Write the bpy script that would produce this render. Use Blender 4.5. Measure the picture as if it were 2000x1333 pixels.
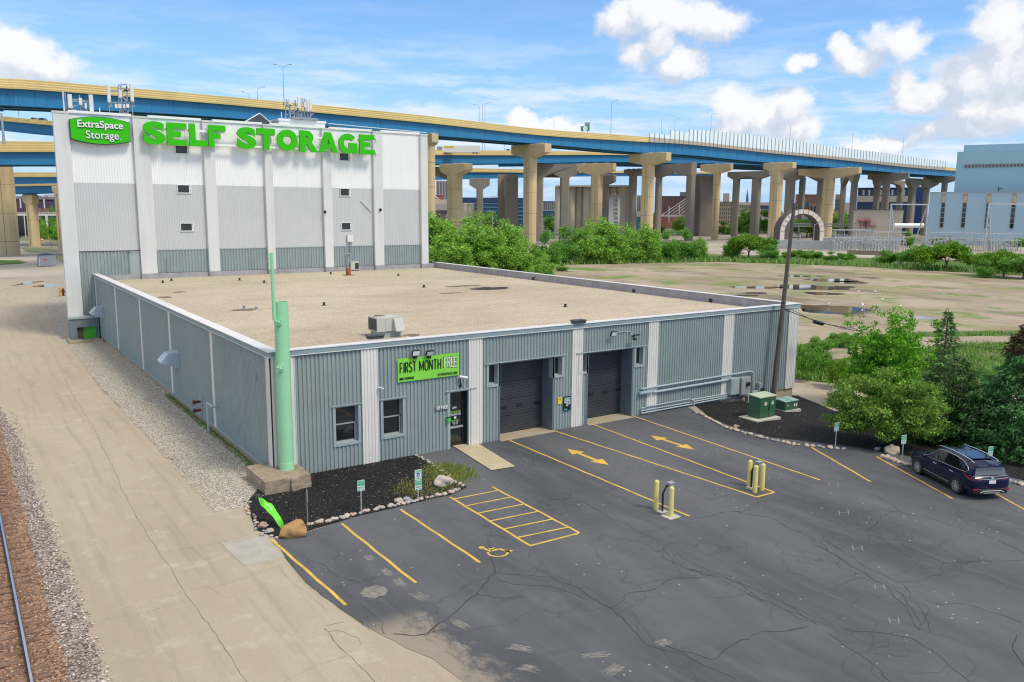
import bpy, bmesh, math, random
import numpy as np
from math import pi, sin, cos, radians, hypot, sqrt, atan2, floor
from mathutils import Vector, Matrix, noise

S = bpy.context.scene
for o in list(bpy.data.objects): bpy.data.objects.remove(o)
random.seed(7); rng = np.random.default_rng(7)

# ------------------------------------------------------------------ camera
CAM = Vector((-11.6478, -36.2239, 12.3652)); YAW, PITCH, ROLL, FOC = 0.6000, 0.1580, 0.0067, 1614.5
CAMP = (-11.6478, -36.2239, 12.3652)
CAM = Vector((-11.6478, -36.2239, 12.3652)); YAW, PITCH, ROLL, FOC = 0.600004, 0.158030, 0.006731, 1614.53
FW = Vector((sin(YAW)*cos(PITCH), cos(YAW)*cos(PITCH), -sin(PITCH)))
RT = Vector((cos(YAW), -sin(YAW), 0)); UPV = RT.cross(FW)
RT, UPV = RT*cos(ROLL)+UPV*sin(ROLL), UPV*cos(ROLL)-RT*sin(ROLL)
cd = bpy.data.cameras.new('camera'); cam = bpy.data.objects.new('camera', cd); S.collection.objects.link(cam)
M3 = Matrix((RT, UPV, -FW)).transposed()
cam.matrix_world = Matrix.Translation(CAM) @ M3.to_4x4()
cd.sensor_width = 36; cd.lens = FOC/2000*36; cd.clip_start = 0.3; cd.clip_end = 12000
S.camera = cam
FH = Vector((sin(YAW), cos(YAW), 0))

# ------------------------------------------------------------------ light
SUN_AZ, SUN_EL = radians(157), radians(54)        # azimuth clockwise from +Y
w = bpy.data.worlds.new('World'); S.world = w; w.use_nodes = True
NT = w.node_tree; N = NT.nodes; Lk = NT.links; N.clear()
def ray(px, py): return FW + RT*((px-1000)/FOC) - UPV*((py-666.5)/FOC)
def azel(px, py):
    d = ray(px, py).normalized(); return atan2(d.x, d.y), math.asin(d.z)
out = N.new('ShaderNodeOutputWorld'); bg = N.new('ShaderNodeBackground'); Lk.new(bg.outputs[0], out.inputs[0])
sky = N.new('ShaderNodeTexSky'); sky.sky_type = 'NISHITA'; sky.sun_disc = False
sky.sun_elevation = SUN_EL; sky.sun_rotation = SUN_AZ; sky.air_density = 1.0; sky.dust_density = 0.6; sky.ozone_density = 2.0
bg.inputs[1].default_value = 0.12
def mth(op, a, b=None, c=None, clamp=False):
    n = N.new('ShaderNodeMath'); n.operation = op; n.use_clamp = clamp
    for i, x in enumerate((a, b, c)):
        if x is None: continue
        if isinstance(x, (int, float)): n.inputs[i].default_value = x
        else: Lk.new(x, n.inputs[i])
    return n.outputs[0]
def vmth(op, a, b):
    n = N.new('ShaderNodeVectorMath'); n.operation = op
    for i, x in enumerate((a, b)):
        if isinstance(x, tuple): n.inputs[i].default_value = x
        elif x is not None: Lk.new(x, n.inputs[i])
    return n.outputs['Value'] if op == 'LENGTH' else n.outputs[0]
def smooth(x, lo, hi):
    n = N.new('ShaderNodeMapRange'); n.interpolation_type = 'SMOOTHSTEP'; Lk.new(x, n.inputs[0])
    n.inputs[1].default_value = lo; n.inputs[2].default_value = hi; return n.outputs[0]
tc = N.new('ShaderNodeTexCoord'); sp = N.new('ShaderNodeSeparateXYZ'); Lk.new(tc.outputs['Generated'], sp.inputs[0])
az = mth('ARCTAN2', sp.outputs[0], sp.outputs[1]); el = mth('ARCSINE', sp.outputs[2])
cb = N.new('ShaderNodeCombineXYZ'); Lk.new(az, cb.inputs[0]); Lk.new(el, cb.inputs[1])
def nz(vec, scale, detail=6, rough=.55, color=False):
    n = N.new('ShaderNodeTexNoise'); n.inputs['Scale'].default_value = scale; n.inputs['Detail'].default_value = detail
    n.inputs['Roughness'].default_value = rough; Lk.new(vec, n.inputs['Vector']); return n.outputs['Color' if color else 'Fac']
# cumulus clouds: (px, py, rx, ry) of the lumps in the photograph, turned into sky directions
BL = [(20,120,70,55),(80,125,60,40),(35,92,55,38),(-60,110,80,70),(1215,40,50,45),(1270,20,70,55),(1330,35,75,45),(1400,45,62,42),(1250,110,40,36),(1330,130,48,42),(1290,75,40,40),
      (1425,208,42,40),(1480,225,60,42),(1545,205,34,42),(1550,255,50,40),(1440,250,55,30),(1650,105,30,34),(1750,85,50,48),(1680,125,40,28),
      (1765,165,34,38),(1820,180,60,34),(1890,150,60,45),(1960,60,60,85),(2010,130,110,120),(1900,215,60,40),(1985,210,90,60),(1700,283,50,24),(1750,278,40,22),(1790,205,50,20),
      (1015,235,45,24),(1090,250,60,22),(1860,255,90,28),(1560,120,26,20)]
def field(vec):
    cur = None
    for (x, y, rx, ry) in BL:
        a, e = azel(x, y); k = FOC
        n = vmth('MULTIPLY', vmth('SUBTRACT', vec, (a, e, 0)), (k/rx*.84, k/ry, 0))
        l = vmth('LENGTH', n, None); cur = l if cur is None else mth('SMOOTH_MIN', cur, l, .25)
    return cur
dist = vmth('MULTIPLY', vmth('SUBTRACT', nz(cb.outputs[0], 26, 5, .6, True), (.5, .5, .5)), (.045, .034, 0))
pv = vmth('ADD', cb.outputs[0], dist)
f0 = field(pv); f1 = field(vmth('ADD', pv, (.012, .022, 0)))
fb = nz(vmth('MULTIPLY', cb.outputs[0], (1, 1.25, 1)), 30, 8, .6)
d0 = mth('ADD', mth('SUBTRACT', 1.0, f0), mth('MULTIPLY', mth('SUBTRACT', fb, .5), 1.15))
mask = smooth(d0, -.02, .52)
shade = smooth(mth('ADD', mth('MULTIPLY', mth('SUBTRACT', f1, f0), .55), mth('MULTIPLY', mth('SUBTRACT', nz(pv, 20, 7, .62), .5), 1.9)), -.25, .36)
# thin high cloud, drawn out along the horizon
ci = nz(vmth('MULTIPLY', vmth('ADD', cb.outputs[0], vmth('MULTIPLY', dist, (.4, .4, 0))), (1, 6.5, 1)), 6.5, 8, .62)
band = mth('MULTIPLY', smooth(el, -.02, .05), mth('SUBTRACT', 1.0, smooth(el, .09, .22)))
cim = mth('MULTIPLY', smooth(ci, .40, .68), mth('ADD', mth('MULTIPLY', band, .85), .10))
def mixc(fac, a, b):
    n = N.new('ShaderNodeMix'); n.data_type = 'RGBA'
    if isinstance(fac, float): n.inputs[0].default_value = fac
    else: Lk.new(fac, n.inputs[0])
    for i, x in ((6, a), (7, b)):
        if isinstance(x, tuple): n.inputs[i].default_value = x+(1,)
        else: Lk.new(x, n.inputs[i])
    return n.outputs[2]
CW = 6.7
tint = vmth('MULTIPLY', sky.outputs[0], (.80, 1.07, 1.34))
lowhaze = mth('MULTIPLY', mth('SUBTRACT', 1.0, smooth(el, .0, .22)), .80)
base = mixc(lowhaze, tint, (CW*.45, CW*.69, CW*1.04))
withci = mixc(cim, base, (CW*.90, CW*.98, CW*1.10))
ccol = mixc(shade, (CW*.66, CW*.73, CW*.86), (CW*1.04, CW*1.04, CW*1.06))
fin0 = mixc(mth('MULTIPLY', mask, .96), withci, ccol)
# unseen broken cloud, added overhead and behind to neutralise the blue ambient light
high = mth('MULTIPLY', smooth(el, .30, .55), smooth(nz(tc.outputs['Generated'], 2.2, 6, .6), .34, .50))
fin = mixc(mth('MULTIPLY', high, .92), fin0, (CW*.98, CW*.98, CW*.98))
Lk.new(fin, bg.inputs[0])

sl = bpy.data.lights.new('sun', 'SUN'); sl.energy = 2.1; sl.angle = radians(14); sl.color = (1, .92, .78)
so = bpy.data.objects.new('sun', sl); S.collection.objects.link(so)
sd = Vector((sin(SUN_AZ)*cos(SUN_EL), cos(SUN_AZ)*cos(SUN_EL), sin(SUN_EL)))
so.rotation_euler = sd.to_track_quat('Z', 'Y').to_euler(); so.location = (20, -60, 60)
S.view_settings.view_transform = 'Standard'; S.view_settings.look = 'None'; S.view_settings.exposure = 0.24; S.view_settings.gamma = 1; S.cycles.filter_width = 1.15

# ------------------------------------------------------------------ helpers
def sm(t): t = max(0., min(1., t)); return t*t*(3-2*t)
def zg(x, y=0):
    "height of the ground: level at the lot, falling away east of the building"
    return -.8*sm((x-27)/10) - .2*sm((x-38)/6)
def G(px, py, z=0.):                     # ground point seen at a photo pixel
    d = ray(px, py); t = (z-CAM.z)/d.z; return CAM+d*t
def GG(px, py):                          # same on the falling ground
    z = 0.
    for _ in range(8): p = G(px, py, z); z = zg(p.x, p.y)
    return p
def YP(px, py, Y=0.): d = ray(px, py); return CAM+d*((Y-CAM.y)/d.y)
def XP(px, py, X=0.): d = ray(px, py); return CAM+d*((X-CAM.x)/d.x)
def DP(px, py, dist):                    # point at a horizontal forward distance
    d = ray(px, py); return CAM+d*(dist/d.dot(FH))

MATS = {}
def mat(name, col, rough=.7, metal=0., var=.12, vscale=1.2, bump=0., bscale=30., dirt=0., dcol=(.12,.10,.08), dscale=.35, streak=False, fine=0., fscale=20., spec=.5, tone=False, coat=0., trans=0.):
    if name in MATS: return MATS[name]
    m = bpy.data.materials.new(name); m.use_nodes = True; nt = m.node_tree; nd = nt.nodes; lk = nt.links
    b = nd['Principled BSDF']; b.inputs['Roughness'].default_value = rough; b.inputs['Metallic'].default_value = metal
    b.inputs['Specular IOR Level'].default_value = spec
    if coat: b.inputs['Coat Weight'].default_value = coat; b.inputs['Coat Roughness'].default_value = .05
    g = nd.new('ShaderNodeNewGeometry'); pos = g.outputs['Position']
    def noi(scale, detail=4, vec=pos, r=.6):
        n = nd.new('ShaderNodeTexNoise'); n.inputs['Scale'].default_value = scale; n.inputs['Detail'].default_value = detail
        n.inputs['Roughness'].default_value = r; lk.new(vec, n.inputs['Vector']); return n.outputs['Fac']
    def mr(x, a, bb, c, d):
        n = nd.new('ShaderNodeMapRange'); lk.new(x, n.inputs[0])
        for i, q in zip((1,2,3,4), (a,bb,c,d)): n.inputs[i].default_value = q
        return n.outputs[0]
    def mx(fac, a, bb, mode='MIX'):
        n = nd.new('ShaderNodeMix'); n.data_type = 'RGBA'; n.blend_type = mode
        if isinstance(fac, float): n.inputs[0].default_value = fac
        else: lk.new(fac, n.inputs[0])
        for i, q in ((6, a), (7, bb)):
            if isinstance(q, tuple): n.inputs[i].default_value = q+(1,)
            else: lk.new(q, n.inputs[i])
        return n.outputs[2]
    col = tuple(col); c = col
    if var:
        c = mx(mr(noi(vscale), .3, .7, 0, 1), tuple(v*(1-var) for v in col), tuple(min(1, v*(1+var)) for v in col))
    if fine:
        c = mx(mr(noi(fscale, 3, r=.75), .32, .68, 0, 1), mx(1., c, (1-fine,)*3, 'MULTIPLY'), mx(1., c, (1+fine,)*3, 'MULTIPLY')) if False else mx(1., c, mx(mr(noi(fscale, 3, r=.75), .32, .68, 0, 1), (1-fine,)*3, (1+fine,)*3), 'MULTIPLY')
    if dirt:
        vec = pos
        if streak:
            vm = nd.new('ShaderNodeVectorMath'); vm.operation = 'MULTIPLY'; lk.new(pos, vm.inputs[0]); vm.inputs[1].default_value = (3, 3, .22); vec = vm.outputs[0]
        c = mx(mr(noi(dscale, 7, vec, .68), .48, .74, 0, dirt), c, dcol)
    if tone:
        a = nd.new('ShaderNodeAttribute'); a.attribute_name = 'tone'
        cr = nd.new('ShaderNodeMix'); cr.data_type = 'RGBA'; cr.blend_type = 'MULTIPLY'; cr.inputs[0].default_value = 1.
        if isinstance(c, tuple): cr.inputs[6].default_value = c+(1,)
        else: lk.new(c, cr.inputs[6])
        lk.new(a.outputs['Color'], cr.inputs[7]); c = cr.outputs[2]
    if isinstance(c, tuple): b.inputs['Base Color'].default_value = c+(1,)
    else: lk.new(c, b.inputs['Base Color'])
    if bump:
        bn = nd.new('ShaderNodeBump'); bn.inputs['Strength'].default_value = bump; bn.inputs['Distance'].default_value = .02
        lk.new(noi(bscale, 5, r=.7), bn.inputs['Height']); lk.new(bn.outputs[0], b.inputs['Normal'])
    if trans:
        b.inputs['Transmission Weight'].default_value = trans
    MATS[name] = m; return m

class MB:
    def __init__(s): s.v = []; s.f = []; s.ton = []
    def add(s, vs, fs, t=None):
        n = len(s.v); s.v += [tuple(a) for a in vs]; s.f += [tuple(i+n for i in f) for f in fs]
        if t is not None: s.ton += [t]*len(fs)
        return s
    def box(s, x0, y0, z0, x1, y1, z1):
        if x1 < x0: x0, x1 = x1, x0
        if y1 < y0: y0, y1 = y1, y0
        if z1 < z0: z0, z1 = z1, z0
        return s.add([(x0,y0,z0),(x1,y0,z0),(x1,y1,z0),(x0,y1,z0),(x0,y0,z1),(x1,y0,z1),(x1,y1,z1),(x0,y1,z1)],
                     [(3,2,1,0),(4,5,6,7),(0,1,5,4),(1,2,6,5),(2,3,7,6),(3,0,4,7)])
    def obox(s, c, a, b, cc):
        c, a, b, cc = map(Vector, (c, a, b, cc)); q = []
        for k in (-1, 1):
            for (i, j) in ((-1,-1),(1,-1),(1,1),(-1,1)): q.append(c+a*i+b*j+cc*k)
        return s.add(q, [(3,2,1,0),(4,5,6,7),(0,1,5,4),(1,2,6,5),(2,3,7,6),(3,0,4,7)])
    def bar(s, p, q, w, h=None, up=(0,0,1)):
        p, q = Vector(p), Vector(q); d = q-p; L = d.length
        if L < 1e-6: return s
        d /= L; u = Vector(up)
        if abs(d.dot(u)) > .95: u = Vector((1,0,0))
        a = d.cross(u).normalized(); b = a.cross(d).normalized(); h = h or w
        return s.obox((p+q)/2, a*w/2, b*h/2, d*L/2)
    def tube(s, p, q, r0, r1=None, n=10, cap=True):
        p, q = Vector(p), Vector(q); r1 = r0 if r1 is None else r1; d = (q-p).normalized()
        u = Vector((0,0,1)) if abs(d.z) < .9 else Vector((1,0,0)); a = d.cross(u).normalized(); b = d.cross(a)
        vs = []
        for (c, r) in ((p, r0), (q, r1)):
            for i in range(n): t = 2*pi*i/n; vs.append(c+a*cos(t)*r+b*sin(t)*r)
        fs = [(i+n, (i+1)%n+n, (i+1)%n, i) for i in range(n)]
        if cap: fs += [tuple(range(n)), tuple(range(2*n-1, n-1, -1))]
        return s.add(vs, fs)
    def path(s, pts, r, n=8):
        for a, b in zip(pts, pts[1:]): s.tube(a, b, r, r, n)
        for a in pts[1:-1]: s.ball(a, r*1.02, n, 5)
        return s
    def ball(s, c, r, n=10, m=7, sq=(1,1,1), wob=0., seed=0):
        c = Vector(c); vs = []; fs = []
        for j in range(m+1):
            ph = pi*j/m
            for i in range(n):
                t = 2*pi*i/n; d = Vector((sin(ph)*cos(t), sin(ph)*sin(t), cos(ph)))
                k = 1 + (wob*noise.noise(d*1.3+Vector((seed*3.1, seed*1.7, seed))) if wob else 0)
                vs.append(c+Vector((d.x*sq[0], d.y*sq[1], d.z*sq[2]))*r*k)
        for j in range(m):
            for i in range(n): fs.append((j*n+i, (j+1)*n+i, (j+1)*n+(i+1)%n, j*n+(i+1)%n))
        return s.add(vs, fs)
    def lathe(s, prof, c, n=16):
        c = Vector(c); vs = []; fs = []
        for (r, z) in prof:
            for i in range(n): t = 2*pi*i/n; vs.append(c+Vector((r*cos(t), r*sin(t), z)))
        for j in range(len(prof)-1):
            for i in range(n): fs.append((j*n+i, j*n+(i+1)%n, (j+1)*n+(i+1)%n, (j+1)*n+i))
        return s.add(vs, fs)
    def prism(s, pts, o, u, v, w):
        "polygon pts (a,b) in frame o,u,v pushed along w"
        o, u, v, w = map(Vector, (o, u, v, w)); n = len(pts)
        A = [o+u*a+v*b for a, b in pts]; B = [p+w for p in A]
        return s.add(A+B, [tuple(range(n)), tuple(range(2*n-1, n-1, -1))]+[(i+n, (i+1)%n+n, (i+1)%n, i) for i in range(n)])
    def quad(s, a, b, c, d): return s.add([a,b,c,d], [(0,1,2,3)])
    def corr(s, P, u, nrm, a0, a1, z0, z1, per=.2, dep=.05, z1b=None):
        "ribbed sheet metal between a0 and a1 along u"
        P, u, nrm = Vector(P), Vector(u), Vector(nrm); prof = []; z1b = z1 if z1b is None else z1b
        k = floor(a0/per)-1
        raw = []
        while k*per < a1+per:
            b = k*per; raw += [(b, 0), (b+per*.16, dep), (b+per*.60, dep), (b+per*.76, 0)]; k += 1
        def at(t):
            for (x0, d0), (x1, d1) in zip(raw, raw[1:]):
                if x0 <= t <= x1: return d0+(d1-d0)*(t-x0)/(x1-x0)
            return 0
        prof = [(a0, at(a0))]+[q for q in raw if a0 < q[0] < a1]+[(a1, at(a1))]
        vs = []
        for (t, d) in prof:
            q = P+u*t+nrm*d; vs += [(q.x, q.y, z0), (q.x, q.y, z1+(z1b-z1)*(t-a0)/max(1e-6, a1-a0))]
        fs = [(2*i, 2*i+2, 2*i+3, 2*i+1) for i in range(len(prof)-1)]
        return s.add(vs, fs)
    def build(s, name, m, parent=None, smooth=None, local=False, bevel=0):
        me = bpy.data.meshes.new(name); vs = s.v
        if parent is not None and not local:
            mi = parent.matrix_world_ if hasattr(parent, 'matrix_world_') else WM[parent.name].inverted()
            A = np.array(mi)[:3]; V = np.array(vs, float); V = V@A[:, :3].T+A[:, 3]; vs = V.tolist()
        me.from_pydata(vs, [], s.f); me.materials.append(m)
        if s.ton and len(s.ton) == len(s.f):
            a = me.attributes.new('tone', 'FLOAT_COLOR', 'FACE'); arr = np.ones((len(s.f), 4)); arr[:, :3] = np.array(s.ton).reshape(len(s.f), -1)
            a.data.foreach_set('color', arr.ravel())
        if smooth:
            me.shade_smooth(); me.set_sharp_from_angle(angle=radians(smooth))
        me.update()
        o = bpy.data.objects.new(name, me); S.collection.objects.link(o)
        WM[o.name] = Matrix.Identity(4)
        if parent is not None: o.parent = parent; WM[o.name] = WM[parent.name].copy()
        if bevel:
            bm_ = o.modifiers.new('bevel', 'BEVEL'); bm_.width = bevel; bm_.segments = 2; bm_.limit_method = 'ANGLE'
        return o
WM = {}
def thing(name, label, cat, loc=(0,0,0), rz=0., group=None):
    o = bpy.data.objects.new(name, None); S.collection.objects.link(o); o.location = loc; o.rotation_euler = (0,0,rz)
    o.empty_display_size = .2; o['label'] = label; o['category'] = cat
    if group: o['group'] = group
    WM[o.name] = Matrix.Translation(Vector(loc)) @ Matrix.Rotation(rz, 4, 'Z'); return o
def tag(o, label, cat, group=None):
    o['label'] = label; o['category'] = cat
    if group: o['group'] = group
    return o
def struct(o, kind='structure'): o['kind'] = kind; return o
def dup(root, loc, rz=None, label=None, group=None, scale=None):
    r = root.copy(); S.collection.objects.link(r); r.location = loc
    if rz is not None: r.rotation_euler = (0, 0, rz)
    if scale: r.scale = scale if isinstance(scale, tuple) else (scale,)*3
    if label: r['label'] = label
    if group: r['group'] = group
    for ch in root.children:
        c = ch.copy(); S.collection.objects.link(c); c.parent = r
        for g in ch.children: d = g.copy(); S.collection.objects.link(d); d.parent = c
    return r
def textmb(txt, x0, x1, z0, z1, P, u, v, nrm, depth=.02, bold=0., space=1.0, res=3):
    "lettering fitted into a box (x0..x1 along u, z0..z1 along v) on the plane through P"
    cu = bpy.data.curves.new('t', 'FONT'); cu.body = txt; cu.offset = bold; cu.space_character = space; cu.resolution_u = res
    cu.extrude = .1; o = bpy.data.objects.new('t', cu); S.collection.objects.link(o)
    dg = bpy.context.evaluated_depsgraph_get(); dg.update(); me = bpy.data.meshes.new_from_object(o.evaluated_get(dg))
    V = np.array([tuple(q.co) for q in me.vertices]); F = [tuple(p.vertices) for p in me.polygons]
    bpy.data.objects.remove(o); bpy.data.curves.remove(cu); bpy.data.meshes.remove(me)
    mn, mxx = V.min(0), V.max(0); T = (V-mn)/(mxx-mn)
    P, u, v, nrm = map(Vector, (P, u, v, nrm)); m = MB()
    m.add([P+u*(x0+(x1-x0)*t[0])+v*(z0+(z1-z0)*t[1])+nrm*(depth*t[2]) for t in T], F); return m
def smoothline(pts, k=6):
    pts = [Vector(p) for p in pts]; out = []
    for i in range(len(pts)-1):
        p0 = pts[max(0, i-1)]; p1 = pts[i]; p2 = pts[i+1]; p3 = pts[min(len(pts)-1, i+2)]
        for j in range(k):
            t = j/k; out.append(.5*((2*p1)+(p2-p0)*t+(2*p0-5*p1+4*p2-p3)*t*t+(3*p1-p0-3*p2+p3)*t**3))
    out.append(pts[-1]); return out
def patch(name, pts, m, off, jit=0., step=.6, cut=True, kind='structure', flat=None):
    "flat sheet of ground with the outline pts, following the terrain"
    P = []
    n = len(pts)
    for i in range(n):
        a, b = Vector(pts[i][:2]+(0,) if len(pts[i]) == 2 else pts[i]), Vector(pts[(i+1)%n][:2]+(0,) if len(pts[(i+1)%n]) == 2 else pts[(i+1)%n])
        L = (b-a).length; k = max(1, int(L/step)) if jit else 1
        for j in range(k):
            q = a.lerp(b, j/k)
            if jit:
                nn = Vector((-(b-a).y, (b-a).x, 0)).normalized(); q = q+nn*jit*(noise.noise(q*.9)+.6*noise.noise(q*3.1)+.4*noise.noise(q*8.))
            P.append((q.x, q.y, 0))
    bm = bmesh.new(); bm.faces.new([bm.verts.new(p) for p in P])
    if cut:
        for x in [27,28,29,30,31,32,33,34,35,36,37,38,39,40,41,42,43,44]:
            bmesh.ops.bisect_plane(bm, geom=bm.verts[:]+bm.edges[:]+bm.faces[:], plane_co=(x,0,0), plane_no=(1,0,0))
    bmesh.ops.triangulate(bm, faces=bm.faces[:])
    for q in bm.verts: q.co.z = (zg(q.co.x) if flat is None else flat)+off
    bmesh.ops.recalc_face_normals(bm, faces=bm.faces[:])
    if sum(f.normal.z for f in bm.faces) < 0: bmesh.ops.reverse_faces(bm, faces=bm.faces[:])
    me = bpy.data.meshes.new(name); bm.to_mesh(me); bm.free(); me.materials.append(m)
    o = bpy.data.objects.new(name, me); S.collection.objects.link(o); WM[o.name] = Matrix.Identity(4)
    if kind: o['kind'] = kind
    return o
# ------------------------------------------------------------------ block lettering built from strokes
def arcp(cx, cy, rx, ry, a0, a1, n=10): return [(cx+rx*cos(radians(a0+(a1-a0)*i/n)), cy+ry*sin(radians(a0+(a1-a0)*i/n))) for i in range(n+1)]
GLY = {'I': [[(0,0),(0,1)]], 'L': [[(0,1),(0,0),(1,0)]], 'T': [[(0,1),(1,1)],[(.5,0),(.5,1)]], 'E': [[(1,1),(0,1),(0,0),(1,0)],[(0,.5),(.88,.5)]], 'F': [[(1,1),(0,1),(0,0)],[(0,.5),(.85,.5)]],
 'H': [[(0,0),(0,1)],[(1,0),(1,1)],[(0,.5),(1,.5)]], 'N': [[(0,0),(0,1)],[(1,0),(1,1)],[(0,1),(1,0)]], 'M': [[(0,0),(0,1)],[(1,0),(1,1)],[(0,1),(.5,.2),(1,1)]], 'X': [[(0,0),(1,1)],[(0,1),(1,0)]], 'A': [[(0,0),(.5,1),(1,0)],[(.17,.3),(.83,.3)]],
 'S': [arcp(.5,.745,.5,.255,20,180,7)+arcp(.5,.745,.5,.22,190,240,3)+arcp(.5,.255,.5,.235,60,0,4)+arcp(.5,.255,.5,.255,-10,-160,7)],
 'O': [arcp(.5,.70,.5,.30,0,180,8)+arcp(.5,.30,.5,.30,180,360,8)+[(1,.70),(.99,.75)]], 'C': [arcp(.5,.72,.5,.28,5,180,8)+arcp(.5,.28,.5,.28,180,355,8)], 'G': [arcp(.5,.72,.5,.28,10,180,8)+arcp(.5,.28,.5,.28,180,350,8)+[(1,.47),(.55,.47)]],
 'R': [[(0,0),(0,1)],[(0,1),(.6,1)]+arcp(.6,.765,.4,.235,70,-70,6)+[(.6,.53),(0,.53)],[(.5,.53),(.95,0)]], 'P': [[(0,0),(0,1)],[(0,1),(.6,1)]+arcp(.6,.75,.4,.25,70,-70,6)+[(.6,.5),(0,.5)]],
 '8': [arcp(.5,.755,.44,.245,0,360,14),arcp(.5,.26,.5,.26,0,360,14)], '-': [[(0,.5),(1,.5)]], '.': [[(0,-.06),(0,.10)]]}
GW = {'I': .0, 'M': 1.35, '.': .0, '-': .5, ' ': .55, 'O': 1.05, 'G': 1.05, 'N': 1.05}
def strokeprism(s, pts, th, P, u, v, nrm, dep, off):
    pts = [Vector((a, b_)) for a, b_ in pts]; Lq, Rq = [], []; closed = (pts[0]-pts[-1]).length < 1e-4
    if closed: pts = pts[:-1]
    n = len(pts)
    for i in range(n):
        a = pts[i-1] if (i or closed) else None; c = pts[(i+1) % n] if (i < n-1 or closed) else None; p = pts[i]
        d0 = (p-a).normalized() if a is not None else None; d1 = (c-p).normalized() if c is not None else None
        d0 = d0 or d1; d1 = d1 or d0; n0 = Vector((-d0.y, d0.x)); n1 = Vector((-d1.y, d1.x)); m = (n0+n1); m = m.normalized() if m.length > 1e-3 else n0; k = th/2/max(.42, m.dot(n0)); Lq.append(p+m*k); Rq.append(p-m*k)
    if closed: Lq.append(Lq[0]); Rq.append(Rq[0])
    k = len(Lq)
    def W(q, d): return P+u*q.x+v*q.y+nrm*d
    V = [W(q, off+dep) for q in Lq]+[W(q, off+dep) for q in Rq]+[W(q, off) for q in Lq]+[W(q, off) for q in Rq]; F = []
    for i in range(k-1): F += [(i, i+1, k+i+1, k+i), (i, 2*k+i, 2*k+i+1, i+1), (k+i+1, 3*k+i+1, 3*k+i, k+i)]
    if not closed: F += [(0, k, 3*k, 2*k), (k-1, 3*k-1, 4*k-1, 2*k-1)]
    s.add(V, F)
def block(txt, x0, x1, z0, z1, P, u, v, nrm, th, dep=.01, gap=.9, slab=False):
    P, u, v, nrm = map(Vector, (P, u, v, nrm)); ws = [GW.get(c, 1.) for c in txt]; tot = x1-x0; g_ = th*(1+gap); fixed = g_*(len(txt)-1)+th; unit = (tot-fixed)/max(.001, sum(ws)); x = x0+th/2; out = []
    for c, w_ in zip(txt, ws):
        s = MB()
        for k, st in enumerate(GLY.get(c, [])): strokeprism(s, [(x+a*w_*unit, z0+th/2+b_*(z1-z0-th)) for a, b_ in st], th, P, u, v, nrm, dep+k*.0015, 0)
        out.append(s); x += w_*unit+g_
    return out
def joined(lst):
    m = MB()
    for s in lst: m.add(s.v, s.f)
    return m
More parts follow.
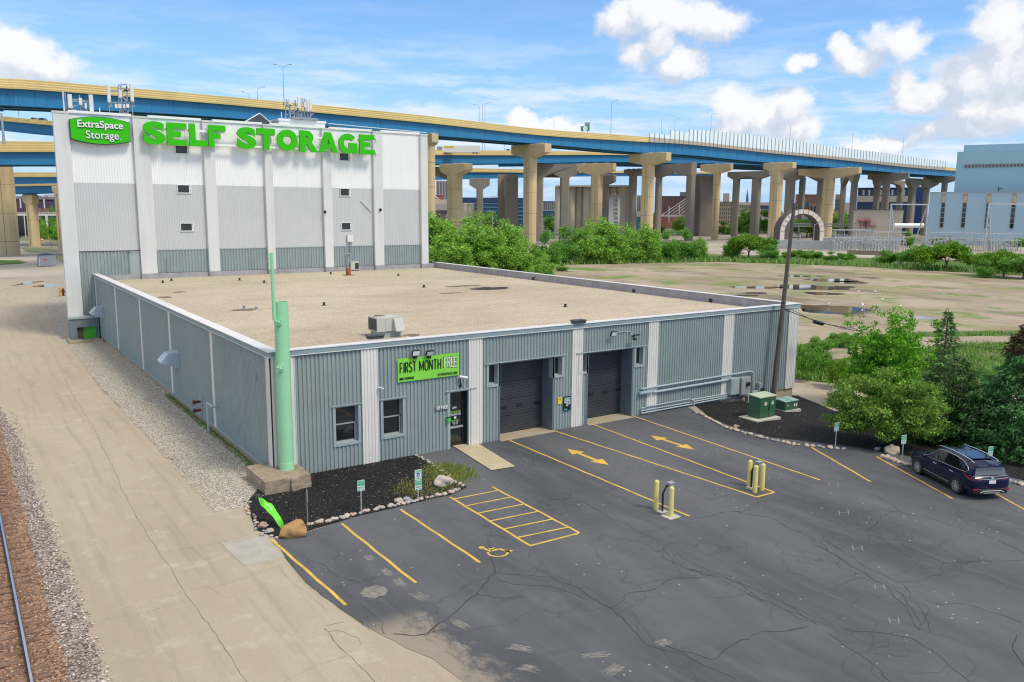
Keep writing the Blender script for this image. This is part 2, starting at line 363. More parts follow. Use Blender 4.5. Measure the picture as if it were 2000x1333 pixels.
# ------------------------------------------------------------------ ground materials
def gmat(name, build):
    m = bpy.data.materials.new(name); m.use_nodes = True; nt = m.node_tree
    class X: pass
    x = X(); nd = nt.nodes; lk = nt.links; g = nd.new('ShaderNodeNewGeometry'); x.pos = g.outputs['Position']; x.b = nd['Principled BSDF']
    x.b.inputs['Roughness'].default_value = .9; x.b.inputs['Specular IOR Level'].default_value = .3
    def put(i, v):
        if isinstance(v, (int, float)): i.default_value = v
        elif isinstance(v, tuple): i.default_value = v+((1,) if len(i.default_value) == 4 and len(v) == 3 else ())
        else: lk.new(v, i)
    def noi(scale, detail=4, r=.6, vec=None, dist=0.):
        n = nd.new('ShaderNodeTexNoise'); put(n.inputs['Scale'], scale); put(n.inputs['Detail'], detail); put(n.inputs['Roughness'], r); put(n.inputs['Distortion'], dist)
        lk.new(vec or x.pos, n.inputs['Vector']); return n.outputs['Fac']
    def vor(scale, feat='F1', out='Distance', vec=None, rnd=1.):
        n = nd.new('ShaderNodeTexVoronoi'); n.feature = feat; put(n.inputs['Scale'], scale); put(n.inputs['Randomness'], rnd); lk.new(vec or x.pos, n.inputs['Vector']); return n.outputs[out]
    def mr(v, a, b_, c=0., d=1., s=True):
        n = nd.new('ShaderNodeMapRange'); n.interpolation_type = 'SMOOTHSTEP' if s else 'LINEAR'
        for i, q in enumerate((v, a, b_, c, d)): put(n.inputs[i], q)
        return n.outputs[0]
    def mx(fac, a, b_, mode='MIX'):
        n = nd.new('ShaderNodeMix'); n.data_type = 'RGBA'; n.blend_type = mode; put(n.inputs[0], fac); put(n.inputs[6], a); put(n.inputs[7], b_); return n.outputs[2]
    def ma(op, a, b_=0.):
        n = nd.new('ShaderNodeMath'); n.operation = op; put(n.inputs[0], a); put(n.inputs[1], b_); return n.outputs[0]
    def vm(vec, mul=(1,1,1), rot=0.):
        n = nd.new('ShaderNodeMapping'); lk.new(vec or x.pos, n.inputs[0]); n.inputs['Scale'].default_value = mul; n.inputs['Rotation'].default_value = (0,0,rot); return n.outputs[0]
    def add(vec, v2, k):
        n = nd.new('ShaderNodeVectorMath'); n.operation = 'SCALE'; lk.new(v2, n.inputs[0]); n.inputs['Scale'].default_value = k
        q = nd.new('ShaderNodeVectorMath'); q.operation = 'ADD'; lk.new(vec, q.inputs[0]); lk.new(n.outputs[0], q.inputs[1]); return q.outputs[0]
    def ncol(scale):
        n = nd.new('ShaderNodeTexNoise'); put(n.inputs['Scale'], scale); lk.new(x.pos, n.inputs['Vector']); return n.outputs['Color']
    def sep(i):
        n = nd.new('ShaderNodeSeparateXYZ'); lk.new(x.pos, n.inputs[0]); return n.outputs[i]
    def bump(h, st=.5, dist=.03):
        n = nd.new('ShaderNodeBump'); put(n.inputs['Strength'], st); put(n.inputs['Distance'], dist); lk.new(h, n.inputs['Height']); lk.new(n.outputs[0], x.b.inputs['Normal'])
    x.noi, x.vor, x.mr, x.mx, x.ma, x.vm, x.add, x.ncol, x.sep, x.bump, x.nd, x.lk = noi, vor, mr, mx, ma, vm, add, ncol, sep, bump, nd, lk
    c = build(x); lk.new(c, x.b.inputs['Base Color']); MATS[name] = m; return m
def _asphalt(x):
    warp = x.add(x.pos, x.ncol(.35), 3.0)
    big = x.noi(.12, 5, .6, x.vm(x.pos, (1.6, .55, 1)))
    c = x.mx(x.mr(big, .33, .68), (.068, .070, .079), (.120, .122, .132))
    c = x.mx(x.mr(x.noi(.5, 6, .65, x.vm(None, (1, .35, 1), .2)), .5, .75, 0, .55), c, (.15, .152, .160))
    c = x.mx(x.mr(x.noi(1.3, 7, .7, dist=1.5), .60, .78, 0, .30), c, (.060, .062, .070))
    c = x.mx(x.mr(x.noi(60, 2, .6), .3, .7, 0, 1, False), x.mx(1., c, (.72,.72,.72), 'MULTIPLY'), x.mx(1., c, (1.3,1.3,1.3), 'MULTIPLY'))
    c = x.mx(x.mr(x.noi(2.6, 5, .65, x.vm(None, (1, .07, 1), .03)), .50, .72, 0, .5), c, (.128, .130, .138))
    c = x.mx(x.mr(x.noi(1.1, 6, .7, x.vm(None, (.2, 1, 1), -.5)), .55, .75, 0, .35), c, (.045, .046, .053))
    # alligator cracks in worn areas
    e = x.vor(1.6, 'DISTANCE_TO_EDGE', 'Distance', x.add(x.pos, x.ncol(1.4), .5))
    wm = x.mr(x.noi(.16, 3, .5, x.vm(None, (1, .6, 1), .5)), .56, .66)
    c = x.mx(x.ma('MULTIPLY', x.mr(e, .010, .030, .5, 0), wm), c, (.04, .04, .044))
    e2 = x.vor(.16, 'DISTANCE_TO_EDGE', 'Distance', x.add(x.pos, x.ncol(.5), 2.6))
    c = x.mx(x.mr(e2, .002, .008, .35, 0), c, (.05, .05, .055))
    lane = x.ma('MAXIMUM', x.mr(x.ma('ABSOLUTE', x.ma('SUBTRACT', x.sep(0), 14.3)), .2, 1.7, 1, 0), x.mr(x.ma('ABSOLUTE', x.ma('SUBTRACT', x.sep(0), 20.0)), .2, 1.6, 1, 0))
    lane = x.ma('MULTIPLY', x.ma('MULTIPLY', lane, x.mr(x.sep(1), -26, -12, 0, .8)), x.mr(x.noi(.7, 4), .25, .6))
    c = x.mx(lane, c, (.125, .124, .126))
    wash = x.ma('MULTIPLY', x.mr(x.ma('ADD', x.sep(0), x.ma('MULTIPLY', x.noi(1.5, 8, .78, x.vm(None, (1, .6, 1), .6)), 4.4)), .9, 2.3, 1, 0), x.mr(x.sep(1), -14.2, -15.6, 0, .85))
    c = x.mx(wash, c, (.33, .275, .205))
    # bird droppings and grit
    d = x.vor(3.2, 'F1', 'Distance'); k = x.vor(3.2, 'F1', 'Color'); 
    sepc = x.nd.new('ShaderNodeSeparateColor'); x.lk.new(k, sepc.inputs[0])
    dm = x.ma('MULTIPLY', x.mr(d, .10, .15, 1, 0), x.mr(x.ma('ADD', sepc.outputs[0], x.mr(x.noi(.35, 3), .42, .66, -.1, .55)), .98, 1.02))
    c = x.mx(x.ma('MULTIPLY', dm, .5), c, (.52, .52, .48))
    x.b.inputs['Roughness'].default_value = .72; x.bump(x.noi(90, 4, .7), .35, .01)
    return c
def _conc(x):
    big = x.noi(.10, 5, .6, x.vm(x.pos, (1.5, .5, 1)))
    c = x.mx(x.mr(big, .3, .7), (.395, .32, .235), (.46, .39, .295))
    c = x.mx(x.mr(x.noi(.35, 6, .65, x.vm(x.pos, (1.6, .3, 1))), .50, .75, 0, .5), c, (.33, .285, .225))
    c = x.mx(x.mr(x.sep(1), -6, 14, 0, .40), c, (.46, .37, .27))
    c = x.mx(x.mr(x.noi(70, 3, .7), .3, .7, 0, 1, False), x.mx(1., c, (.76,.76,.76), 'MULTIPLY'), x.mx(1., c, (1.2,1.2,1.2), 'MULTIPLY'))
    c = x.mx(x.mr(x.noi(18, 4, .7), .32, .68, 0, 1, False), x.mx(1., c, (.93,.93,.93), 'MULTIPLY'), x.mx(1., c, (1.06,1.06,1.06), 'MULTIPLY'))
    c = x.mx(x.mr(x.noi(2.2, 6, .8), .66, .76, 0, .6), c, (.2, .165, .13))
    c = x.mx(x.mr(x.noi(2.2, 5, .65, x.vm(x.pos, (1., .05, 1))), .48, .70, 0, .42), c, (.27, .235, .19))
    c = x.mx(x.mr(x.noi(.9, 6, .7), .52, .70, 0, .35), c, (.58, .52, .43))
    x.bump(x.noi(60, 4, .7), .35, .01); return c
def _gravel(a, b_, d, sc, patchy=None):
    def f(x):
        v = x.vor(sc, 'F1', 'Color'); s = x.nd.new('ShaderNodeSeparateColor'); x.lk.new(v, s.inputs[0])
        c = x.mx(s.outputs[0], a, b_)
        dd = x.vor(sc, 'F1', 'Distance')
        c = x.mx(x.mr(dd, .42, .75, 0, .8), c, d)
        c = x.mx(x.mr(x.noi(.7, 6, .65), .45, .72, 0, .55), c, patchy or d)
        x.bump(dd, 1.0, -.05); return c
    return f
def _dirt(x):
    b_ = x.noi(.05, 5, .6)
    c = x.mx(x.mr(b_, .35, .65), (.31, .245, .17), (.43, .35, .255))
    c = x.mx(x.mr(x.noi(.10, 7, .68, x.vm(None, (1, .45, 1), .5)), .50, .66, 0, .75), c, (.155, .125, .085))
    yel = x.mr(x.noi(.06, 7, .7, x.vm(None, (1, .6, 1), .5)), .50, .62, 0, .5)
    c = x.mx(yel, c, (.235, .235, .075))
    c = x.mx(x.mr(x.noi(.075, 6, .7, x.vm(None, (1, 1, 1), 1.)), .53, .60, 0, .85), c, (.15, .23, .05))
    c = x.mx(x.mr(x.noi(1.5, 6, .7), .55, .75, 0, .4), c, (.20, .165, .12))
    x.bump(x.noi(3, 6, .7), .6, .1); return c
def _grassg(x):
    c = x.mx(x.mr(x.noi(.25, 6, .7), .35, .65), (.05, .125, .014), (.11, .20, .03))
    c = x.mx(x.mr(x.noi(.12, 5, .6), .55, .7, 0, .8), c, (.24, .22, .10))
    c = x.mx(x.mr(x.noi(6, 4, .7), .3, .7), x.mx(1., c, (.6,.6,.6), 'MULTIPLY'), x.mx(1., c, (1.4,1.4,1.4), 'MULTIPLY'))
    x.bump(x.noi(5, 5, .7), 1., .2); return c
def _base(x):
    c = x.mx(x.mr(x.noi(.02, 6, .6), .42, .58), (.36, .31, .24), (.14, .17, .07))
    c = x.mx(x.mr(x.noi(.15, 6, .7), .45, .7, 0, .6), c, (.22, .20, .14))
    return c
def _yard(x):
    c = x.mx(x.mr(x.noi(.03, 5, .6), .35, .65), (.50, .44, .36), (.36, .31, .25))
    return x.mx(x.mr(x.noi(.12, 6, .7), .55, .7, 0, .7), c, (.30, .26, .20))
def _mulch(x):
    v = x.vor(16, 'F1', 'Color', x.vm(None, (1, 1, 1))); s = x.nd.new('ShaderNodeSeparateColor'); x.lk.new(v, s.inputs[0])
    c = x.mx(s.outputs[0], (.006, .006, .007), (.030, .027, .026))
    c = x.mx(x.ma('MULTIPLY', x.mr(s.outputs[1], .88, .93), x.mr(x.vor(16, 'F1', 'Distance'), .2, .4, 1, 0)), c, (.20, .18, .16))
    x.bump(x.vor(16, 'F1', 'Distance'), 1., -.06); return c
def _roof(x):
    c = x.mx(x.mr(x.noi(.10, 5, .6), .35, .65), (.47, .385, .285), (.54, .45, .34))
    c = x.mx(x.mr(x.noi(.35, 7, .7, x.vm(None, (.35, 1.3, 1), .05)), .52, .72, 0, .7), c, (.37, .30, .21))
    c = x.mx(x.mr(x.noi(.09, 4, .6, x.vm(None, (.7, 1.4, 1))), .50, .66, 0, .45), c, (.36, .29, .20))
    c = x.mx(x.mr(x.sep(1), 30, 48, 0, .30), c, (.50, .44, .28))
    # felt laps: short darker dashes parallel to the front
    w = x.nd.new('ShaderNodeTexBrick'); x.lk.new(x.vm(None, (1, 1, 1)), w.inputs['Vector'])
    for k, q in (('Scale', 1.), ('Mortar Size', .045), ('Mortar Smooth', .6), ('Brick Width', 7.), ('Row Height', .92)): w.inputs[k].default_value = q
    c = x.mx(x.ma('MULTIPLY', w.outputs['Fac'], x.mr(x.noi(.8, 5, .7), .46, .6, 0, .75)), c, (.22, .17, .12))
    vv = x.vor(14, 'F1', 'Color'); s = x.nd.new('ShaderNodeSeparateColor'); x.lk.new(vv, s.inputs[0])
    c = x.mx(1., c, x.mx(s.outputs[0], (.78,.78,.78), (1.2,1.2,1.2)), 'MULTIPLY')
    x.bump(x.vor(14, 'F1', 'Distance'), .6, -.03); return c
M_ASPH = gmat('asphalt', _asphalt); M_CONC = gmat('worn_concrete', _conc)
M_GRAV = gmat('pale_gravel', _gravel((.33,.29,.23), (.68,.62,.52), (.20,.17,.13), 13, (.36,.31,.235)))
M_BALL = gmat('ballast', _gravel((.22,.17,.135), (.56,.47,.41), (.06,.045,.035), 11, (.16,.10,.07)))
M_TRKB = gmat('rusty_ballast', _gravel((.25,.13,.075), (.44,.29,.20), (.07,.04,.025), 11, (.15,.09,.055)))
M_DIRT = gmat('bare_dirt', _dirt); M_GRSG = gmat('green_ground', _grassg); M_BASE = gmat('rough_ground', _base); M_YARD = gmat('pale_yard', _yard)
M_MULCH = gmat('black_mulch', _mulch); M_ROOF = gmat('gravel_roof', _roof)

# ------------------------------------------------------------------ ground
bm = MB(); xs = [-3000, -400, 0]+list(range(27, 46))+[120, 600, 4000]; ys = [-400, -40, 0, 60, 200, 600, 5000]
vv = [(x, y, zg(x)-.02) for y in ys for x in xs]; nx = len(xs)
bm.add(vv, [(j*nx+i, j*nx+i+1, (j+1)*nx+i+1, (j+1)*nx+i) for j in range(len(ys)-1) for i in range(nx-1)])
struct(bm.build('ground', M_BASE))
patch('access_road', [(-9.4,-60),(-9.2,-9),(-9.35,4),(-9.3,13),(-9.7,24),(-11,45),(-12,80),(-9,110),(-30,150),(-40,190),(10,190),(3,130),(1,100),(-1.3,80),(-2.4,60),(-3.1,42),(-3.6,25.5),(-3.35,11.3),(-3.25,5.2),(-3.0,.2),(-1.8,-2.4),(-2.2,-3.6),(-2.2,-6.5),(3,-6.5),(4,-60)], M_CONC, .004, .12)
patch('gravel_strip', [(-3.1,.2),(-3.3,5.2),(-3.4,11.3),(-3.6,25.5),(-3.3,42),(-3.1,60),(-1.9,80),(.3,100),(2.6,130),(14,130),(14,72),(4,70),(4,51),(0.2,51),(.2,-2),(-2.0,-2.5)], M_GRAV, .012, .22)
patch('track_shoulder', [(-9.3,-60),(-9.05,-9),(-9.25,4),(-9.2,13),(-9.6,24),(-10.8,45),(-11.8,70),(-20,70),(-20,-60)], M_BALL, .010, .18)
patch('track_bed', [(-9.95,-60),(-9.85,20),(-10.6,60),(-20,60),(-20,-60)], M_TRKB, .030, .2)
patch('rail_yard', [(-70,55),(-11.3,55),(-12.2,80),(-9.3,110),(-14,125),(-3,128),(2.5,112),(12,131),(16,150),(10,175),(4,290),(-230,290),(-160,150)], M_YARD, .008, .5, step=4)
patch('verge_grass', [(-52,158),(-22,170),(-8,167),(2,172),(3,186),(-9,192),(-20,188),(-40,180),(-70,172)], M_GRSG, .020, 1.6, step=2)
LOT = [(-1.1,-6.75),(-2.25,-6.7),(-2.5,-8.6),(-2.62,-11),(-2.4,-13.2),(-2.2,-14.6),(-1.75,-16.4),(-1.4,-17.5),(-1.2,-19.5),(-1.4,-24),(0,-60),(120,-60),(60,-36),(32.5,-23),(29.6,-19),(28.5,-14.3),(27.1,-10.7),(25.2,-7.7),(25.5,-3.4),(26.6,.0),(26.6,.35),(7.25,.35),(7.0,-3.2),(6.85,-5.7),(5.7,-6.15),(3.2,-6.2),(1.1,-6.3)]
patch('parking_lot', LOT, M_ASPH, .016, .045, step=.35)
patch('mulch_bed', [(-2.0,-2.35),(-2.35,-4.2),(-2.6,-5.4),(-2.2,-6.65),(-1.1,-6.72),(1.1,-6.3),(3.2,-6.2),(5.7,-6.15),(6.85,-5.7),(7.0,-3.2),(7.25,.3),(-.4,.3)], M_MULCH, .030, .03)
BEDR = [(27.6,.32),(25.5,-3.4),(25.1,-6.0),(25.3,-7.9),(27.15,-10.9),(28.4,-14),(29.6,-18.8),(32.5,-22.8),(60,-34),(70,-26),(44,-11.5),(36.5,-4.0),(38.4,.35)]
patch('mulch_bed', BEDR, M_MULCH, .030, .05)
patch('side_street', [(38.6,60),(38.2,.2),(36.4,-4.2),(44,-11.6),(70,-26.2),(120,-60),(170,-60),(60,-12),(45,2),(42.6,9),(42.2,60)], M_CONC, .010, .1)
patch('dirt_lot', [(45,60),(47,24),(56,15),(76,14),(92,6),(120,2),(190,-10),(183,30),(172,88),(157,114),(113,124),(82,122),(60,98),(46,80)], M_DIRT, .012, 1.2, step=2.)
patch('dirt_path', [(46,24),(55,12.5),(75,11.5),(91,3.5),(119,-1),(118,-4),(90,0),(74,7),(54,8.5),(45,19)], M_DIRT, .030, .5, step=1.)
patch('rough_grass', [(42.3,62),(42.7,9),(45.2,2.2),(60,-11.8),(140,-50),(260,-50),(190,-9),(120,3),(92,7.5),(76,15),(56,16),(47.5,24.5),(45.5,62)], M_GRSG, .018, .5, step=1.5)
patch('far_grass', [(40,125),(80,123),(113,125),(157,115),(172.5,88),(183,31),(191,-12),(300,-40),(235,60),(200,120),(160,170),(60,180),(30,140)], M_GRSG, .022, 1., step=3.)
patch('substation_yard', [(300,-40),(235,60),(205,118),(150,190),(110,260),(330,340),(420,150),(420,-40)], M_YARD, .010, 1., step=6.)
# standing water on the dirt lot
mw = bpy.data.materials.new('puddle_water'); mw.use_nodes = True; bb = mw.node_tree.nodes['Principled BSDF']
bb.inputs['Base Color'].default_value = (.10, .075, .05, 1); bb.inputs['Roughness'].default_value = .03; bb.inputs['IOR'].default_value = 1.33; bb.inputs['Specular IOR Level'].default_value = 1.
def puddle(x, y, rx, ry, ang, seed, z=None):
    pts = []
    for i in range(48):
        t = 2*pi*i/48; k = 1+.42*noise.noise(Vector((cos(t)*1.6, sin(t)*1.6, seed)))+.22*noise.noise(Vector((cos(t)*4, sin(t)*4, seed+9)))
        a, b_ = rx*k*cos(t), ry*k*sin(t); pts.append((x+a*cos(ang)-b_*sin(ang), y+a*sin(ang)+b_*cos(ang)))
    return patch('puddle', pts, mw, .024 if z is None else z, cut=False, flat=zg(x))
pa = -.6
for (px, py, wx, wy, sd_) in [(1630,548,50,3.2,1),(1590,562,75,4.5,2),(1480,562,55,2.2,3),(1605,574,34,3,4),(1630,606,74,8.5,5),(1790,621,40,3,6),(1440,578,40,1.6,7),(1660,552,34,2.4,8),(1560,540,40,1.4,9),(1700,543,18,1.3,10),(1470,573,30,1.6,13)]:
    c = G(px, py, -1); a = G(px-wx, py, -1); d = G(px, py+wy, -1)
    puddle(c.x, c.y, (c-a).length, (c-d).length, pa, sd_)
for (px, py, wx, wy, sd_) in [(88,559,22,2.2,11),(60,553,10,4,12)]:
    c = G(px, py); a = G(px-wx, py); d = G(px, py+wy); puddle(c.x, c.y, (c-a).length, (c-d).length, pa, sd_)
# painted markings
M_YEL = mat('yellow_road_paint', (.66,.42,.075), .75, var=.15, dirt=.45, dcol=(.15,.12,.08), dscale=2.5, fine=.12, fscale=40)
M_WHTP = mat('worn_white_paint', (.22,.22,.22), .8, var=.2, dirt=.5, dcol=(.08,.08,.09), dscale=4)
RC = [0]
def ribbon(name, pts, wd, m, off=.022, into=None):
    s = into if into is not None else MB(); RC[0] += 1; off += (RC[0] % 12)*.00035; pts = [Vector((p[0], p[1], 0)) for p in pts]
    L, R_ = [], []
    for i, p in enumerate(pts):
        d = (pts[min(i+1, len(pts)-1)]-pts[max(i-1, 0)]).normalized(); n = Vector((-d.y, d.x, 0))*(wd[i] if isinstance(wd, list) else wd)/2
        for A, q in ((L, p+n), (R_, p-n)): A.append((q.x, q.y, zg(q.x)+off))
    k = len(pts); s.add(L+R_, [(k+i, k+i+1, i+1, i) for i in range(k-1)])
    if into is not None: return
    return struct(s.build(name, m))
def gl(px, py): p = GG(px, py); return (p.x, p.y)
for a, b_ in (((530,1055),(676,1183)),((667,1024),(812,1140)),((782,996),(938,1100)),((879,972),(1037,1068)),((961,952),(1131,1042)),((1037,1067),(1130,1043)),
              ((983,856),(1347,1010)),((1075,840),(1478,972)),((1478,972),(1512,963)),((1150,827),(1512,963)),((1235,813),(1602,939)),((1580,872),(1700,942)),((1712,893),(1860,975)),((1900,940),(2030,1013))):
    p, q = gl(*a), gl(*b_); k = max(2, int(hypot(p[0]-q[0], p[1]-q[1])/.5)); ribbon('parking_line', [(p[0]+(q[0]-p[0])*i/k+.015*sin(i*1.7+p[0]), p[1]+(q[1]-p[1])*i/k) for i in range(k+1)], .115, M_YEL)
for i in range(6):
    t = (i+.3)/6.2; a = Vector(gl(880, 972)).lerp(Vector(gl(1037, 1067)), t); b_ = Vector(gl(961, 952)).lerp(Vector(gl(1130, 1042)), min(1, t+.04+.0*i)); ribbon('parking_line', [tuple(a), tuple(b_)], .10, M_YEL)
def arrow(x, y0, y1):
    s = MB(); z = .024
    for (ya, yb) in ((y0, y0-.95), (y1, y1+.95)): s.add([(x, ya, z), (x-.42, yb, z), (x+.42, yb, z)], [(0,1,2) if ya > yb else (0,2,1)])
    s.add([(x-.11, y0-.95, z), (x-.11, y1+.95, z), (x+.11, y1+.95, z), (x+.11, y0-.95, z)], [(0,1,2,3)]); return struct(s.build('direction_arrow', M_YEL))
arrow(14.35, -3.4, -6.7); arrow(19.85, -3.85, -7.15)
# wheelchair symbol: seen from the aisle, head towards the building
def wheelchair():
    s = MB(); c = Vector(gl(968, 1076)); z = .024; u = Vector((-.0, 1.0)).normalized(); r = Vector((1.0, .0))
    def P(a, b_): q = c+r*a*1.0+u*b_*1.0; return (q.x, q.y, z)
    def stroke(pts, w_):
        V = [Vector((a, b_)) for a, b_ in pts]; Lq, Rq = [], []
        for i, p in enumerate(V):
            d = (V[min(i+1, len(V)-1)]-V[max(i-1, 0)]).normalized(); n = Vector((-d.y, d.x))*w_/2; Lq.append(P(*(p+n))); Rq.append(P(*(p-n)))
        k = len(V); s.add(Lq+Rq, [(k+i, k+i+1, i+1, i) for i in range(k-1)])
    s.add([P(-.30+.12*cos(t*pi/6), .48+.12*sin(t*pi/6)) for t in range(12)], [tuple(range(12))])
    stroke([(-.28,.34),(-.18,-.02)], .12); stroke([(-.2,.02),(.16,.02)], .11); stroke([(.16,.05),(.34,-.42)], .11); stroke([(.3,-.40),(.50,-.34)], .10); stroke([(-.22,.2),(.10,.2)], .08)
    stroke([(-.05+.36*cos(t), -.22+.36*sin(t)) for t in [radians(a) for a in range(140, 372, 12)]], .09)
    return struct(s.build('wheelchair_symbol', M_YEL))
wheelchair()
M_CRK = mat('crack_dark', (.045,.045,.05), .95, var=.3); M_CRKC = mat('concrete_crack', (.16,.13,.10), .95, var=.3)
rc = random.Random(5); CK = {0: MB(), 1: MB()}; CK[0].v.append((0,0,-1)); CK[1].v.append((0,0,-1))
def crack(pix, wd=.035, m=None, fork=0):
    pts = [Vector(gl(*p)) for p in pix]; P = []; sd_ = rc.uniform(0, 50)
    for a, b_ in zip(pts, pts[1:]):
        k = max(2, int((b_-a).length/.22))
        for i in range(k): P.append(a.lerp(b_, i/k))
    P.append(pts[-1]); Q = [(p.x+.26*noise.noise(Vector((p.x*.9, p.y*.9, 3+sd_)))+.12*noise.noise(Vector((p.x*4, p.y*4, 7+sd_))), p.y+.26*noise.noise(Vector((p.x*.9, p.y*.9, 11+sd_)))+.12*noise.noise(Vector((p.x*4, p.y*4, 17+sd_)))) for p in P]
    if m is not None: Q = [(p.x+.3*(q[0]-p.x), p.y+.3*(q[1]-p.y)) for p, q in zip(P, Q)]
    W = [wd*(.45+.9*abs(noise.noise(Vector((p[0]*2.3, p[1]*2.3, 0))))*1.6) for p in Q]
    W = [q*(.6 if m is None else .4) for q in W]; ribbon('pavement_crack', Q, W, m or M_CRK, .0205 if m is None else .0085, CK[m is not None])
    for _ in range((fork+1)//3):
        i = rc.randrange(1, len(Q)-1); a = rc.uniform(0, 6.28); p = Q[i]; f = [p]
        for j in range(rc.randrange(4, 11)): a += rc.uniform(-.5, .5); p = (p[0]+.17*cos(a), p[1]+.17*sin(a)); f.append(p)
        ribbon('pavement_crack', f, [wd*.3*(1-j/len(f)*.6) for j in range(len(f))], m or M_CRK, .0205 if m is None else .0085, CK[m is not None])
crack([(952,1040),(960,1080),(968,1118),(945,1145),(905,1185),(860,1220),(828,1243),(800,1248),(770,1240)], .075, fork=6)
crack([(968,1120),(1020,1122),(1080,1130),(1130,1155),(1190,1185),(1225,1220),(1262,1262),(1330,1275),(1400,1310),(1440,1333)], .05, fork=10)
crack([(970,1135),(1040,1150),(1110,1158),(1140,1165)], .04, fork=2)
crack([(1190,1186),(1240,1160),(1320,1128),(1370,1130)], .045, fork=4)
for i in range(4):
    o_ = i*11-16; crack([(1300+o_,1075+o_*.4),(1340+o_,1110+rc.uniform(-8,8)),(1420+o_,1130+rc.uniform(-8,8)),(1490+o_,1165+rc.uniform(-8,8)),(1560+o_,1200+rc.uniform(-10,10)),(1610+o_,1222)], .026, fork=5)
crack([(1300,1090),(1330,1120),(1318,1133),(1400,1128)], .03, fork=6)
for i in range(4):
    o_ = i*11-16; crack([(1600+o_,1055),(1670+o_,1105+rc.uniform(-8,8)),(1740+o_,1145+rc.uniform(-8,8)),(1790+o_,1190+rc.uniform(-6,6)),(1800+o_,1230)], .026, fork=5)
crack([(1580,1225),(1500,1235),(1430,1258),(1390,1290),(1370,1285),(1300,1262)], .045, fork=4)
crack([(1615,1238),(1690,1285),(1740,1333)], .04, fork=8); crack([(1640,1225),(1780,1250),(1850,1300),(1900,1333)], .035, fork=10)
crack([(1480,975),(1470,995),(1445,1000),(1370,1012),(1345,1008)], .03, fork=2); crack([(1440,1000),(1520,1020),(1600,1055),(1615,1078)], .035, fork=6)
crack([(1700,960),(1760,998),(1840,1020),(1920,1045),(2000,1085)], .035, fork=8); crack([(1760,1062),(1840,1100),(1930,1100),(2000,1092)], .035, fork=5)
crack([(1690,1040),(1740,1000),(1770,995)], .03, fork=2); crack([(1845,1100),(1835,1120),(1790,1138),(1745,1142)], .03, fork=2)
crack([(700,1185),(730,1205),(760,1240)], .03, fork=4); crack([(1005,1000),(1080,975),(1130,975),(1210,1020),(1290,1060)], .03, fork=6)
crack([(1330,957),(1380,975),(1440,965)], .025, fork=1); crack([(600,1095),(680,1130),(760,1160)], .022, fork=3)
crack([(1985,1240),(1995,1300),(2010,1333)], .06, fork=3); crack([(1800,1168),(1900,1185),(2000,1220)], .03, fork=4)
crack([(60,595),(100,680),(140,770),(190,850),(250,980),(282,1035),(330,1110),(370,1170),(410,1225),(450,1290),(482,1333)], .05, M_CRKC, fork=8)
crack([(282,1035),(340,1030),(390,1022)], .02, M_CRKC); crack([(320,1078),(390,1068),(440,1058),(485,1045)], .022, M_CRKC, fork=3); crack([(430,1060),(455,1085),(482,1108)], .03, M_CRKC)
crack([(330,1030),(360,1065),(410,1100)], .016, M_CRKC); crack([(372,1152),(440,1142),(500,1122),(545,1106)], .022, M_CRKC, fork=2); crack([(100,1122),(200,1105),(330,1078)], .015, M_CRKC)
crack([(180,1215),(260,1200),(370,1175)], .015, M_CRKC); crack([(110,1000),(220,985),(330,990)], .013, M_CRKC); crack([(635,1228),(650,1250),(680,1280),(715,1312),(735,1333)], .05, M_CRKC, fork=3)
crack([(640,1222),(675,1215)], .04, M_CRKC); crack([(545,1106),(560,1130),(600,1160),(640,1195)], .018, M_CRKC, fork=4); crack([(560,1333),(620,1300),(680,1280)], .015, M_CRKC)
struct(CK[0].build('lot_cracks', M_CRK)); struct(CK[1].build('road_cracks', M_CRKC))
# scrubbed patches where old markings were ground off
M_OLD = mat('ground_off_paint', (.22,.205,.18), .9, var=.3, vscale=6, dirt=1., dcol=(.115,.117,.125), dscale=4.5)
WP = MB(); WP.v.append((0,0,-1))
for (x0, y0, x1, y1, wd) in ((712,1085,733,1098,.26),(744,1110,768,1128,.26),(770,1130,790,1148,.24),(805,1158,836,1176,.30),(815,1195,830,1215,.26),(880,1210,920,1232,.26),(880,1255,918,1272,.22),(985,1262,1042,1272,.26),(1135,1284,1193,1278,.22),(1010,1302,1055,1312,.3),(1280,1262,1315,1250,.3),(1180,1320,1215,1300,.3),(1140,1000,1190,985,.0)):
    if wd:
        a, b_ = Vector(gl(x0, y0)), Vector(gl(x1, y1)); n_ = Vector((-(b_-a).y, (b_-a).x)).normalized()
        for q in range(9):
            o_ = n_*wd*((q-4)/8+rc.uniform(-.05,.05)); t0, t1 = rc.uniform(0,.3), rc.uniform(.65,1); p, r = a.lerp(b_, t0)+o_, a.lerp(b_, t1)+o_
            ribbon('', [tuple(p.lerp(r, i/5)+n_*rc.uniform(-.012,.012)) for i in range(6)], [rc.uniform(.015,.05) for i in range(6)], None, .0185, WP)
struct(WP.build('worn_markings', M_OLD))
c = gl(731, 1157); patch('worn_patch', [(c[0]+.44*cos(t*pi/12)*(1+.12*sin(3*t)), c[1]+.44*sin(t*pi/12)*(1+.1*sin(2*t))) for t in range(24)], M_OLD, .0185, cut=False)
for (px, py) in ((1648,1003),(1675,1072),(1718,1148),(1746,1213),(1628,948)):
    a, b_ = gl(px-9, py), gl(px+9, py); ribbon('survey_mark', [a, b_], .04, M_WHTP, .0215)
    for q, s_ in ((px-9, 1), (px+9, 1)): ribbon('survey_mark', [gl(q-1, py-5), gl(q+1, py+5)], .04, M_WHTP, .0215)
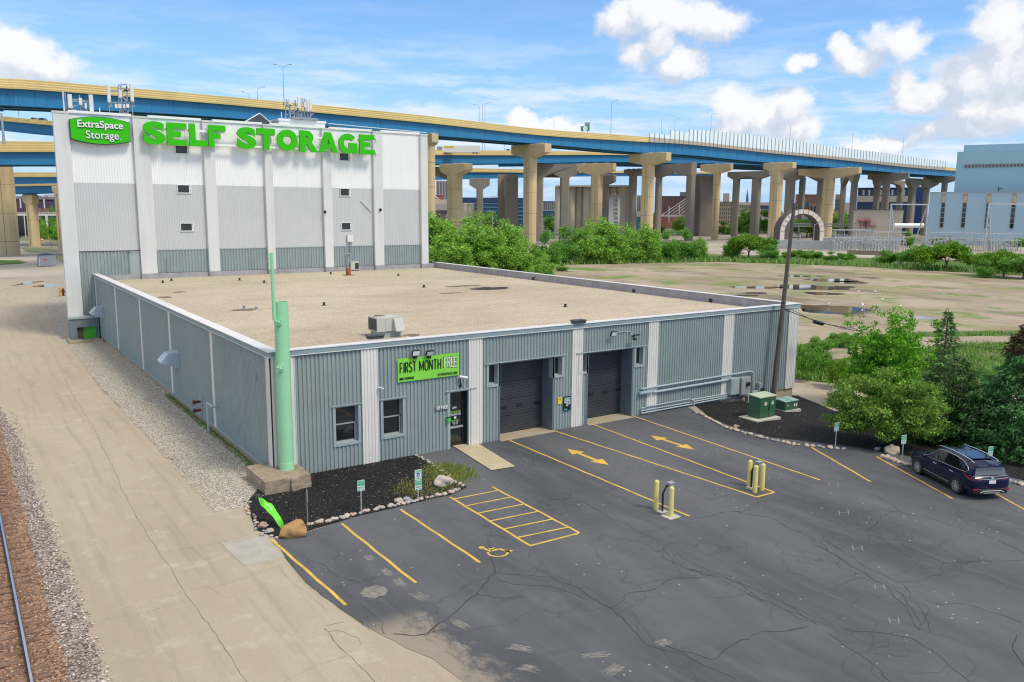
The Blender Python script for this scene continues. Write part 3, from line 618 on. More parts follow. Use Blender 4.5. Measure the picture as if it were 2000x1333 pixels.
patch('entry_walk', [(9.55,.85),(10.95,.85),(10.95,-.1),(10.35,-4.45),(9.05,-4.3),(9.55,-.1)], mat('buff_concrete', (.50,.42,.27), .85, var=.08, fine=.08, dirt=.2, dscale=.8), .05, cut=False)
c = [gl(430,1062),(gl(520,1045)),gl(552,1088),gl(478,1108)]
patch('concrete_patch', c, mat('grey_patch', (.41,.375,.325), .9, fine=.1, dirt=.2), .0072, cut=False)
# ------------------------------------------------------------------ the low storage building
SL = (.285,.335,.330)
M_SLATE = mat('slate_siding', SL, .55, var=.07, vscale=.5, dirt=.35, dcol=(.19,.225,.22), dscale=.5, streak=True, fine=.03, fscale=8)
M_SLATE2 = mat('slate_trim', (.345,.395,.395), .5, var=.05, dirt=.2, dcol=(.2,.24,.26), dscale=.8)
M_WHT = mat('off_white_siding', (.74,.715,.66), .55, var=.04, vscale=.5, dirt=.32, dcol=(.40,.40,.38), dscale=.5, streak=True)
M_WHT2 = mat('white_panel', (.86,.855,.83), .5, var=.03, vscale=.4, dirt=.15, dcol=(.62,.62,.61), dscale=.4, streak=True)
M_LGR = mat('light_grey_panel', (.56,.56,.55), .55, var=.03, vscale=.4, dirt=.18, dcol=(.38,.38,.38), dscale=.4, streak=True)
M_COL = mat('column_cladding', (.68,.675,.65), .55, var=.04, vscale=.3, dirt=.35, dcol=(.42,.42,.41), dscale=.5, streak=True)
M_COP = mat('metal_coping', (.72,.70,.70), .45, var=.10, vscale=.25, dirt=.25, dcol=(.5,.45,.42))
M_FAS = mat('grey_fascia', (.25,.32,.34), .5, var=.05)
M_FND = mat('foundation_concrete', (.42,.34,.24), .9, var=.15, fine=.12, dirt=.5, dcol=(.14,.11,.08), dscale=1.2, bump=.4, bscale=12)
M_DDOOR = mat('charcoal_door', (.038,.043,.052), .45, var=.15, vscale=.8, dirt=.25, dcol=(.09,.095,.10), dscale=1.1)
M_DARK = mat('dark_frame', (.012,.014,.016), .35, var=0)
M_GLS = mat('dark_glass', (.010,.016,.020), .04, var=.3, vscale=.9, spec=.9)
M_GREEN = mat('bright_green_paint', (.10,.50,.015), .45, var=.05)
M_MET = mat('grey_metal', (.42,.44,.44), .4, metal=.3, var=.08, dirt=.2)
M_BLK = mat('black_paint', (.015,.015,.017), .4, var=0)
M_WPT = mat('white_paint', (.8,.8,.78), .45, var=.03)
M_FLASH = mat('roof_flashing', (.36,.35,.36), .6, var=.12, dirt=.5, dcol=(.16,.13,.11), dscale=1.)
W_, D_, H_ = 37.38, 51.65, 6.0; RZ = 5.35
B = thing('storage_building', 'long low slate blue storage building with ribbed siding and a flat gravel roof', 'building', (0,0,0))
PW, TOPZ = .30, H_-.24
openings = []
def rect(a, b_, c, d):                    # (px left, px right) at heights given by pixels at the left edge
    x0 = YP(a[0], a[1]).x; x1 = YP(b_[0], b_[1]).x; return x0, x1
wins = []
for (xl, yt, yb, xr) in ((654,797,868,698.5),(747,783.5,853,785.5)):
    x0, x1 = YP(xl, yt).x, YP(xr, yt).x; wins.append((x0, YP(xl, yb).z, x1, YP(xl, yt).z))
small = []
for (xl, yt, yb, xr) in ((953.5,713.5,752,971),(1082,698.5,734,1097),(1130,692,727.5,1145),(1241.5,680,713.5,1255)):
    small.append((YP(xl, yt).x, YP(xl, yb).z, YP(xr, yt).x, YP(xl, yt).z))
g1 = (YP(975.7,711).x, 0., YP(1078.5,700).x, YP(976,711).z); g2 = (YP(1148,691).x, 0., YP(1234,682).x, YP(1148,691).z)
dr = (YP(877.7,767).x, 0., YP(917,767).x, YP(878,767).z)
OPN = wins+small+[g1, g2, dr]
def wall_rects(x0, x1, z0, z1, ops):
    xs = sorted({x0, x1} | {v for o in ops for v in (o[0], o[2]) if x0 < v < x1}); out = []
    for a, b_ in zip(xs, xs[1:]):
        zc = z0
        for o in sorted([o for o in ops if o[0] <= a+1e-6 and o[2] >= b_-1e-6], key=lambda o: o[1]):
            if o[3] <= z0 or o[1] >= z1: continue
            if o[1] > zc+1e-3: out.append((a, b_, zc, o[1]))
            zc = max(zc, o[3])
        if zc < z1: out.append((a, b_, zc, z1))
    return out
PIL = [(0.0,1.08),(4.35,5.21),(10.36,11.22),(17.22,18.01),(23.08,23.94),(29.75,30.7),(36.35,W_)]
EXT = [(o[0]-.02, o[1]-.02 if o[1] > 0 else 0, o[2]+.02, o[3]+.02) for o in OPN]
bays = [(PIL[i][1], PIL[i+1][0]) for i in range(6)]
for (a, b_) in bays:
    s = MB()
    for r in wall_rects(a, b_, 0.0, TOPZ, EXT): s.corr((0,0,0), (1,0,0), (0,-1,0), r[0], r[1], r[2], r[3], .205, .055)
    s.box(a, .001, -.06, b_, .03, 0); s.build('siding_panel', M_SLATE, B)
for i, (a, b_) in enumerate(PIL):
    s = MB(); zlo = 0
    s.corr((0,-.06,0), (1,0,0), (0,-1,0), a, b_, zlo, TOPZ, .172, .04); s.box(a, -.06, zlo, b_, .02, zlo+.01); s.box(a, -.06, zlo, a+.015, 0, TOPZ); s.box(b_-.015, -.06, zlo, b_, 0, TOPZ)
    s.build('pilaster', M_WHT, B)
# west side
s = MB(); pils = [(XP(225,556).y,.42),(XP(273,577).y,.42),(XP(330.5,604).y,.42),(XP(413,640).y,.42)]
ys_ = [D_-.25]+[p[0]+.21 for p in pils]; yn = [p[0]-.21 for p in pils]+[.55]
allY = []
for i in range(5):
    s = MB(); s.corr((0,0,0), (0,-1,0), (-1,0,0), -ys_[i] if i else -(D_-.7), -yn[i], .35, TOPZ, .2, .035); s.build('siding_panel', M_SLATE, B)
for (y, w_) in pils: s = MB(); s.box(-.075, y-w_/2, .35, .02, y+w_/2, TOPZ); s.build('pilaster', M_WHT, B)
s = MB(); s.box(-.075, D_-.7, .35, .02, D_-.05, TOPZ); s.build('pilaster', M_WHT, B)
s = MB(); s.corr((-.06,0,0), (0,-1,0), (-1,0,0), -.56, .1, .35, TOPZ, .172, .03); s.build('pilaster', M_WHT, B)
s = MB(); s.box(-.10, .55, .30, .0, D_-.1, .35); s.box(-.1, -.1, .30, 0, .55, .349); s.build('base_trim', M_SLATE2, B)
# east and north faces, foundation
s = MB(); s.corr((W_,0,0), (0,1,0), (1,0,0), .02, D_+18, 0, TOPZ, .2, .05); s.build('siding_panel', M_WHT, B)
s = MB(); s.box(.03, .03, -1.6, W_-.03, D_-.01, -.001); s.box(-.02, -.02, -.3, .4, D_-.02, .30)
for k in range(14): s.box(-.055, 2+k*3.6, -.3, .0, 2.12+k*3.6, .29)
s.build('foundation', M_FND, B)
s = MB(); s.box(.36, .36, RZ-.3, W_-.36, D_-.02, RZ); s.build('roof', M_ROOF, B)
s = MB(); s.box(.06, .08, .31, W_-.06, .30, TOPZ) if False else None
s.box(.05, .12, .0, .30, D_-.02, TOPZ); s.build('inner_wall', M_FLASH, B)
s = MB()                                             # parapet: fascia and coping
c0, c1 = H_-.24, H_-.02
s.box(-.14, -.14, c0, W_+.14, -.02, c1); s.box(-.14, -.02, c0, -.02, D_-.02, c1); s.box(W_+.02, -.02, c0, W_+.14, D_+1.2, c1); s.build('fascia', M_FAS, B)
s = MB(); s.box(-.17, -.17, H_-.02, W_+.17, .38, H_+.012); s.box(-.17, .38, H_-.02, .42, D_-.02, H_+.012); s.box(W_-.38, .38, H_-.02, W_+.17, D_-.1, H_+.012)
for y in range(3, 50, 3): s.box(-.172, y, H_+.012, .422, y+.07, H_+.018)
for x in range(3, 37, 3): s.box(x, -.172, H_+.012, x+.07, .382, H_+.018)
s.build('coping', M_COP, B)
s = MB(); s.box(-.16, -.16, c0-.03, W_+.16, -.13, c0); s.box(-.16, -.13, c0-.03, -.13, D_-.02, c0); s.build('drip_edge', M_WHT, B)
s = MB(); s.box(W_-.34, .38, RZ, W_-.20, D_-.1, H_-.03); s.box(.34, D_-.16, RZ, W_-.34, D_-.05, RZ+.5)
for k in range(17): s.box(W_-.37, 1+k*3, RZ, W_-.341, 1.1+k*3, H_-.1)
s.box(W_-.40, .38, RZ, W_-.30, D_-.1, RZ+.10); s.build('parapet_flashing', M_FLASH, B)
s = MB(); s.box(.30, .22, RZ-.1, W_-.3, .36, H_-.03); s.build('parapet_flashing', M_FLASH, B)
for k, y in enumerate((7.5, 16.2, 31.0)):
    s = MB(); s.box(W_-.42, y, RZ+.02, W_-.405, y+.35, RZ+.28); s.build('roof_scupper', M_BLK, B)
# windows and doors
def recess(o, dep, parent, name='window_frame', sill=True, tw=.13):
    x0, z0, x1, z1 = o; s = MB(); e = .075
    s.box(x0-tw, -e, z0-tw if sill else z0, x0, dep, z1+.0); s.box(x1, -e, z0-tw if sill else z0, x1+tw, dep, z1)
    if sill: s.box(x0, -e-.02, z0-tw, x1, dep, z0)
    s.box(x0-tw, -e, z1, x1+tw, dep, z1+.06)
    return s.build(name, M_SLATE2, parent)
def lintel(x0, x1, z, parent): s = MB(); s.box(x0, -.13, z+.06, x1, -.076, z+.11); s.build('lintel', M_SLATE2, parent)
for o in wins:
    wf = MB(); x0, z0, x1, z1 = o; wf.box(x0, .24, z0, x1, .30, z1); w_o = wf.build('window', M_GLS, B)
    recess(o, .32, w_o); lintel(x0-.2, x1+.2, z1, w_o)
    s = MB(); zm = (z0+z1)/2
    s.box(x0, .19, zm-.03, x1, .24, zm+.03); s.box(x0, .19, z0, x0+.05, .24, z1); s.box(x1-.06, .19, z0, x1, .24, z1); s.box(x0+.05, .19, z0, x1-.06, .24, z0+.06); s.box(x0+.05, .19, z1-.05, x1-.06, .24, z1)
    s.box(x1-.12, .14, z0, x1-.08, .19, zm); s.build('sash', M_MET, w_o)
for o in small:
    s = MB(); x0, z0, x1, z1 = o; s.box(x0, .24, z0, x1, .28, z1); w_o = s.build('window', M_GLS, B); recess(o, .3, w_o)
    s = MB(); s.box(x0, .19, z0, x0+.04, .24, z1); s.box(x1-.05, .19, z0, x1, .24, z1); s.box(x0+.04, .19, z0, x1-.05, .24, z0+.05); s.build('sash', M_MET, w_o)
for gi, (g, wl, wr) in enumerate(((g1, small[0], small[1]), (g2, small[2], small[3]))):
    x0, _, x1, z1 = g; DP_ = .9; s = MB(); n = 26
    for k in range(n):                               # panelled overhead door
        za = .04+(z1-.04)*k/n; zb = .04+(z1-.04)*(k+1)/n; lip = .012 if k % 6 else .03
        s.add([(x0, DP_, za+lip), (x1, DP_, za+lip), (x1, DP_, zb), (x0, DP_, zb), (x0, DP_+.02, za), (x1, DP_+.02, za)], [(0,1,2,3), (4,5,1,0)])
    s.box(x0, DP_+.021, .04, x1, DP_+.1, z1); gd = s.build('garage_door', M_DDOOR, B)
    gd['label'] = 'charcoal overhead door'
    pts = [(983,796),(1015,791),(1049,786)] if gi == 0 else [(1153,770),(1181,766),(1209,761)]
    for (px, py) in pts:
        q = YP(px, py, DP_); s = MB(); rr = [(.24*(1 if abs(cos(t)) < .3 else 1)*(abs(cos(t))**.5)*(1 if cos(t) > 0 else -1), .085*(abs(sin(t))**.6)*(1 if sin(t) > 0 else -1)) for t in [2*pi*i/24 for i in range(24)]]
        s.prism(rr, (q.x, DP_-.03, q.z), (1,0,0), (0,0,1), (0,.028,0)); s.prism([(a*.8, b_*.65) for a, b_ in rr], (q.x, DP_-.036, q.z), (1,0,0), (0,0,1), (0,.005,0))
        s.build('door_window', M_GLS, gd)
    s = MB(); s.box(x0-.11, -.075, 0, x0, DP_+.02, z1); s.box(x1, -.075, 0, x1+.11, DP_+.02, z1); s.box(x0-.11, -.075, z1, x1+.11, DP_+.02, z1+.07); s.build('door_frame', mat('slate_jamb', (.13,.165,.19), .55), B)
    s = MB(); s.box(wl[0]-.25, -.135, z1+.07, wr[2]+.25, -.076, z1+.12); s.build('lintel', M_SLATE2, B)
    s = MB(); s.box(x0, -.12, -.05, x1, DP_-.01, .04); s.box(x0-.05, -.35, -.05, x1+.05, -.12, .025); s.build('threshold', M_FND, B)
x0, _, x1, z1 = dr; od = MB(); od.box(x0, .32, .03, x1, .36, z1); odoor = od.build('office_door', M_GLS, B)
s = MB(); zt = YP(878.5, 790).z
for q in ((x0, .03, x0+.07, z1), (x1-.26, .03, x1, z1), (x0+.07, .03, x1-.26, .22), (x0+.07, zt-.05, x1-.26, zt+.04), (x0+.07, z1-.07, x1-.26, z1), (x0+.07, .22, x0+.13, zt-.05), (x1-.32, .22, x1-.26, zt-.05)): s.box(q[0], .27, q[1], q[2], .32, q[3])
s.build('door_frame', M_DARK, odoor)
s = MB(); s.box(x0+.07, .22, 1.0, x1-.27, .27, 1.11); s.build('push_bar', M_MET, odoor)
recess((x0, 0, x1, z1), .36, odoor, 'door_surround', False, .16); lintel(x0-.28, x1+.38, z1, odoor)
dx = x0+.12; dw = x1-x0-.44
for (t, a, b_, c, d, m_) in (('694', .30, .62, 2.02, 2.14, M_WPT), ('RENT YOUR UNIT', .06, .95, 1.80, 1.90, mat('lime_vinyl', (.42,.72,.06), .5)), ('EXTRASPACE.COM', .04, .95, 1.66, 1.77, M_WPT), ('OFFICE HOURS', .2, .82, 1.36, 1.42, mat('lime_vinyl', ())), ('9:30 - 6:00', .3, .76, 1.27, 1.33, M_WPT), ('9:00 - 5:30', .34, .72, 1.18, 1.24, M_WPT)):
    if m_ is None: continue
    textmb(t, dx+dw*a, dx+dw*b_, c, d, (0,.319,0), (1,0,0), (0,0,1), (0,-1,0), .006, .01).build('door_lettering', m_, odoor)
s = MB(); s.box(dx+dw*.44, .31, 1.48, dx+dw*.6, .318, 1.6); s.build('door_lettering', M_WPT, odoor)

# ---- things fixed to the front
def on_wall(p0, p1, Y=-.1): a = YP(*p0, Y); b_ = YP(*p1, Y); return a.x, b_.x, a.z, b_.z
bx0 = YP(776,701.5,-.12).x; bx1 = YP(896,688.3,-.12).x; bz1 = YP(776,701.5,-.12).z; bz0 = YP(776.5,747.5,-.12).z
bn = thing('vinyl_banner', 'lime green vinyl banner with black and white lettering above the office', 'banner', ((bx0+bx1)/2, -.12, (bz0+bz1)/2))
s = MB(); nx_ = 24
for i in range(nx_+1):
    x = bx0+(bx1-bx0)*i/nx_
    for j in range(7): z = bz0+(bz1-bz0)*j/6; s.v.append((x, -.12-.014*(1+noise.noise(Vector((x*1.5, z*2.5, 4)))), z))
for i in range(nx_):
    for j in range(6): s.f.append((i*7+j, (i+1)*7+j, (i+1)*7+j+1, i*7+j+1))
s.build('sheet', mat('lime_vinyl_sheet', (.235,.66,.06), .45, var=.05), bn, smooth=60)
BW, BH = bx1-bx0, bz1-bz0
def bt(t, a, b_, c, d, m, th, dep=.012, y=-.150): joined(block(t, bx0+BW*a, bx0+BW*b_, bz0+BH*c, bz0+BH*d, (0,y,0), (1,0,0), (0,0,1), (0,-1,0), th, dep, .55)).build('lettering', m, bn)
bt('FIRST', .03, .29, .37, .83, M_BLK, .052); bt('MONTH', .34, .70, .37, .83, M_BLK, .052); bt('FREE', .733, .977, .37, .87, M_BLK, .088, .006); bt('FREE', .741, .969, .395, .845, M_WPT, .05, .006, -.160)
bt('888-STORAGE', .025, .255, .08, .19, M_BLK, .028); bt('EXTRASPACE.COM', .645, .97, .07, .18, M_BLK, .020)
def flood(px, py, Y, label, tilt=0.5, arm=None):
    q = YP(px, py, Y); t = thing('flood_light', label, 'flood light', (q.x, q.y, q.z))
    s = MB(); a = Vector((0, -cos(tilt), -sin(tilt))); u = Vector((1,0,0)); v = u.cross(a)
    s.obox(q, u*.21, v*.14, a*.05); s.build('housing', M_DARK, t)
    s = MB(); s.obox(q+a*.055, u*.18, v*.11, a*.006); s.build('lens', mat('lamp_lens', (.75,.78,.75), .2, var=0), t)
    s = MB()
    if arm: s.path([Vector(p) for p in arm], .028)
    else: s.bar(q-a*.05, q-a*.05+Vector((0,.18,-.22)), .05)
    s.box(q.x-.07, q.y+.0, q.z-.28, q.x+.07, q.y+.2, q.z-.16) if not arm else None
    s.build('bracket', M_DARK if not arm else M_MET, t); return t
flood(812, 690, -.3, 'black flood light above the left part of the green banner', .2); flood(839.5, 690, -.3, 'black flood light above the middle of the green banner', .5)
qa = YP(1200, 650, -.06); qb = YP(1231.5, 648, -.06); qc = YP(1234, 655, -.2)
flood(1198.5, 652.5, -.35, 'black flood light over the right garage door, at the start of a pipe', .3, [qa+Vector((0,-.2,0)), qa, qb, qc])
flood(1242, 656, -.5, 'black flood light tilted out on an arm over the right garage door', 1.1)
def cctv(px, py, label, s_=1.):
    q = YP(px, py, -.3); t = thing('security_camera', label, 'camera', (q.x, 0, q.z))
    s = MB(); s.tube(q+Vector((-.13*s_,.1,.04)), q+Vector((.16*s_,-.1,-.03)), .055*s_, .055*s_, 10); s.build('housing', M_WPT, t, 40)
    s = MB(); s.bar(q, (q.x-.05, -.04, q.z-.08), .035); s.box(q.x-.1, -.09, q.z-.14, q.x, -.04, q.z-.02); s.build('bracket', M_MET, t); return t
cctv(744.5, 758.5, 'small white camera left of the office, under the left end of the banner', .6); tcam = cctv(905, 737.5, 'white bullet camera right of the banner above the office door', 1.25)
q = YP(900, 754, -.1); s = MB(); s.box(q.x-.05, -.13, q.z-.06, q.x+.05, -.05, q.z+.07); s.bar((q.x, -.09, q.z+.07), (q.x, -.09, q.z+.5), .025); tag(s.build('junction_box', M_DARK), 'small dark junction box on a cable under the white bullet camera', 'junction box')
t = thing('office_sign', 'grey plate with raised white OFFICE letters left of the office door', 'sign', (YP(860,797).x, -.1, YP(860,797).z))
ax0, ax1, az0, az1 = YP(848.5,797).x, YP(873.5,797).x, YP(849,802).z, YP(849,792.8).z
s = MB(); s.box(ax0, -.115, az0, ax1, -.075, az1); s.build('plate', mat('sign_grey', (.16,.17,.17), .5), t)
joined(block('OFFICE', ax0+.05, ax1-.03, az0+.04, az1-.02, (0,-.116,0), (1,0,0), (0,0,1), (0,-1,0), .032, .03, .9)).build('lettering', M_WPT, t)
t = thing('drop_box', 'bright green drop box on the wall left of the office door', 'drop box', (YP(875,820).x, -.1, YP(875,820).z))
a = YP(872,824,-.1); b_ = YP(878.3,815,-.1); s = MB(); s.box(a.x, -.22, a.z, b_.x, -.075, b_.z); s.build('box', mat('leaf_green_box', (.05,.55,.08), .4), t, bevel=.015)
s = MB(); s.box(a.x-.01, -.235, b_.z, b_.x+.01, -.075, b_.z+.02); s.build('lid', M_DARK, t)
t = thing('notice_sign', 'small yellow notice on the siding between the garage doors', 'sign', (YP(1094,783).x, -.08, YP(1094,783).z))
a = YP(1089.7,790,-.09); b_ = YP(1098,776.3,-.09); s = MB(); s.box(a.x, -.095, a.z, b_.x, -.075, b_.z); s.build('plate', mat('sign_yellow', (.80,.66,.02), .5), t)
textmb('5', a.x+.12, b_.x-.12, a.z+.1, a.z+.34, (0,-.096,0), (1,0,0), (0,0,1), (0,-1,0), .003).build('lettering', mat('sign_brown', (.25,.15,.02)), t)
textmb('MPH', a.x+.07, b_.x-.07, b_.z-.16, b_.z-.06, (0,-.096,0), (1,0,0), (0,0,1), (0,-1,0), .003).build('lettering', mat('sign_brown', ()), t)
t = thing('welcome_sign', 'tall black information sign with green header and white lines between the garage doors', 'sign', (YP(1107,788).x, -.1, YP(1107,788).z))
a = YP(1099.8,803,-.1); b_ = YP(1114.5,773.5,-.1); s = MB(); s.box(a.x, -.13, a.z, b_.x, -.10, b_.z); s.build('plate', mat('sign_navy', (.012,.018,.03), .4), t)
ww, hh = b_.x-a.x, b_.z-a.z; s = MB()
s.box(a.x+ww*.08, -.134, a.z+hh*.82, b_.x-ww*.06, -.13, a.z+hh*.93); s.box(a.x+ww*.08, -.134, a.z+hh*.05, a.x+ww*.5, -.13, a.z+hh*.13); s.build('header', mat('sign_teal', (.10,.45,.28), .5), t)
textmb('WELCOME', a.x+ww*.12, b_.x-ww*.1, a.z+hh*.845, a.z+hh*.905, (0,-.135,0), (1,0,0), (0,0,1), (0,-1,0), .003).build('lettering', M_WPT, t)
s = MB()
for (r, cols) in ((.70, (0,1,2)), (.585, (0,1,2)), (.465, (1,2)), (.35, (1,))):
    for c in cols: x = a.x+ww*(.1+.29*c); s.box(x, -.135, a.z+hh*r-.035*hh, x+ww*.24, -.13, a.z+hh*r+.03*hh)
s.box(a.x+ww*.08, -.135, a.z+hh*.77, b_.x-ww*.06, -.13, a.z+hh*.795); s.build('lettering', M_WPT, t)
# conduits and meters at the east end
def pipe(name, pts, r, label, cat='pipe', m=M_MET, group=None):
    s = MB(); s.path([Vector(p) for p in pts], r, 8); return tag(s.build(name, m, smooth=40), label, cat, group)
M_CND = mat('slate_conduit', (.40,.47,.49), .45, var=.08, dirt=.2)
def wp(px, py, Y=-.18): return YP(px, py, Y)
a, b_ = wp(1258,759.5), wp(1463,725.8); c = wp(1472,733); d = wp(1472,768)
pipe('conduit', [wp(1258,763), a, wp(1466,725.6), wp(1471,728.5), d], .055, 'upper painted conduit running east along the ribbed wall and bending down', 'conduit', M_CND)
pipe('conduit', [wp(1276,766.5), wp(1429,741)], .075, 'thicker middle conduit running from a junction box to the grey meter cabinet', 'conduit', M_CND)
for k, (dy, lb) in enumerate(((0,'topmost'),(5,'middle'),(10,'lowest'))):
    pipe('conduit', [wp(1252,798+dy), wp(1428,768+dy*.75)], .045, lb+' of three conduits low on the east part of the front wall', 'conduit', M_CND)
pipe('conduit', [wp(1262,795,-.25), wp(1347,779.5,-.25), wp(1355,783,-.25), wp(1355.5,801,-.25)], .04, 'low conduit that bends down into the mulch before the east wall', 'conduit', M_CND)
def cabinet(p0, p1, dep, name, label, m, cat='meter box', Y=-.08, fea=None):
    a = YP(*p0, Y-dep); b_ = YP(*p1, Y-dep); t = thing(name, label, cat, ((a.x+b_.x)/2, Y, min(a.z, b_.z)))
    s = MB(); s.box(a.x, Y-dep, a.z, b_.x, Y, b_.z); s.build('case', m, t, bevel=.012)
    s = MB(); s.box(a.x+.03, Y-dep-.02, a.z+.04, b_.x-.03, Y-dep, b_.z-.04); s.build('cover', m, t, bevel=.008)
    if fea: fea(a, b_, Y-dep, t)
    return t
cabinet((1251,771.5), (1277,762.5), .22, 'junction_box', 'long slate junction box at the west end of the middle conduit', M_CND, 'junction box')
cabinet((1253,762), (1262,757.5), .14, 'junction_box', 'small slate box at the west end of the upper conduit', M_CND, 'junction box')
cabinet((1427,773), (1445,738), .35, 'meter_cabinet', 'slate electrical cabinet, the wider left one of the pair by the conduits', M_SLATE2)
def mtr(a, b_, y, t):
    s = MB(); c_ = ((a.x+b_.x)/2+.12, y-.02, b_.z-.45); s.tube(c_, (c_[0], y-.16, c_[2]), .16, .14, 16); s.build('meter', M_GLS, t, 40)
cabinet((1447,773), (1467,736), .4, 'meter_cabinet', 'grey meter cabinet with a round glass meter, right one of the pair', M_MET, 'meter box', -.08, mtr)
q = wp(1461, 778, -.35); s = MB(); s.box(q.x-.14, -.45, zg(q.x)-.1, q.x+.14, -.2, q.z+.15); tag(s.build('cabinet_leg', M_MET), 'short grey conduit riser under the round meter cabinet', 'conduit riser')
cabinet((1469.5,776), (1480.5,763), .2, 'junction_box', 'small slate box beside the foot of the bending conduit', M_SLATE2, 'junction box')
cabinet((1481.8,772), (1489,748), .25, 'gas_meter', 'narrow grey meter near the utility pole', M_MET, 'gas meter', -.08, mtr)
cabinet((1490.5,767), (1498,758.5), .15, 'junction_box', 'small grey box just left of the utility pole', M_MET, 'junction box')
pipe('vent_pipe', [wp(1489,762,-.3), wp(1489.3,728,-.3)], .03, 'thin upright pipe rising from the narrow meter by the utility pole', 'pipe', M_SLATE2)
# ---- west side fittings
M_HOOD = mat('hood_metal', (.42,.50,.55), .4, var=.06)
def hood(px0, px1, pyt, pyb, label):
    a = XP(px1, pyt, 0); b_ = XP(px1, pyb, 0); yc = a.y; z1 = a.z; z0 = b_.z; t = thing('exhaust_hood', label, 'exhaust hood', (0, yc, z0)); hw = .55; h = z1-z0
    pr = [(0, z0), (0, z1), (-.65, z1-.05), (-1.12, z1-h*.52), (-1.12, z1-h*.60), (-.05, z0+.02)]
    s = MB(); s.prism([(p[0], p[1]) for p in pr], (0, yc-hw, 0), (1,0,0), (0,0,1), (0, 2*hw, 0)); s.build('hood', M_HOOD, t); 
    s = MB(); s.box(-.05, yc-hw-.06, z0-.04, -.0, yc+hw+.06, z1+.05); s.build('flange', M_SLATE2, t); return t
hood(180, 201, 598, 620, 'sheet metal exhaust hood on the west wall near the tower'); hood(312, 346, 686, 716, 'sheet metal exhaust hood on the west wall, midway along')
t = thing('standpipe', 'dark red fire department connection low on the west wall', 'standpipe', (0, XP(394,790).y, 0)); a = XP(394, 781); b_ = XP(394, 803)
s = MB()
for z in (a.z-.1, b_.z+.1):
    s.tube((-.02, a.y, z), (-.42, a.y, z), .08, .08, 10); s.tube((-.30, a.y, z), (-.30, a.y, z+.0001), .08); s.ball((-.42, a.y, z), .12, 10, 6)
    for k in range(6): th = k*pi/3; s.bar((-.48, a.y, z), (-.48, a.y+.16*cos(th), z+.16*sin(th)), .03)
s.build('valve', mat('dark_red_paint', (.16,.02,.018), .5, var=.2), t, 40)
s = MB(); s.box(-.08, a.y-.28, b_.z-.12, -.04, a.y+.28, a.z+.15); s.build('backplate', M_SLATE2, t)
y_ = XP(411, 800, -.2).y; zt = XP(411, 789, -.25).z
pipe('downpipe', [(-.05, y_-1.0, zt-.05), (-.35, y_-1.0, zt), (-.35, y_+.0, zt+.0), (-.35, y_+.0, .0)], .065, 'bent grey pipe low on the west wall beside the pilaster', 'pipe', M_CND)
q = XP(498, 739, -.12); t = thing('wall_lamp', 'tiny grey wall lamp high on the west wall near the corner', 'lamp', tuple(q)); s = MB(); s.box(-.16, q.y-.07, q.z-.07, -.03, q.y+.07, q.z+.05); s.bar((-.06, q.y, q.z), (-.06, q.y+.2, q.z+.35), .02); s.build('housing', M_MET, t)
q = XP(197, 636, -.08); s = MB(); s.box(-.06, q.y-.1, q.z-.12, -.036, q.y+.1, q.z+.12); tag(s.build('wall_plate', M_WPT), 'small white plate on the west wall under the far exhaust hood', 'plate')
# ------------------------------------------------------------------ the tower
T = thing('storage_tower', 'tall pale ribbed storage tower with seven columns behind the low roof', 'building', (17, D_, 0))
HT = 20.75; XL = -2.55; XR = 36.04; BK1, BK2 = 14.57, 8.12
COLS = [(XL,-1.25),(4.15,5.62),(10.6,11.7),(16.72,17.55),(23.1,24.1),(29.1,30.25),(35.15,XR)]
zlow = lambda x: 1.75 if x < 0.2 else RZ+.5
def yb(px, py): return YP(px, py, D_)
W6 = []
for (a, b_, c, d) in ((342,367,285,299.5),(346.5,371,362,376.5),(352.5,376.5,437,451),(662.5,682,300,313.5),(664,683,369,382.5),(666.5,685.5,436,449)):
    W6.append((yb(a, c).x, yb(a, d).z, yb(b_, c).x, yb(a, c).z))
door1 = (yb(252,515).x, RZ, yb(278,515).x, yb(252,492).z)
bays2 = [(COLS[i][1], COLS[i+1][0]) for i in range(6)]
for bi, (a, b_) in enumerate(bays2):
    for (z0, z1, m, nm) in ((BK1, HT+.12, M_WHT2, 'upper_panel'), (BK2, BK1, M_LGR, 'middle_panel')):
        s = MB()
        ops = [(o[0]-.02, o[1]-.02, o[2]+.02, o[3]+.02) for o in W6]
        for r in wall_rects(a, b_, z0, z1, [o for o in ops if a < o[0] < b_]): s.corr((0,D_,0), (1,0,0), (0,-1,0), r[0], r[1], r[2], r[3], .235, .022)
        s.build(nm, m, T)
    s = MB()
    if bi == 0:
        s.corr((0,D_,0), (1,0,0), (0,-1,0), a, .0, 1.8, BK2, .3, .07); s.corr((0,D_,0), (1,0,0), (0,-1,0), .0, b_, RZ+.45, BK2, .3, .07)
    else: s.corr((0,D_,0), (1,0,0), (0,-1,0), a, b_, RZ+.52, BK2, .3, .07)
    s.build('lower_panel', M_SLATE, T)
    s = MB(); s.box(a, D_-.09, BK2-.02, b_, D_-.05, BK2+.04); s.build('panel_trim', M_DARK if bi == 0 else M_SLATE2, T)
    s = MB(); s.box(a+.02, D_-.16, HT+.12, b_-.02, D_+.3, HT+.36 if bi != 0 else HT+.36); s.build('coping', M_WHT2, T)
for i, (a, b_) in enumerate(COLS):
    s = MB(); z0 = 1.68 if i == 0 else RZ+.5
    s.box(a, D_-.42, z0, b_, D_+.1, HT)
    s.build('column', M_COL, T, bevel=.03)
    s = MB(); s.box(a-.03, D_-.46, HT, b_+.03, D_+.2, HT+.2); s.build('column_cap', mat('column_cap_paint', (.62,.61,.58), .6, dirt=.3), T)
    if i: s = MB(); s.box(a-.02, D_-.45, RZ, b_+.02, D_, RZ+.5); s.build('column_base', M_FLASH, T)
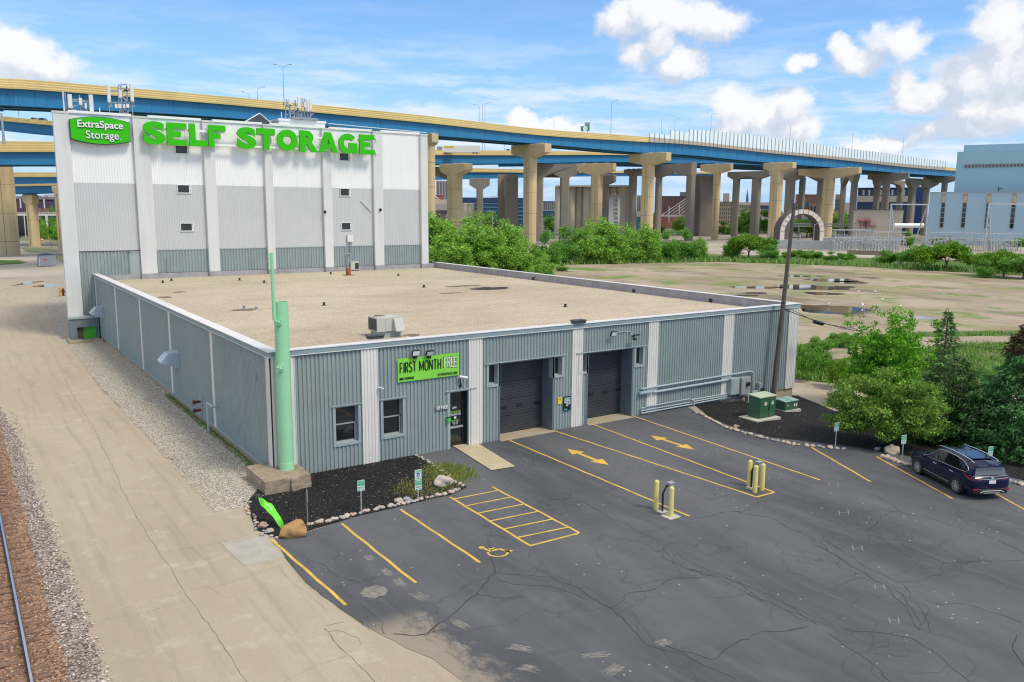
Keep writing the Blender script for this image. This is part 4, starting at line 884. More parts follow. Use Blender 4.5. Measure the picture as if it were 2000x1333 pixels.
s = MB(); s.prism([(XL+.02, D_+.12), (XR-.02, D_+.12), (XR-.02, D_+19), (.9, D_+19)], (0,0,-.5), (1,0,0), (0,1,0), (0,0,HT+.3)); s.build('core_wall', M_COL, T)
s = MB(); s.box(.4, D_-.13, RZ, 35, D_-.07, RZ+.50); s.build('base_flashing', M_FLASH, T)
for o in W6:
    s = MB(); x0, z0, x1, z1 = o; s.box(x0, D_-.03, z0, x1-.12, D_+.02, z1); wn = s.build('window', mat('window_grey', (.035,.035,.035), .15, var=.4, vscale=1.), T)
    s = MB(); e = .055
    s.box(x0-e, D_-.12, z0-e*1.4, x1+e*1.5, D_-.05, z0); s.box(x0-e, D_-.12, z1, x1+e*1.5, D_-.05, z1+e*.8); s.box(x0-e, D_-.12, z0, x0, D_-.05, z1); s.box(x1, D_-.12, z0, x1+e*1.5, D_-.05, z1); s.build('window_frame', M_WHT2, wn)
    s = MB(); s.box(x1-.12, D_-.06, z0, x1-.04, D_-.03, z1); s.build('sash', M_WPT, wn)
x0, z0, x1, z1 = door1; s = MB(); s.box(x0+.12, D_-.13, z0+.1, x1-.1, D_-.075, z1-.1); s.build('roof_door', M_SLATE2, T)
s = MB(); s.box(x0, D_-.15, z0, x0+.12, D_-.07, z1); s.box(x1-.1, D_-.15, z0, x1, D_-.07, z1); s.box(x0, D_-.15, z1-.1, x1, D_-.07, z1+.06); s.build('door_frame', M_SLATE, T)
# annex with the green door
gx0, gx1 = yb(163, 630).x, yb(188.5, 630).x; YA = D_-1.6
def ya(px, py): return YP(px, py, YA)
ax = ya(137, 640).x; A_ = thing('entry_annex', 'small slate entry annex with a bright green door at the foot of the tower', 'annex', (0, YA, 0))
zt_ = 1.95; s = MB(); gd0, gd1, gdz = ya(164.5,640).x, ya(189,640).x, 1.35
s.box(ax, YA, -.3, gd0-.6, D_-.45, zt_); s.box(gd1, YA, -.3, -.15, D_-.45, zt_); s.box(gd0-.6, YA, 1.15, gd1, D_-.45, zt_); s.build('wall', mat('slate_render', (.16,.205,.235), .7, var=.08), A_)
s = MB(); s.box(ax-.1, YA-.1, zt_, -.14, D_-.43, zt_+.16); s.build('roof', M_SLATE2, A_)
s = MB(); s.box(gd0-.05, YA+.35, -1.2, gd1-.02, YA+.42, 1.15); gdo = s.build('door', mat('vivid_green_door', (.10,.50,.04), .5, dirt=.2, dcol=(.1,.05,.02), dscale=2.), A_)
s = MB(); s.ball((gd0+.12, YA+.32, -.1), .05, 8, 5); s.build('knob', M_DARK, gdo)
s = MB(); s.box(gd0-.6, YA+.30, -1.2, gd0-.05, YA+.6, 1.15); s.build('side_wall', mat('brown_brick', (.12,.085,.06), .9, fine=.2, dirt=.5), A_)
q0 = G(138, 665); wl_ = MB(); yy = 47.3; 
cw = mat('timber_tan_wall', (.36,.28,.17), .9, var=.15, dirt=.5, dscale=1.3)
wl_.box(ax-.4, YA-2.5, -.4, gd0+.35, YA-2.2, .18); wl_.box(ax-.4, YA-2.2, -.4, ax-.1, YA-.02, .181); wl_.box(gd1+.1, YA-2.5, -.4, -.12, YA-2.2, .38); wl_.box(gd0+.35, YA-2.5, -.4, gd1+.1, YA-2.25, .0)
tag(wl_.build('areaway_wall', cw), 'low tan concrete wall around the sunken steps at the green door', 'wall')
# ---- rooftop sign
sg = thing('letter_sign', 'giant green raised letters reading SELF STORAGE across the top of the tower', 'sign', (17, D_-.8, 19.5))
M_LETG = mat('sign_green_face', (.04,.50,.004), .5, var=.02, spec=.2); YS = D_-1.0
s = MB()
for (p, q) in (((279,250),(731,276)),((281,276),(731,298.5))):
    a = YP(*p, YS+.25); b_ = YP(*q, YS+.25); s.box(a.x, YS+.17, (a.z+b_.z)/2-.10, b_.x, YS+.3, (a.z+b_.z)/2+.10)
for x in (5.2, 10.9, 17, 23.5, 29.4): s.box(x-.08, YS+.31, 18.5, x+.08, D_-.43, 18.66); s.box(x-.08, YS+.31, 20.0, x+.08, D_-.43, 20.16)
s.build('rail', M_WHT2, sg)
lets = [('S',279.4,321.8,237.4,282.7),('E',325.3,364.2,240.6,284.2),('L',369.2,404.3,242.6,286.5),('F',406.8,440.6,245.3,287.4),('S',463,499.3,249,291.4),('T',501.5,536.8,251.5,293),('O',540.5,580.5,253.6,295),('R',584.5,620.8,256,297.6),('A',622,658.3,259,298),('G',660.8,696.7,261.6,300.7),('E',701.3,730.6,263.8,302.2)]
zt_s = [YP((l[1]+l[2])/2, l[3], YS).z for l in lets]; zb_s = [YP((l[1]+l[2])/2, l[4], YS).z for l in lets]
for i, l in enumerate(lets):
    x0, x1 = YP(l[1], (l[3]+l[4])/2, YS).x, YP(l[2], (l[3]+l[4])/2, YS).x
    zz0, zz1 = zb_s[i], zt_s[i]; hh = zz1-zz0; ww = x1-x0; o_ = Vector((x0, YS+.12, zz0)); s = MB()
    if l[0] in 'SR': s = textmb(l[0], x0, x1, zz0, zz1, (0,YS+.12,0), (1,0,0), (0,0,1), (0,-1,0), .30, .055, res=10)
    elif l[0] == 'A':
        for k, pl in enumerate(([(0,0),(.30,0),(.5,.66),(.5,1),(.34,1)], [(1,0),(.66,1),(.5,1),(.5,.66),(.70,0)], [(.33,.18),(.67,.18),(.60,.40),(.40,.40)])): s.prism([(a*ww, b_*hh) for a, b_ in pl], o_, (1,0,0), (0,0,1), (0,-.30-.002*(k == 2),0))
    elif l[0] in 'OG':
        th = .295*hh; pts = arcp(.5, .5, .5, .5, 0, 360, 32) if l[0] == 'O' else arcp(.5,.5,.5,.5,38,342,26)+[(.98,.5),(.62,.5)]
        if l[0] == 'G': strokeprism(s, [(th*.46+a*(ww-th*.92), th*.46+b_*(hh-th*.92)) for a, b_ in arcp(.5,.5,.5,.5,38,330,26)], th*.92, o_, Vector((1,0,0)), Vector((0,0,1)), Vector((0,-1,0)), .30, 0); s.box(x0+ww*.55, YS+.12, zz0+hh*.32, x1, YS-.183, zz0+hh*.54); s.box(x0+ww*.76, YS+.12, zz0+.02*hh, x1, YS-.185, zz0+hh*.53)
        else: strokeprism(s, [(th/2+a*(ww-th), th/2+b_*(hh-th)) for a, b_ in pts], th, o_, Vector((1,0,0)), Vector((0,0,1)), Vector((0,-1,0)), .30, 0)
    else:
        th = {'S': .27, 'E': .25, 'F': .26, 'L': .27, 'T': .28, 'R': .27}[l[0]]*hh
        for k, st in enumerate(GLY[l[0]]):
            st = [(a*.9 if (l[0] in 'EF' and k == 1) else a, b_) for a, b_ in st]; vert = abs(st[0][0]-st[-1][0]) < .01 and len(st) == 2
            strokeprism(s, [(th/2+a*(ww-th), th/2+b_*(hh-th)) for a, b_ in st] if not (len(st) == 2 or l[0] in 'EFLR') else [(th/2+a*(ww-th)+(0 if 0 < a < 1 or (a == 0 and (k or l[0] != 'T')) or l[0] == 'R' and k == 0 else (th/2 if a == 1 else -th/2 if l[0] == 'T' and not vert else 0)), th/2+b_*(hh-th)+((th/2 if b_ == 1 else -th/2) if (l[0] in 'FLR' or vert) and b_ in (0, 1) and a in (0, .5) and (l[0] != 'R' or k == 0) and not (l[0] in 'F' and b_ == 1) and not (l[0] == 'L' and b_ == 0) and not (l[0] == 'F' and k) else 0)) for a, b_ in st], th, o_, Vector((1,0,0)), Vector((0,0,1)), Vector((0,-1,0)), .30+.002*k, 0)
    o = s.build('letter', M_LETG, sg)
# ---- oval panel sign
ps = thing('panel_sign', 'bulging green panel sign with white two line lettering at the left of the tower top', 'sign', (1.4, D_-.6, 19.5)); YQ = D_-.75
L0, R0 = YP(138,255,YQ).x, YP(253.5,258,YQ).x; cz = (YP(138,253,YQ).z+YP(253.5,258,YQ).z)/2; hh_ = .83; bulge = .38; xm = (L0+R0)/2; hw_ = (R0-L0)/2
def oval(k=1., e=0.):
    P = []; n = 14
    for i in range(n+1): t = -1+2*i/n; P.append((xm+t*(hw_+e), cz-(hh_+e)-bulge*(1-t*t)))
    for i in range(n+1): t = 1-2*i/n; P.append((xm+t*(hw_+e), cz+(hh_+e)+bulge*(1-t*t)))
    return P
s = MB(); s.prism(oval(), (0,YQ,0), (1,0,0), (0,0,1), (0,-.02,0)); s.build('face', M_LETG, ps)
s = MB(); s.prism(oval(e=.05), (0,D_-.05,0), (1,0,0), (0,0,1), (0,-.64,0)); s.build('case', mat('sign_edge', (.05,.11,.10), .5), ps)
PWD = R0-L0
for (t_, a, b_, c, d, bo) in (('ExtraSpace', .115, .885, cz+.02, cz+.88, .02), ('Storage', .245, .80, cz-.98, cz-.06, .005)):
    for (m_, dx_, y_, dp) in ((mat('letter_shadow', (.05,.10,.09), .6), .035, -.021, .05), (M_WPT, 0, -.071, .05)):
        textmb(t_, L0+PWD*a+dx_, L0+PWD*b_+dx_, c-dx_, d-dx_, (0,YQ+y_,0), (1,0,0), (0,0,1), (0,-1,0), dp, bo, res=6).build('lettering', m_, ps)
textmb('®', L0+PWD*.82, L0+PWD*.85, cz-.80, cz-.66, (0,YQ-.021,0), (1,0,0), (0,0,1), (0,-1,0), .02).build('lettering', M_WPT, ps)
# ---- roof structures
s = MB(); a, b_ = YP(545,240,D_+3), YP(635,248,D_+3); s.box(a.x, D_+3, HT-.2, b_.x, D_+8, YP(560,234,D_+3).z-.15)
PH = thing('roof_penthouse', 'white ribbed penthouse on the tower roof under the antenna cluster', 'penthouse', ((a.x+b_.x)/2, D_+3, HT)); s.build('wall', M_WHT2, PH)
pz = YP(560,234,D_+3).z; s = MB(); s.box(a.x-.1, D_+2.9, pz-.15, b_.x+.1, D_+8.1, pz+.08); s.build('roof', M_WPT, PH)
sk = thing('roof_skylight', 'dark glass pyramid skylight with white edges on the tower roof', 'skylight', (0,0,0)); p0 = YP(465,243,D_+2); p1 = YP(541,247,D_+2); ap = YP(507,222.5,D_+4.5)
sk.location = (ap.x, D_+4.5, HT); WM[sk.name] = Matrix.Translation(sk.location)
bb_ = [(p0.x, D_+2, HT), (p1.x, D_+2, HT), (p1.x+.6, D_+7, HT), (p0.x+.6, D_+7, HT)]; s = MB(); s.add(bb_+[tuple(ap)], [(0,1,4),(1,2,4),(2,3,4),(3,0,4)]); s.build('glass', mat('skylight_glass', (.02,.03,.045), .4, var=.2, spec=.3), sk)
s = MB()
for b2 in bb_: s.bar(Vector(b2)+Vector((0,0,.05)), ap+Vector((0,0,.05)), .08)
for i in range(4): s.bar(Vector(bb_[i])+Vector((0,0,.05)), Vector(bb_[(i+1)%4])+Vector((0,0,.05)), .13)
s.build('frame', M_WPT, sk)
M_ANT = mat('antenna_white', (.70,.69,.65), .5, var=.05); M_STL = mat('galvanised_steel', (.34,.36,.38), .45, metal=.4, var=.1)
def antenna_panel(px0, px1, pyt, pyb, Y, label, group, dep=.22, pole=True):
    a = YP(px0, pyt, Y); b_ = YP(px1, pyb, Y); t = thing('cell_antenna', label, 'antenna', ((a.x+b_.x)/2, Y, b_.z), group=group)
    s = MB(); s.box(a.x, Y-dep, b_.z, b_.x, Y, a.z); s.build('radome', M_ANT, t, bevel=.03)
    if pole: s = MB(); s.tube(((a.x+b_.x)/2, Y+.12, min(b_.z, HT+.2)), ((a.x+b_.x)/2, Y+.12, a.z-.1), .05); s.build('mast', M_STL, t)
    return t
def mast(pts_, Y, name, label, wd=.09, Z0=None):
    s = MB(); P0 = None
    for (p, q) in pts_:
        a = YP(*p, Y); b_ = YP(*q, Y); s.bar(a, b_, wd); P0 = P0 or a
    return tag(s.build(name, M_STL), label, 'antenna frame')
Y1 = D_+.6
for (x0, x1, yt, yb_, lb) in ((121,126.5,180,218,'narrow white antenna edge at the left end of the tower roof'),(131,141.5,184.5,212,'broad white antenna panel, left one of the corner cluster'),(153,160.5,192,206,'short white radio box in the middle of the corner cluster'),(172.5,183,185.5,219,'tall white antenna panel, right one of the corner cluster'),(164.5,169.5,202.5,213,'small beige radio box low in the corner cluster')):
    antenna_panel(x0, x1, yt, yb_, Y1, lb, 'antennas on the tower roof')
mast([((141,194),(172,198)),((141,197.5),(172,200)),((131,214),(152,205)),((160,206),(172,217)),((155,186),(156,218)),((134,214),(170,217)),((127,182),(129,217))], Y1+.25, 'antenna_mount', 'steel frame carrying the corner antenna cluster', .10)
for (x0, x1, yt, yb_, lb) in ((207.5,216.5,166,201,'tall white antenna on the left arm of the lattice mast'),(230.5,238,176.5,191.5,'square white radio unit in the middle of the lattice mast'),(252.5,261.5,164,199,'tall white antenna on the right arm of the lattice mast'),(223.5,229,203.5,212,'left white drum unit low on the lattice mast'),(230,237,203.5,212,'second white drum unit low on the lattice mast'),(239.5,244,204,212,'third white drum unit low on the lattice mast'),(245.5,252,203.5,211.5,'right white drum unit low on the lattice mast')):
    antenna_panel(x0, x1, yt, yb_, Y1, lb, 'antennas on the tower roof', pole=(x0 < 220 or x0 > 250))
mast([((231,167),(247,165)),((231,168),(232,200)),((247,166),(250,224)),((236,168),(238,224)),((216,178),(230,178.5)),((238,179),(254,176)),((219,200.5),(238,200.5)),((241,200.5),(262,200)),((231,196),(248,170)),((238,188),(248,198)),((236,212),(250,224)),((250,212),(236,224)),((217,202),(217,208)),((211,208),(220,208)),((254,207),(264,207)),((233,202),(234,224)),((244,205),(243,224)),((238,172),(249,180))], Y1+.25, 'lattice_mast', 'steel lattice mast on the tower roof behind the green panel sign', .11)
Y2 = D_+4
for (x0, x1, yt, yb_, lb) in ((562.5,568,194,205,'thin white antenna, leftmost on the penthouse'),(580,586.5,189,212.5,'tallest white antenna in the middle of the penthouse cluster'),(592.5,598,200.5,210.5,'short white antenna right of the tallest on the penthouse'),(598.5,603.5,195,219,'grey white antenna second from the right on the penthouse'),(603,608.5,193.5,217,'tall white antenna, rightmost on the penthouse')):
    antenna_panel(x0, x1, yt, yb_, Y2, lb, 'antennas on the tower roof')
mast([((558,209),(578,205)),((558,225),(578,220)),((558,205),(558,233)),((567,205),(567,233)),((575,212),(575,230)),((575,215),(608,222)),((582,224),(608,216)),((582,222),(590,231)),((588,214),(589,231)),((595,214),(593,231)),((602,220),(601,231)),((607,218),(606,231)),((576,207),(598,209)),((581,212),(580,231)),((560,194),(560.3,208)),((576.5,196),(576.5,206)),((587.5,192),(587.5,205)),((591.5,192),(591.5,203)),((595.5,193),(595.5,200)),((612,222),(604,230)),((569,218),(600,228))], Y2+.3, 'antenna_mount', 'tangled steel frame carrying the penthouse antennas', .10)
a = YP(571,232.5,D_+2.6); b_ = YP(621,238,D_+2.6); s = MB(); s.box(a.x, D_+2.6, pz+.1, b_.x, D_+4.8, pz+.32); tag(s.build('cable_tray', M_STL), 'flat grey steel tray on top of the white penthouse', 'tray')
s = MB(); a = YP(549.5,219,D_+2); s.tube((a.x, D_+2, HT), tuple(a), .05); tag(s.build('whip_mast', M_WPT), 'single white pole standing left of the penthouse', 'pole')
a = YP(194,211,D_); s = MB(); s.tube((a.x, D_-.1, HT+.3), (a.x, D_-.1, a.z), .05); tag(s.build('vent_stub', M_WPT), 'short white stub pipe on the coping above the panel sign', 'pipe')
# small fittings on the tower face
for (px, py, lb) in ((635,414,'small brown lamp on the fifth tower column'),(743.5,410,'small dark lamp with a bracket on the sixth tower column')):
    q = YP(px, py, D_-.55); s = MB(); s.box(q.x-.13, q.y, q.z-.16, q.x+.13, D_-.43, q.z+.1); s.bar((q.x, q.y-.1, q.z-.05), (q.x, q.y+.05, q.z+.08), .16); tag(s.build('wall_lamp', M_DARK), lb, 'lamp')
pipe('leaning_rod', [YP(705,392,D_-.12), YP(725,413,D_-.12)], .06, 'slanting pale rod on the right part of the tower face', 'rod', M_WHT)
pipe('roof_conduit', [YP(326.5,500,D_-.2), YP(326.5,531,D_-.2)], .05, 'thin dark riser on the tower wall above the left condenser', 'pipe', M_STL)
pipe('roof_conduit', [YP(684,470,D_-.2), YP(684.5,495,D_-.2), YP(677,497,D_-.2), YP(679,536,D_-.3)], .05, 'riser pipe from a box down to the right condenser', 'pipe', M_STL)
q = YP(684,466,D_-.2); s = MB(); s.box(q.x-.35, D_-.3, q.z-.4, q.x+.35, D_-.08, q.z+.4); tag(s.build('junction_box', M_WHT), 'pale box on the tower wall above the right condenser', 'junction box')
# ---- roof things on the low building
def RG(px, py): return G(px, py, RZ)
M_CONDB = mat('condenser_beige', (.50,.50,.44), .5, var=.06, dirt=.2)
def condenser(px, py, w_, h_, label):
    q = RG(px, py); t = thing('condenser', label, 'air conditioner', (q.x, q.y, RZ), group='condensers on the low roof')
    x, y = q.x, q.y; s = MB(); s.box(x-w_/2, y, RZ+.1, x+w_/2, y+w_*.7, RZ+.1+h_); s.build('case', M_CONDB, t, bevel=.03)
    s = MB()
    for k in range(10): s.box(x-w_*.02, y-.012-.004, RZ+.2+k*(h_-.25)/10, x+w_*.42, y-.001, RZ+.2+(k+.75)*(h_-.25)/10)
    s.build('grille', M_DARK, t); s = MB(); s.box(x-w_*.5, y+.1, RZ, x-w_*.35, y+w_*.6, RZ+.1); s.box(x+w_*.35, y+.1, RZ, x+w_*.5, y+w_*.6, RZ+.1); s.build('feet', M_FLASH, t); return t
condenser(340, 541.5, 1.15, .95, 'beige condenser unit on the roof, left one by the tower'); condenser(694, 529.5, 1.05, .95, 'beige condenser unit on the roof beside the rusty pipe')
q = RG(680.5, 538); t = thing('rusty_vent', 'thick rusty orange vent pipe on the roof before the tower', 'vent pipe', (q.x, q.y, RZ)); s = MB(); s.tube((q.x,q.y,RZ), (q.x,q.y,RZ+.75), .27, .25, 14); s.build('pipe', mat('rust', (.32,.10,.035), .85, var=.25, vscale=5), t, 40)
s = MB(); s.box(q.x-.5, q.y-.4, RZ+.004, q.x+.5, q.y+.4, RZ+.04); s.build('flange', mat('rust_dark', (.14,.07,.04), .9), t)
# rooftop unit
q0 = RG(737, 661); q1 = RG(779, 656); t = thing('rooftop_unit', 'large beige rooftop air unit with a round fan and side hood near the front edge', 'air conditioner', (q0.x, q0.y, RZ)); x0, x1 = q0.x, q1.x; y0, y1 = q0.y, q0.y+1.15; zb, zt = RZ+.32, RZ+1.10
s = MB(); s.box(x0+.1, y0+.1, RZ, x1+.1, y1-.1, zb); s.build('curb', mat('unit_curb', (.33,.35,.36), .6, dirt=.3), t)
s = MB(); s.box(x0, y0, zb, x1, y1, zt); s.box(x0+.5, y0-.02, zb+.03, x0+.85, y0-.001, zt-.04); s.build('case', M_CONDB, t, bevel=.025)
s = MB(); s.box(x0-.03, y0+.08, zb+.08, x0-.001, y1-.08, zt-.08); s.build('coil', mat('coil_grey', (.06,.06,.055), .6), t)
s = MB(); s.tube((x0+.42, y0+.57, zt+.0), (x0+.42, y0+.57, zt+.06), .36, .36, 20); s.build('fan_ring', M_CONDB, t, 40); s = MB(); s.tube((x0+.42, y0+.57, zt+.061), (x0+.42, y0+.57, zt+.066), .30, .30, 20); s.build('fan', mat('fan_brown', (.16,.10,.07), .7), t)
s = MB(); s.prism([(0, zb+.4), (0, zt-.05), (-.10, zt-.05), (-.42, zb+.05), (-.40, zb-.0), (0, zb+.05)], (x1-.45, y0, 0), (0,1,0), (0,0,1), (.55,0,0)); s.build('intake_hood', M_CONDB, t)
def curb_box(px, py, label):
    q = RG(px, py); q.y = max(q.y, .30); t = thing('roof_curb', label, 'roof vent', (q.x, q.y, H_)); s = MB(); s.box(q.x-.38, q.y-.15, H_+.02, q.x+.38, q.y+.2, H_+.17); s.box(q.x-.42, q.y-.2, H_+.17, q.x+.42, q.y+.24, H_+.24); s.build('cap', mat('dark_curb', (.06,.065,.07), .6), t)
    return t
q = YP(734,660,.1); 
for (px, py, lb) in ((734,662,'low dark box on the coping below the rooftop unit'),(1131.5,632,'low dark box on the coping over the second bay from the garage doors')):
    a = G(px, py, H_+.02); curb_t = thing('roof_curb', lb, 'roof vent', tuple(a)); s = MB(); s.box(a.x-.38, a.y-.12, a.z, a.x+.38, a.y+.3, a.z+.14); s.build('cap', mat('dark_curb', (.06,.065,.07), .6), curb_t); s = MB(); s.box(a.x-.42, a.y-.16, a.z+.14, a.x+.42, a.y+.34, a.z+.2); s.build('lid', mat('dark_curb', ()), curb_t)
tv = [(318,553),(335,549),(468,548),(516,553),(633,597),(477,604),(501,606),(778,539),(828,562),(1104,600),(566,533),(646,536)]
for i, (px, py) in enumerate(tv):
    q = RG(px, py); s = MB(); r_ = .085; s.lathe([(.001,RZ+.24), (r_*1.2,RZ+.23), (r_*1.2,RZ+.17), (r_,RZ+.16), (r_,RZ+.04), (r_*2.2,RZ+.03), (r_*2.4,RZ)], (q.x, q.y, 0), 10)
    tag(s.build('roof_vent_cap', M_DARK if i not in (5,6) else M_STL, smooth=40), 'small dark capped vent standing up from the gravel roof' if i not in (5,6) else ('taller grey pipe stub of a pair on a stained patch, left' if i == 5 else 'shorter grey pipe stub of a pair on a stained patch, right'), 'roof vent', 'small vents on the gravel roof')
M_STAIN = mat('roof_stain', (.16,.12,.08), .9, var=.3, fine=.2); 
def stain(px, py, wx, wy, m, sd_, z=RZ+.006):
    c = G(px, py, RZ); a = G(px+wx, py, RZ); b_ = G(px, py+wy, RZ); rx, ry = (a-c).length, (b_-c).length; pts = []
    for i in range(40):
        t = 2*pi*i/40; k = 1+.5*noise.noise(Vector((cos(t)*2, sin(t)*2, sd_)))+.35*noise.noise(Vector((cos(t)*6, sin(t)*6, sd_))); pts.append((c.x+rx*k*cos(t), c.y+ry*k*sin(t), 0))
    s = MB(); s.add([(p[0], p[1], z) for p in pts], [tuple(range(40))]); s.build('roof_stain', m, B)
stain(955, 564, 42, 2.6, mat('tar_black', (.03,.025,.02), .9, var=.4), 3); stain(905, 559, 40, 1.2, M_STAIN, 4, RZ+.007); stain(880, 573, 25, .8, M_STAIN, 5); stain(805, 655, 16, 2.4, M_STAIN, 6); stain(478, 605.5, 24, 2., M_STAIN, 7); stain(322, 581, 14, 1.6, M_STAIN, 8); stain(350, 571, 12, 1.2, M_STAIN, 9)
# ------------------------------------------------------------------ green pole and pedestal
M_OLDC = mat('old_concrete', (.34,.26,.18), .92, var=.25, vscale=1.5, fine=.15, fscale=14, dirt=.7, dcol=(.13,.095,.065), dscale=1.1, bump=.8, bscale=7)
bmx = bmesh.new()
def rough_block(x0, y0, z0, x1, y1, z1, am=.03, n=10):
    s = MB()
    def P(x, y, z): v = Vector((x, y, z)); d = am*noise.noise(v*2.3)+am*.6*noise.noise(v*7); c = Vector(((x0+x1)/2, (y0+y1)/2, (z0+z1)/2)); q = (v-c).normalized(); return v+q*d*1.5
    def face(o, a, b_):
        base = len(s.v)
        for i in range(n+1):
            for j in range(n+1): s.v.append(tuple(P(*(Vector(o)+Vector(a)*i/n+Vector(b_)*j/n))))
        for i in range(n):
            for j in range(n): k = base+i*(n+1)+j; s.f.append((k, k+n+1, k+n+2, k+1))
    X, Y, Z = (x1-x0,0,0), (0,y1-y0,0), (0,0,z1-z0)
    face((x0,y0,z0), X, Z); face((x1,y0,z0), Y, Z); face((x1,y1,z0), (x0-x1,0,0), Z); face((x0,y1,z0), (0,y0-y1,0), Z); face((x0,y0,z1), X, Y)
    return s
pd = rough_block(-1.04, -1.85, -.1, 1.03, .85, .62).build('pedestal', M_OLDC); tag(pd, 'chunky weathered concrete pedestal under the green column at the building corner', 'pedestal')
s = rough_block(.12, -2.0, -.05, .42, -1.84, .60, .05, 6); s.build('buttress', M_OLDC, pd)
M_MINT = mat('mint_green_paint', (.33,.68,.385), .45, var=.04, dirt=.15, dcol=(.22,.52,.30), dscale=.6, streak=True)
pb = G(556.5, 915, .62); pc = Vector((pb.x+.05, max(min(pb.y, -.52), -.75), 0)); R0 = .325
top = 7.85
for z_ in [k*.01 for k in range(700, 900)]:
    pass
gp = thing('green_column', 'thick mint green steel column standing on a concrete pedestal at the corner', 'column', (pc.x, pc.y, .62))
def proj(P): d = Vector(P)-CAM; k = FOC/d.dot(FW); return 1000+d.dot(RT)*k, 666.5-d.dot(UPV)*k
zt = 6
while proj((pc.x, pc.y, zt))[1] > 590: zt += .01
s = MB(); s.lathe([(R0,.60),(R0,.95),(R0-.012,.955),(R0-.012,zt),(R0-.04,zt),(R0-.04,zt-.6),(.01,zt-.6)], (pc.x, pc.y, 0), 36); s.build('shaft', M_MINT, gp, 40)
s = MB(); s.lathe([(R0+.004,.62),(R0+.012,.64),(R0+.004,.66)], (pc.x,pc.y,0), 36); s.build('weld_ring', M_MINT, gp, 40)
for zz in (proj, ):
    pass
def zat(py):
    z = 1.
    while proj((pc.x-.2, pc.y-.2, z))[1] > py: z += .01
    return z
for py in (629, 719):
    z = zat(py); s = MB(); a = Vector((-.62, -.78, 0)); c_ = Vector((pc.x, pc.y, z))+a*R0
    s.obox(c_+a*.05, Vector((.78,-.62,0))*.13, a*.06, Vector((0,0,.11))); s.obox(c_+a*.14, Vector((.78,-.62,0))*.10, a*.02, Vector((0,0,.13)))
    s.ball(c_+a*.17+Vector((.05,-.04,.0)), .06, 8, 5); s.ball(c_+a*.17+Vector((-.05,.04,.04)), .05, 8, 5); s.build('bracket', M_MINT, gp)
# thin pole beside it
d0 = None; bp = Vector((pc.x-.36, pc.y-.16, 0))
def zat2(py, P):
    z = 1.
    while proj((P.x, P.y, z))[1] > py: z += .01
    return z
za, zb_ = zat2(626, bp), zat2(494, bp)
gq = thing('thin_green_pole', 'thin mint green pole rising beside the top of the thick column', 'pole', (bp.x, bp.y, za)); s = MB(); s.tube((bp.x,bp.y,za), (bp.x-.02,bp.y,zb_), .085, .08, 12)
s.build('shaft', M_MINT, gq, 40); s = MB()
for py in (498, 506, 514): z = zat2(py, bp); s.box(bp.x-.17, bp.y-.04, z-.07, bp.x-.08, bp.y+.04, z+.03)
s.bar((bp.x, bp.y, za+.05), (pc.x-R0*.9, pc.y, za+.05), .09); s.build('clips', M_MINT, gq)
# ------------------------------------------------------------------ stones
ROCKC = [(.52,.43,.34),(.50,.40,.34),(.42,.38,.33),(.52,.46,.38),(.46,.31,.24),(.33,.33,.33),(.58,.46,.36)]
RM = [mat('stone_%s' % n, c, .85, var=.2, vscale=6, dirt=.4, dcol=tuple(v*.5 for v in c), dscale=6, bump=.5, bscale=20) for n, c in zip(('tan','rose','grey','cream','rust','slate','sand'), ROCKC)]
RME = []
for i in range(7):
    s = MB(); s.ball((0,0,0), 1., 14, 10, (1., .78+.1*sin(i), .62), .45, i+1); o = s.build('edging_stone', RM[i], smooth=60); RME.append(o.data); bpy.data.objects.remove(o)
def stone(x, y, r, i, label, group, z=None):
    o = bpy.data.objects.new('edging_stone', RME[i % 7]); S.collection.objects.link(o); o.scale = (r, r, r*.9); o.rotation_euler = (0, 0, rc.uniform(0, 6)); o.location = (x, y, (zg(x) if z is None else z)+.03+r*.25)
    tag(o, label, 'stone', group)
def edging(pix, n, r0, r1, label, group, jit=.06, ground=False):
    P = [Vector(gl(*p)) for p in pix]; L = [0]
    for a, b_ in zip(P, P[1:]): L.append(L[-1]+(b_-a).length)
    for k in range(n):
        t = L[-1]*(k+.5+rc.uniform(-.2,.2))/n; i = max(j for j in range(len(L)) if L[j] <= t); i = min(i, len(P)-2); q = P[i].lerp(P[i+1], (t-L[i])/(L[i+1]-L[i]))
        stone(q.x+rc.uniform(-jit,jit), q.y+rc.uniform(-jit,jit), rc.uniform(r0, r1), rc.randrange(7), label, group)
edging([(600,1028),(640,1020),(690,1007),(740,996),(782,987),(830,976),(878,966),(900,957)], 44, .08, .15, 'fist sized rounded stone edging the left mulch bed along the parking stalls', 'stones edging the left mulch bed')
edging([(483,978),(488,1005),(500,1030),(520,1050),(548,1052)], 26, .05, .10, 'small stone edging the west end of the left mulch bed', 'stones at the west end of the left mulch bed', .14)
edging([(812,890),(840,905),(862,918),(880,935),(903,952)], 20, .06, .12, 'pinkish stone edging the east side of the left mulch bed', 'stones on the east side of the left mulch bed', .09)
edging([(1352,803),(1385,820),(1420,838),(1450,846),(1475,853),(1500,860),(1540,868),(1570,872),(1610,876),(1650,880)], 38, .09, .17, 'rounded stone edging the right mulch bed before the green cabinet', 'stones edging the right mulch bed')
edging([(1720,893),(1735,897),(1755,905),(1775,912)], 7, .13, .2, 'larger edging stone at the mulch bed ahead of the blue car', 'stones ahead of the blue car', .03)
edging([(1945,935),(1965,940),(1985,946),(2000,950)], 5, .13, .18, 'edging stone at the mulch bed behind the blue car', 'stones behind the blue car', .03)
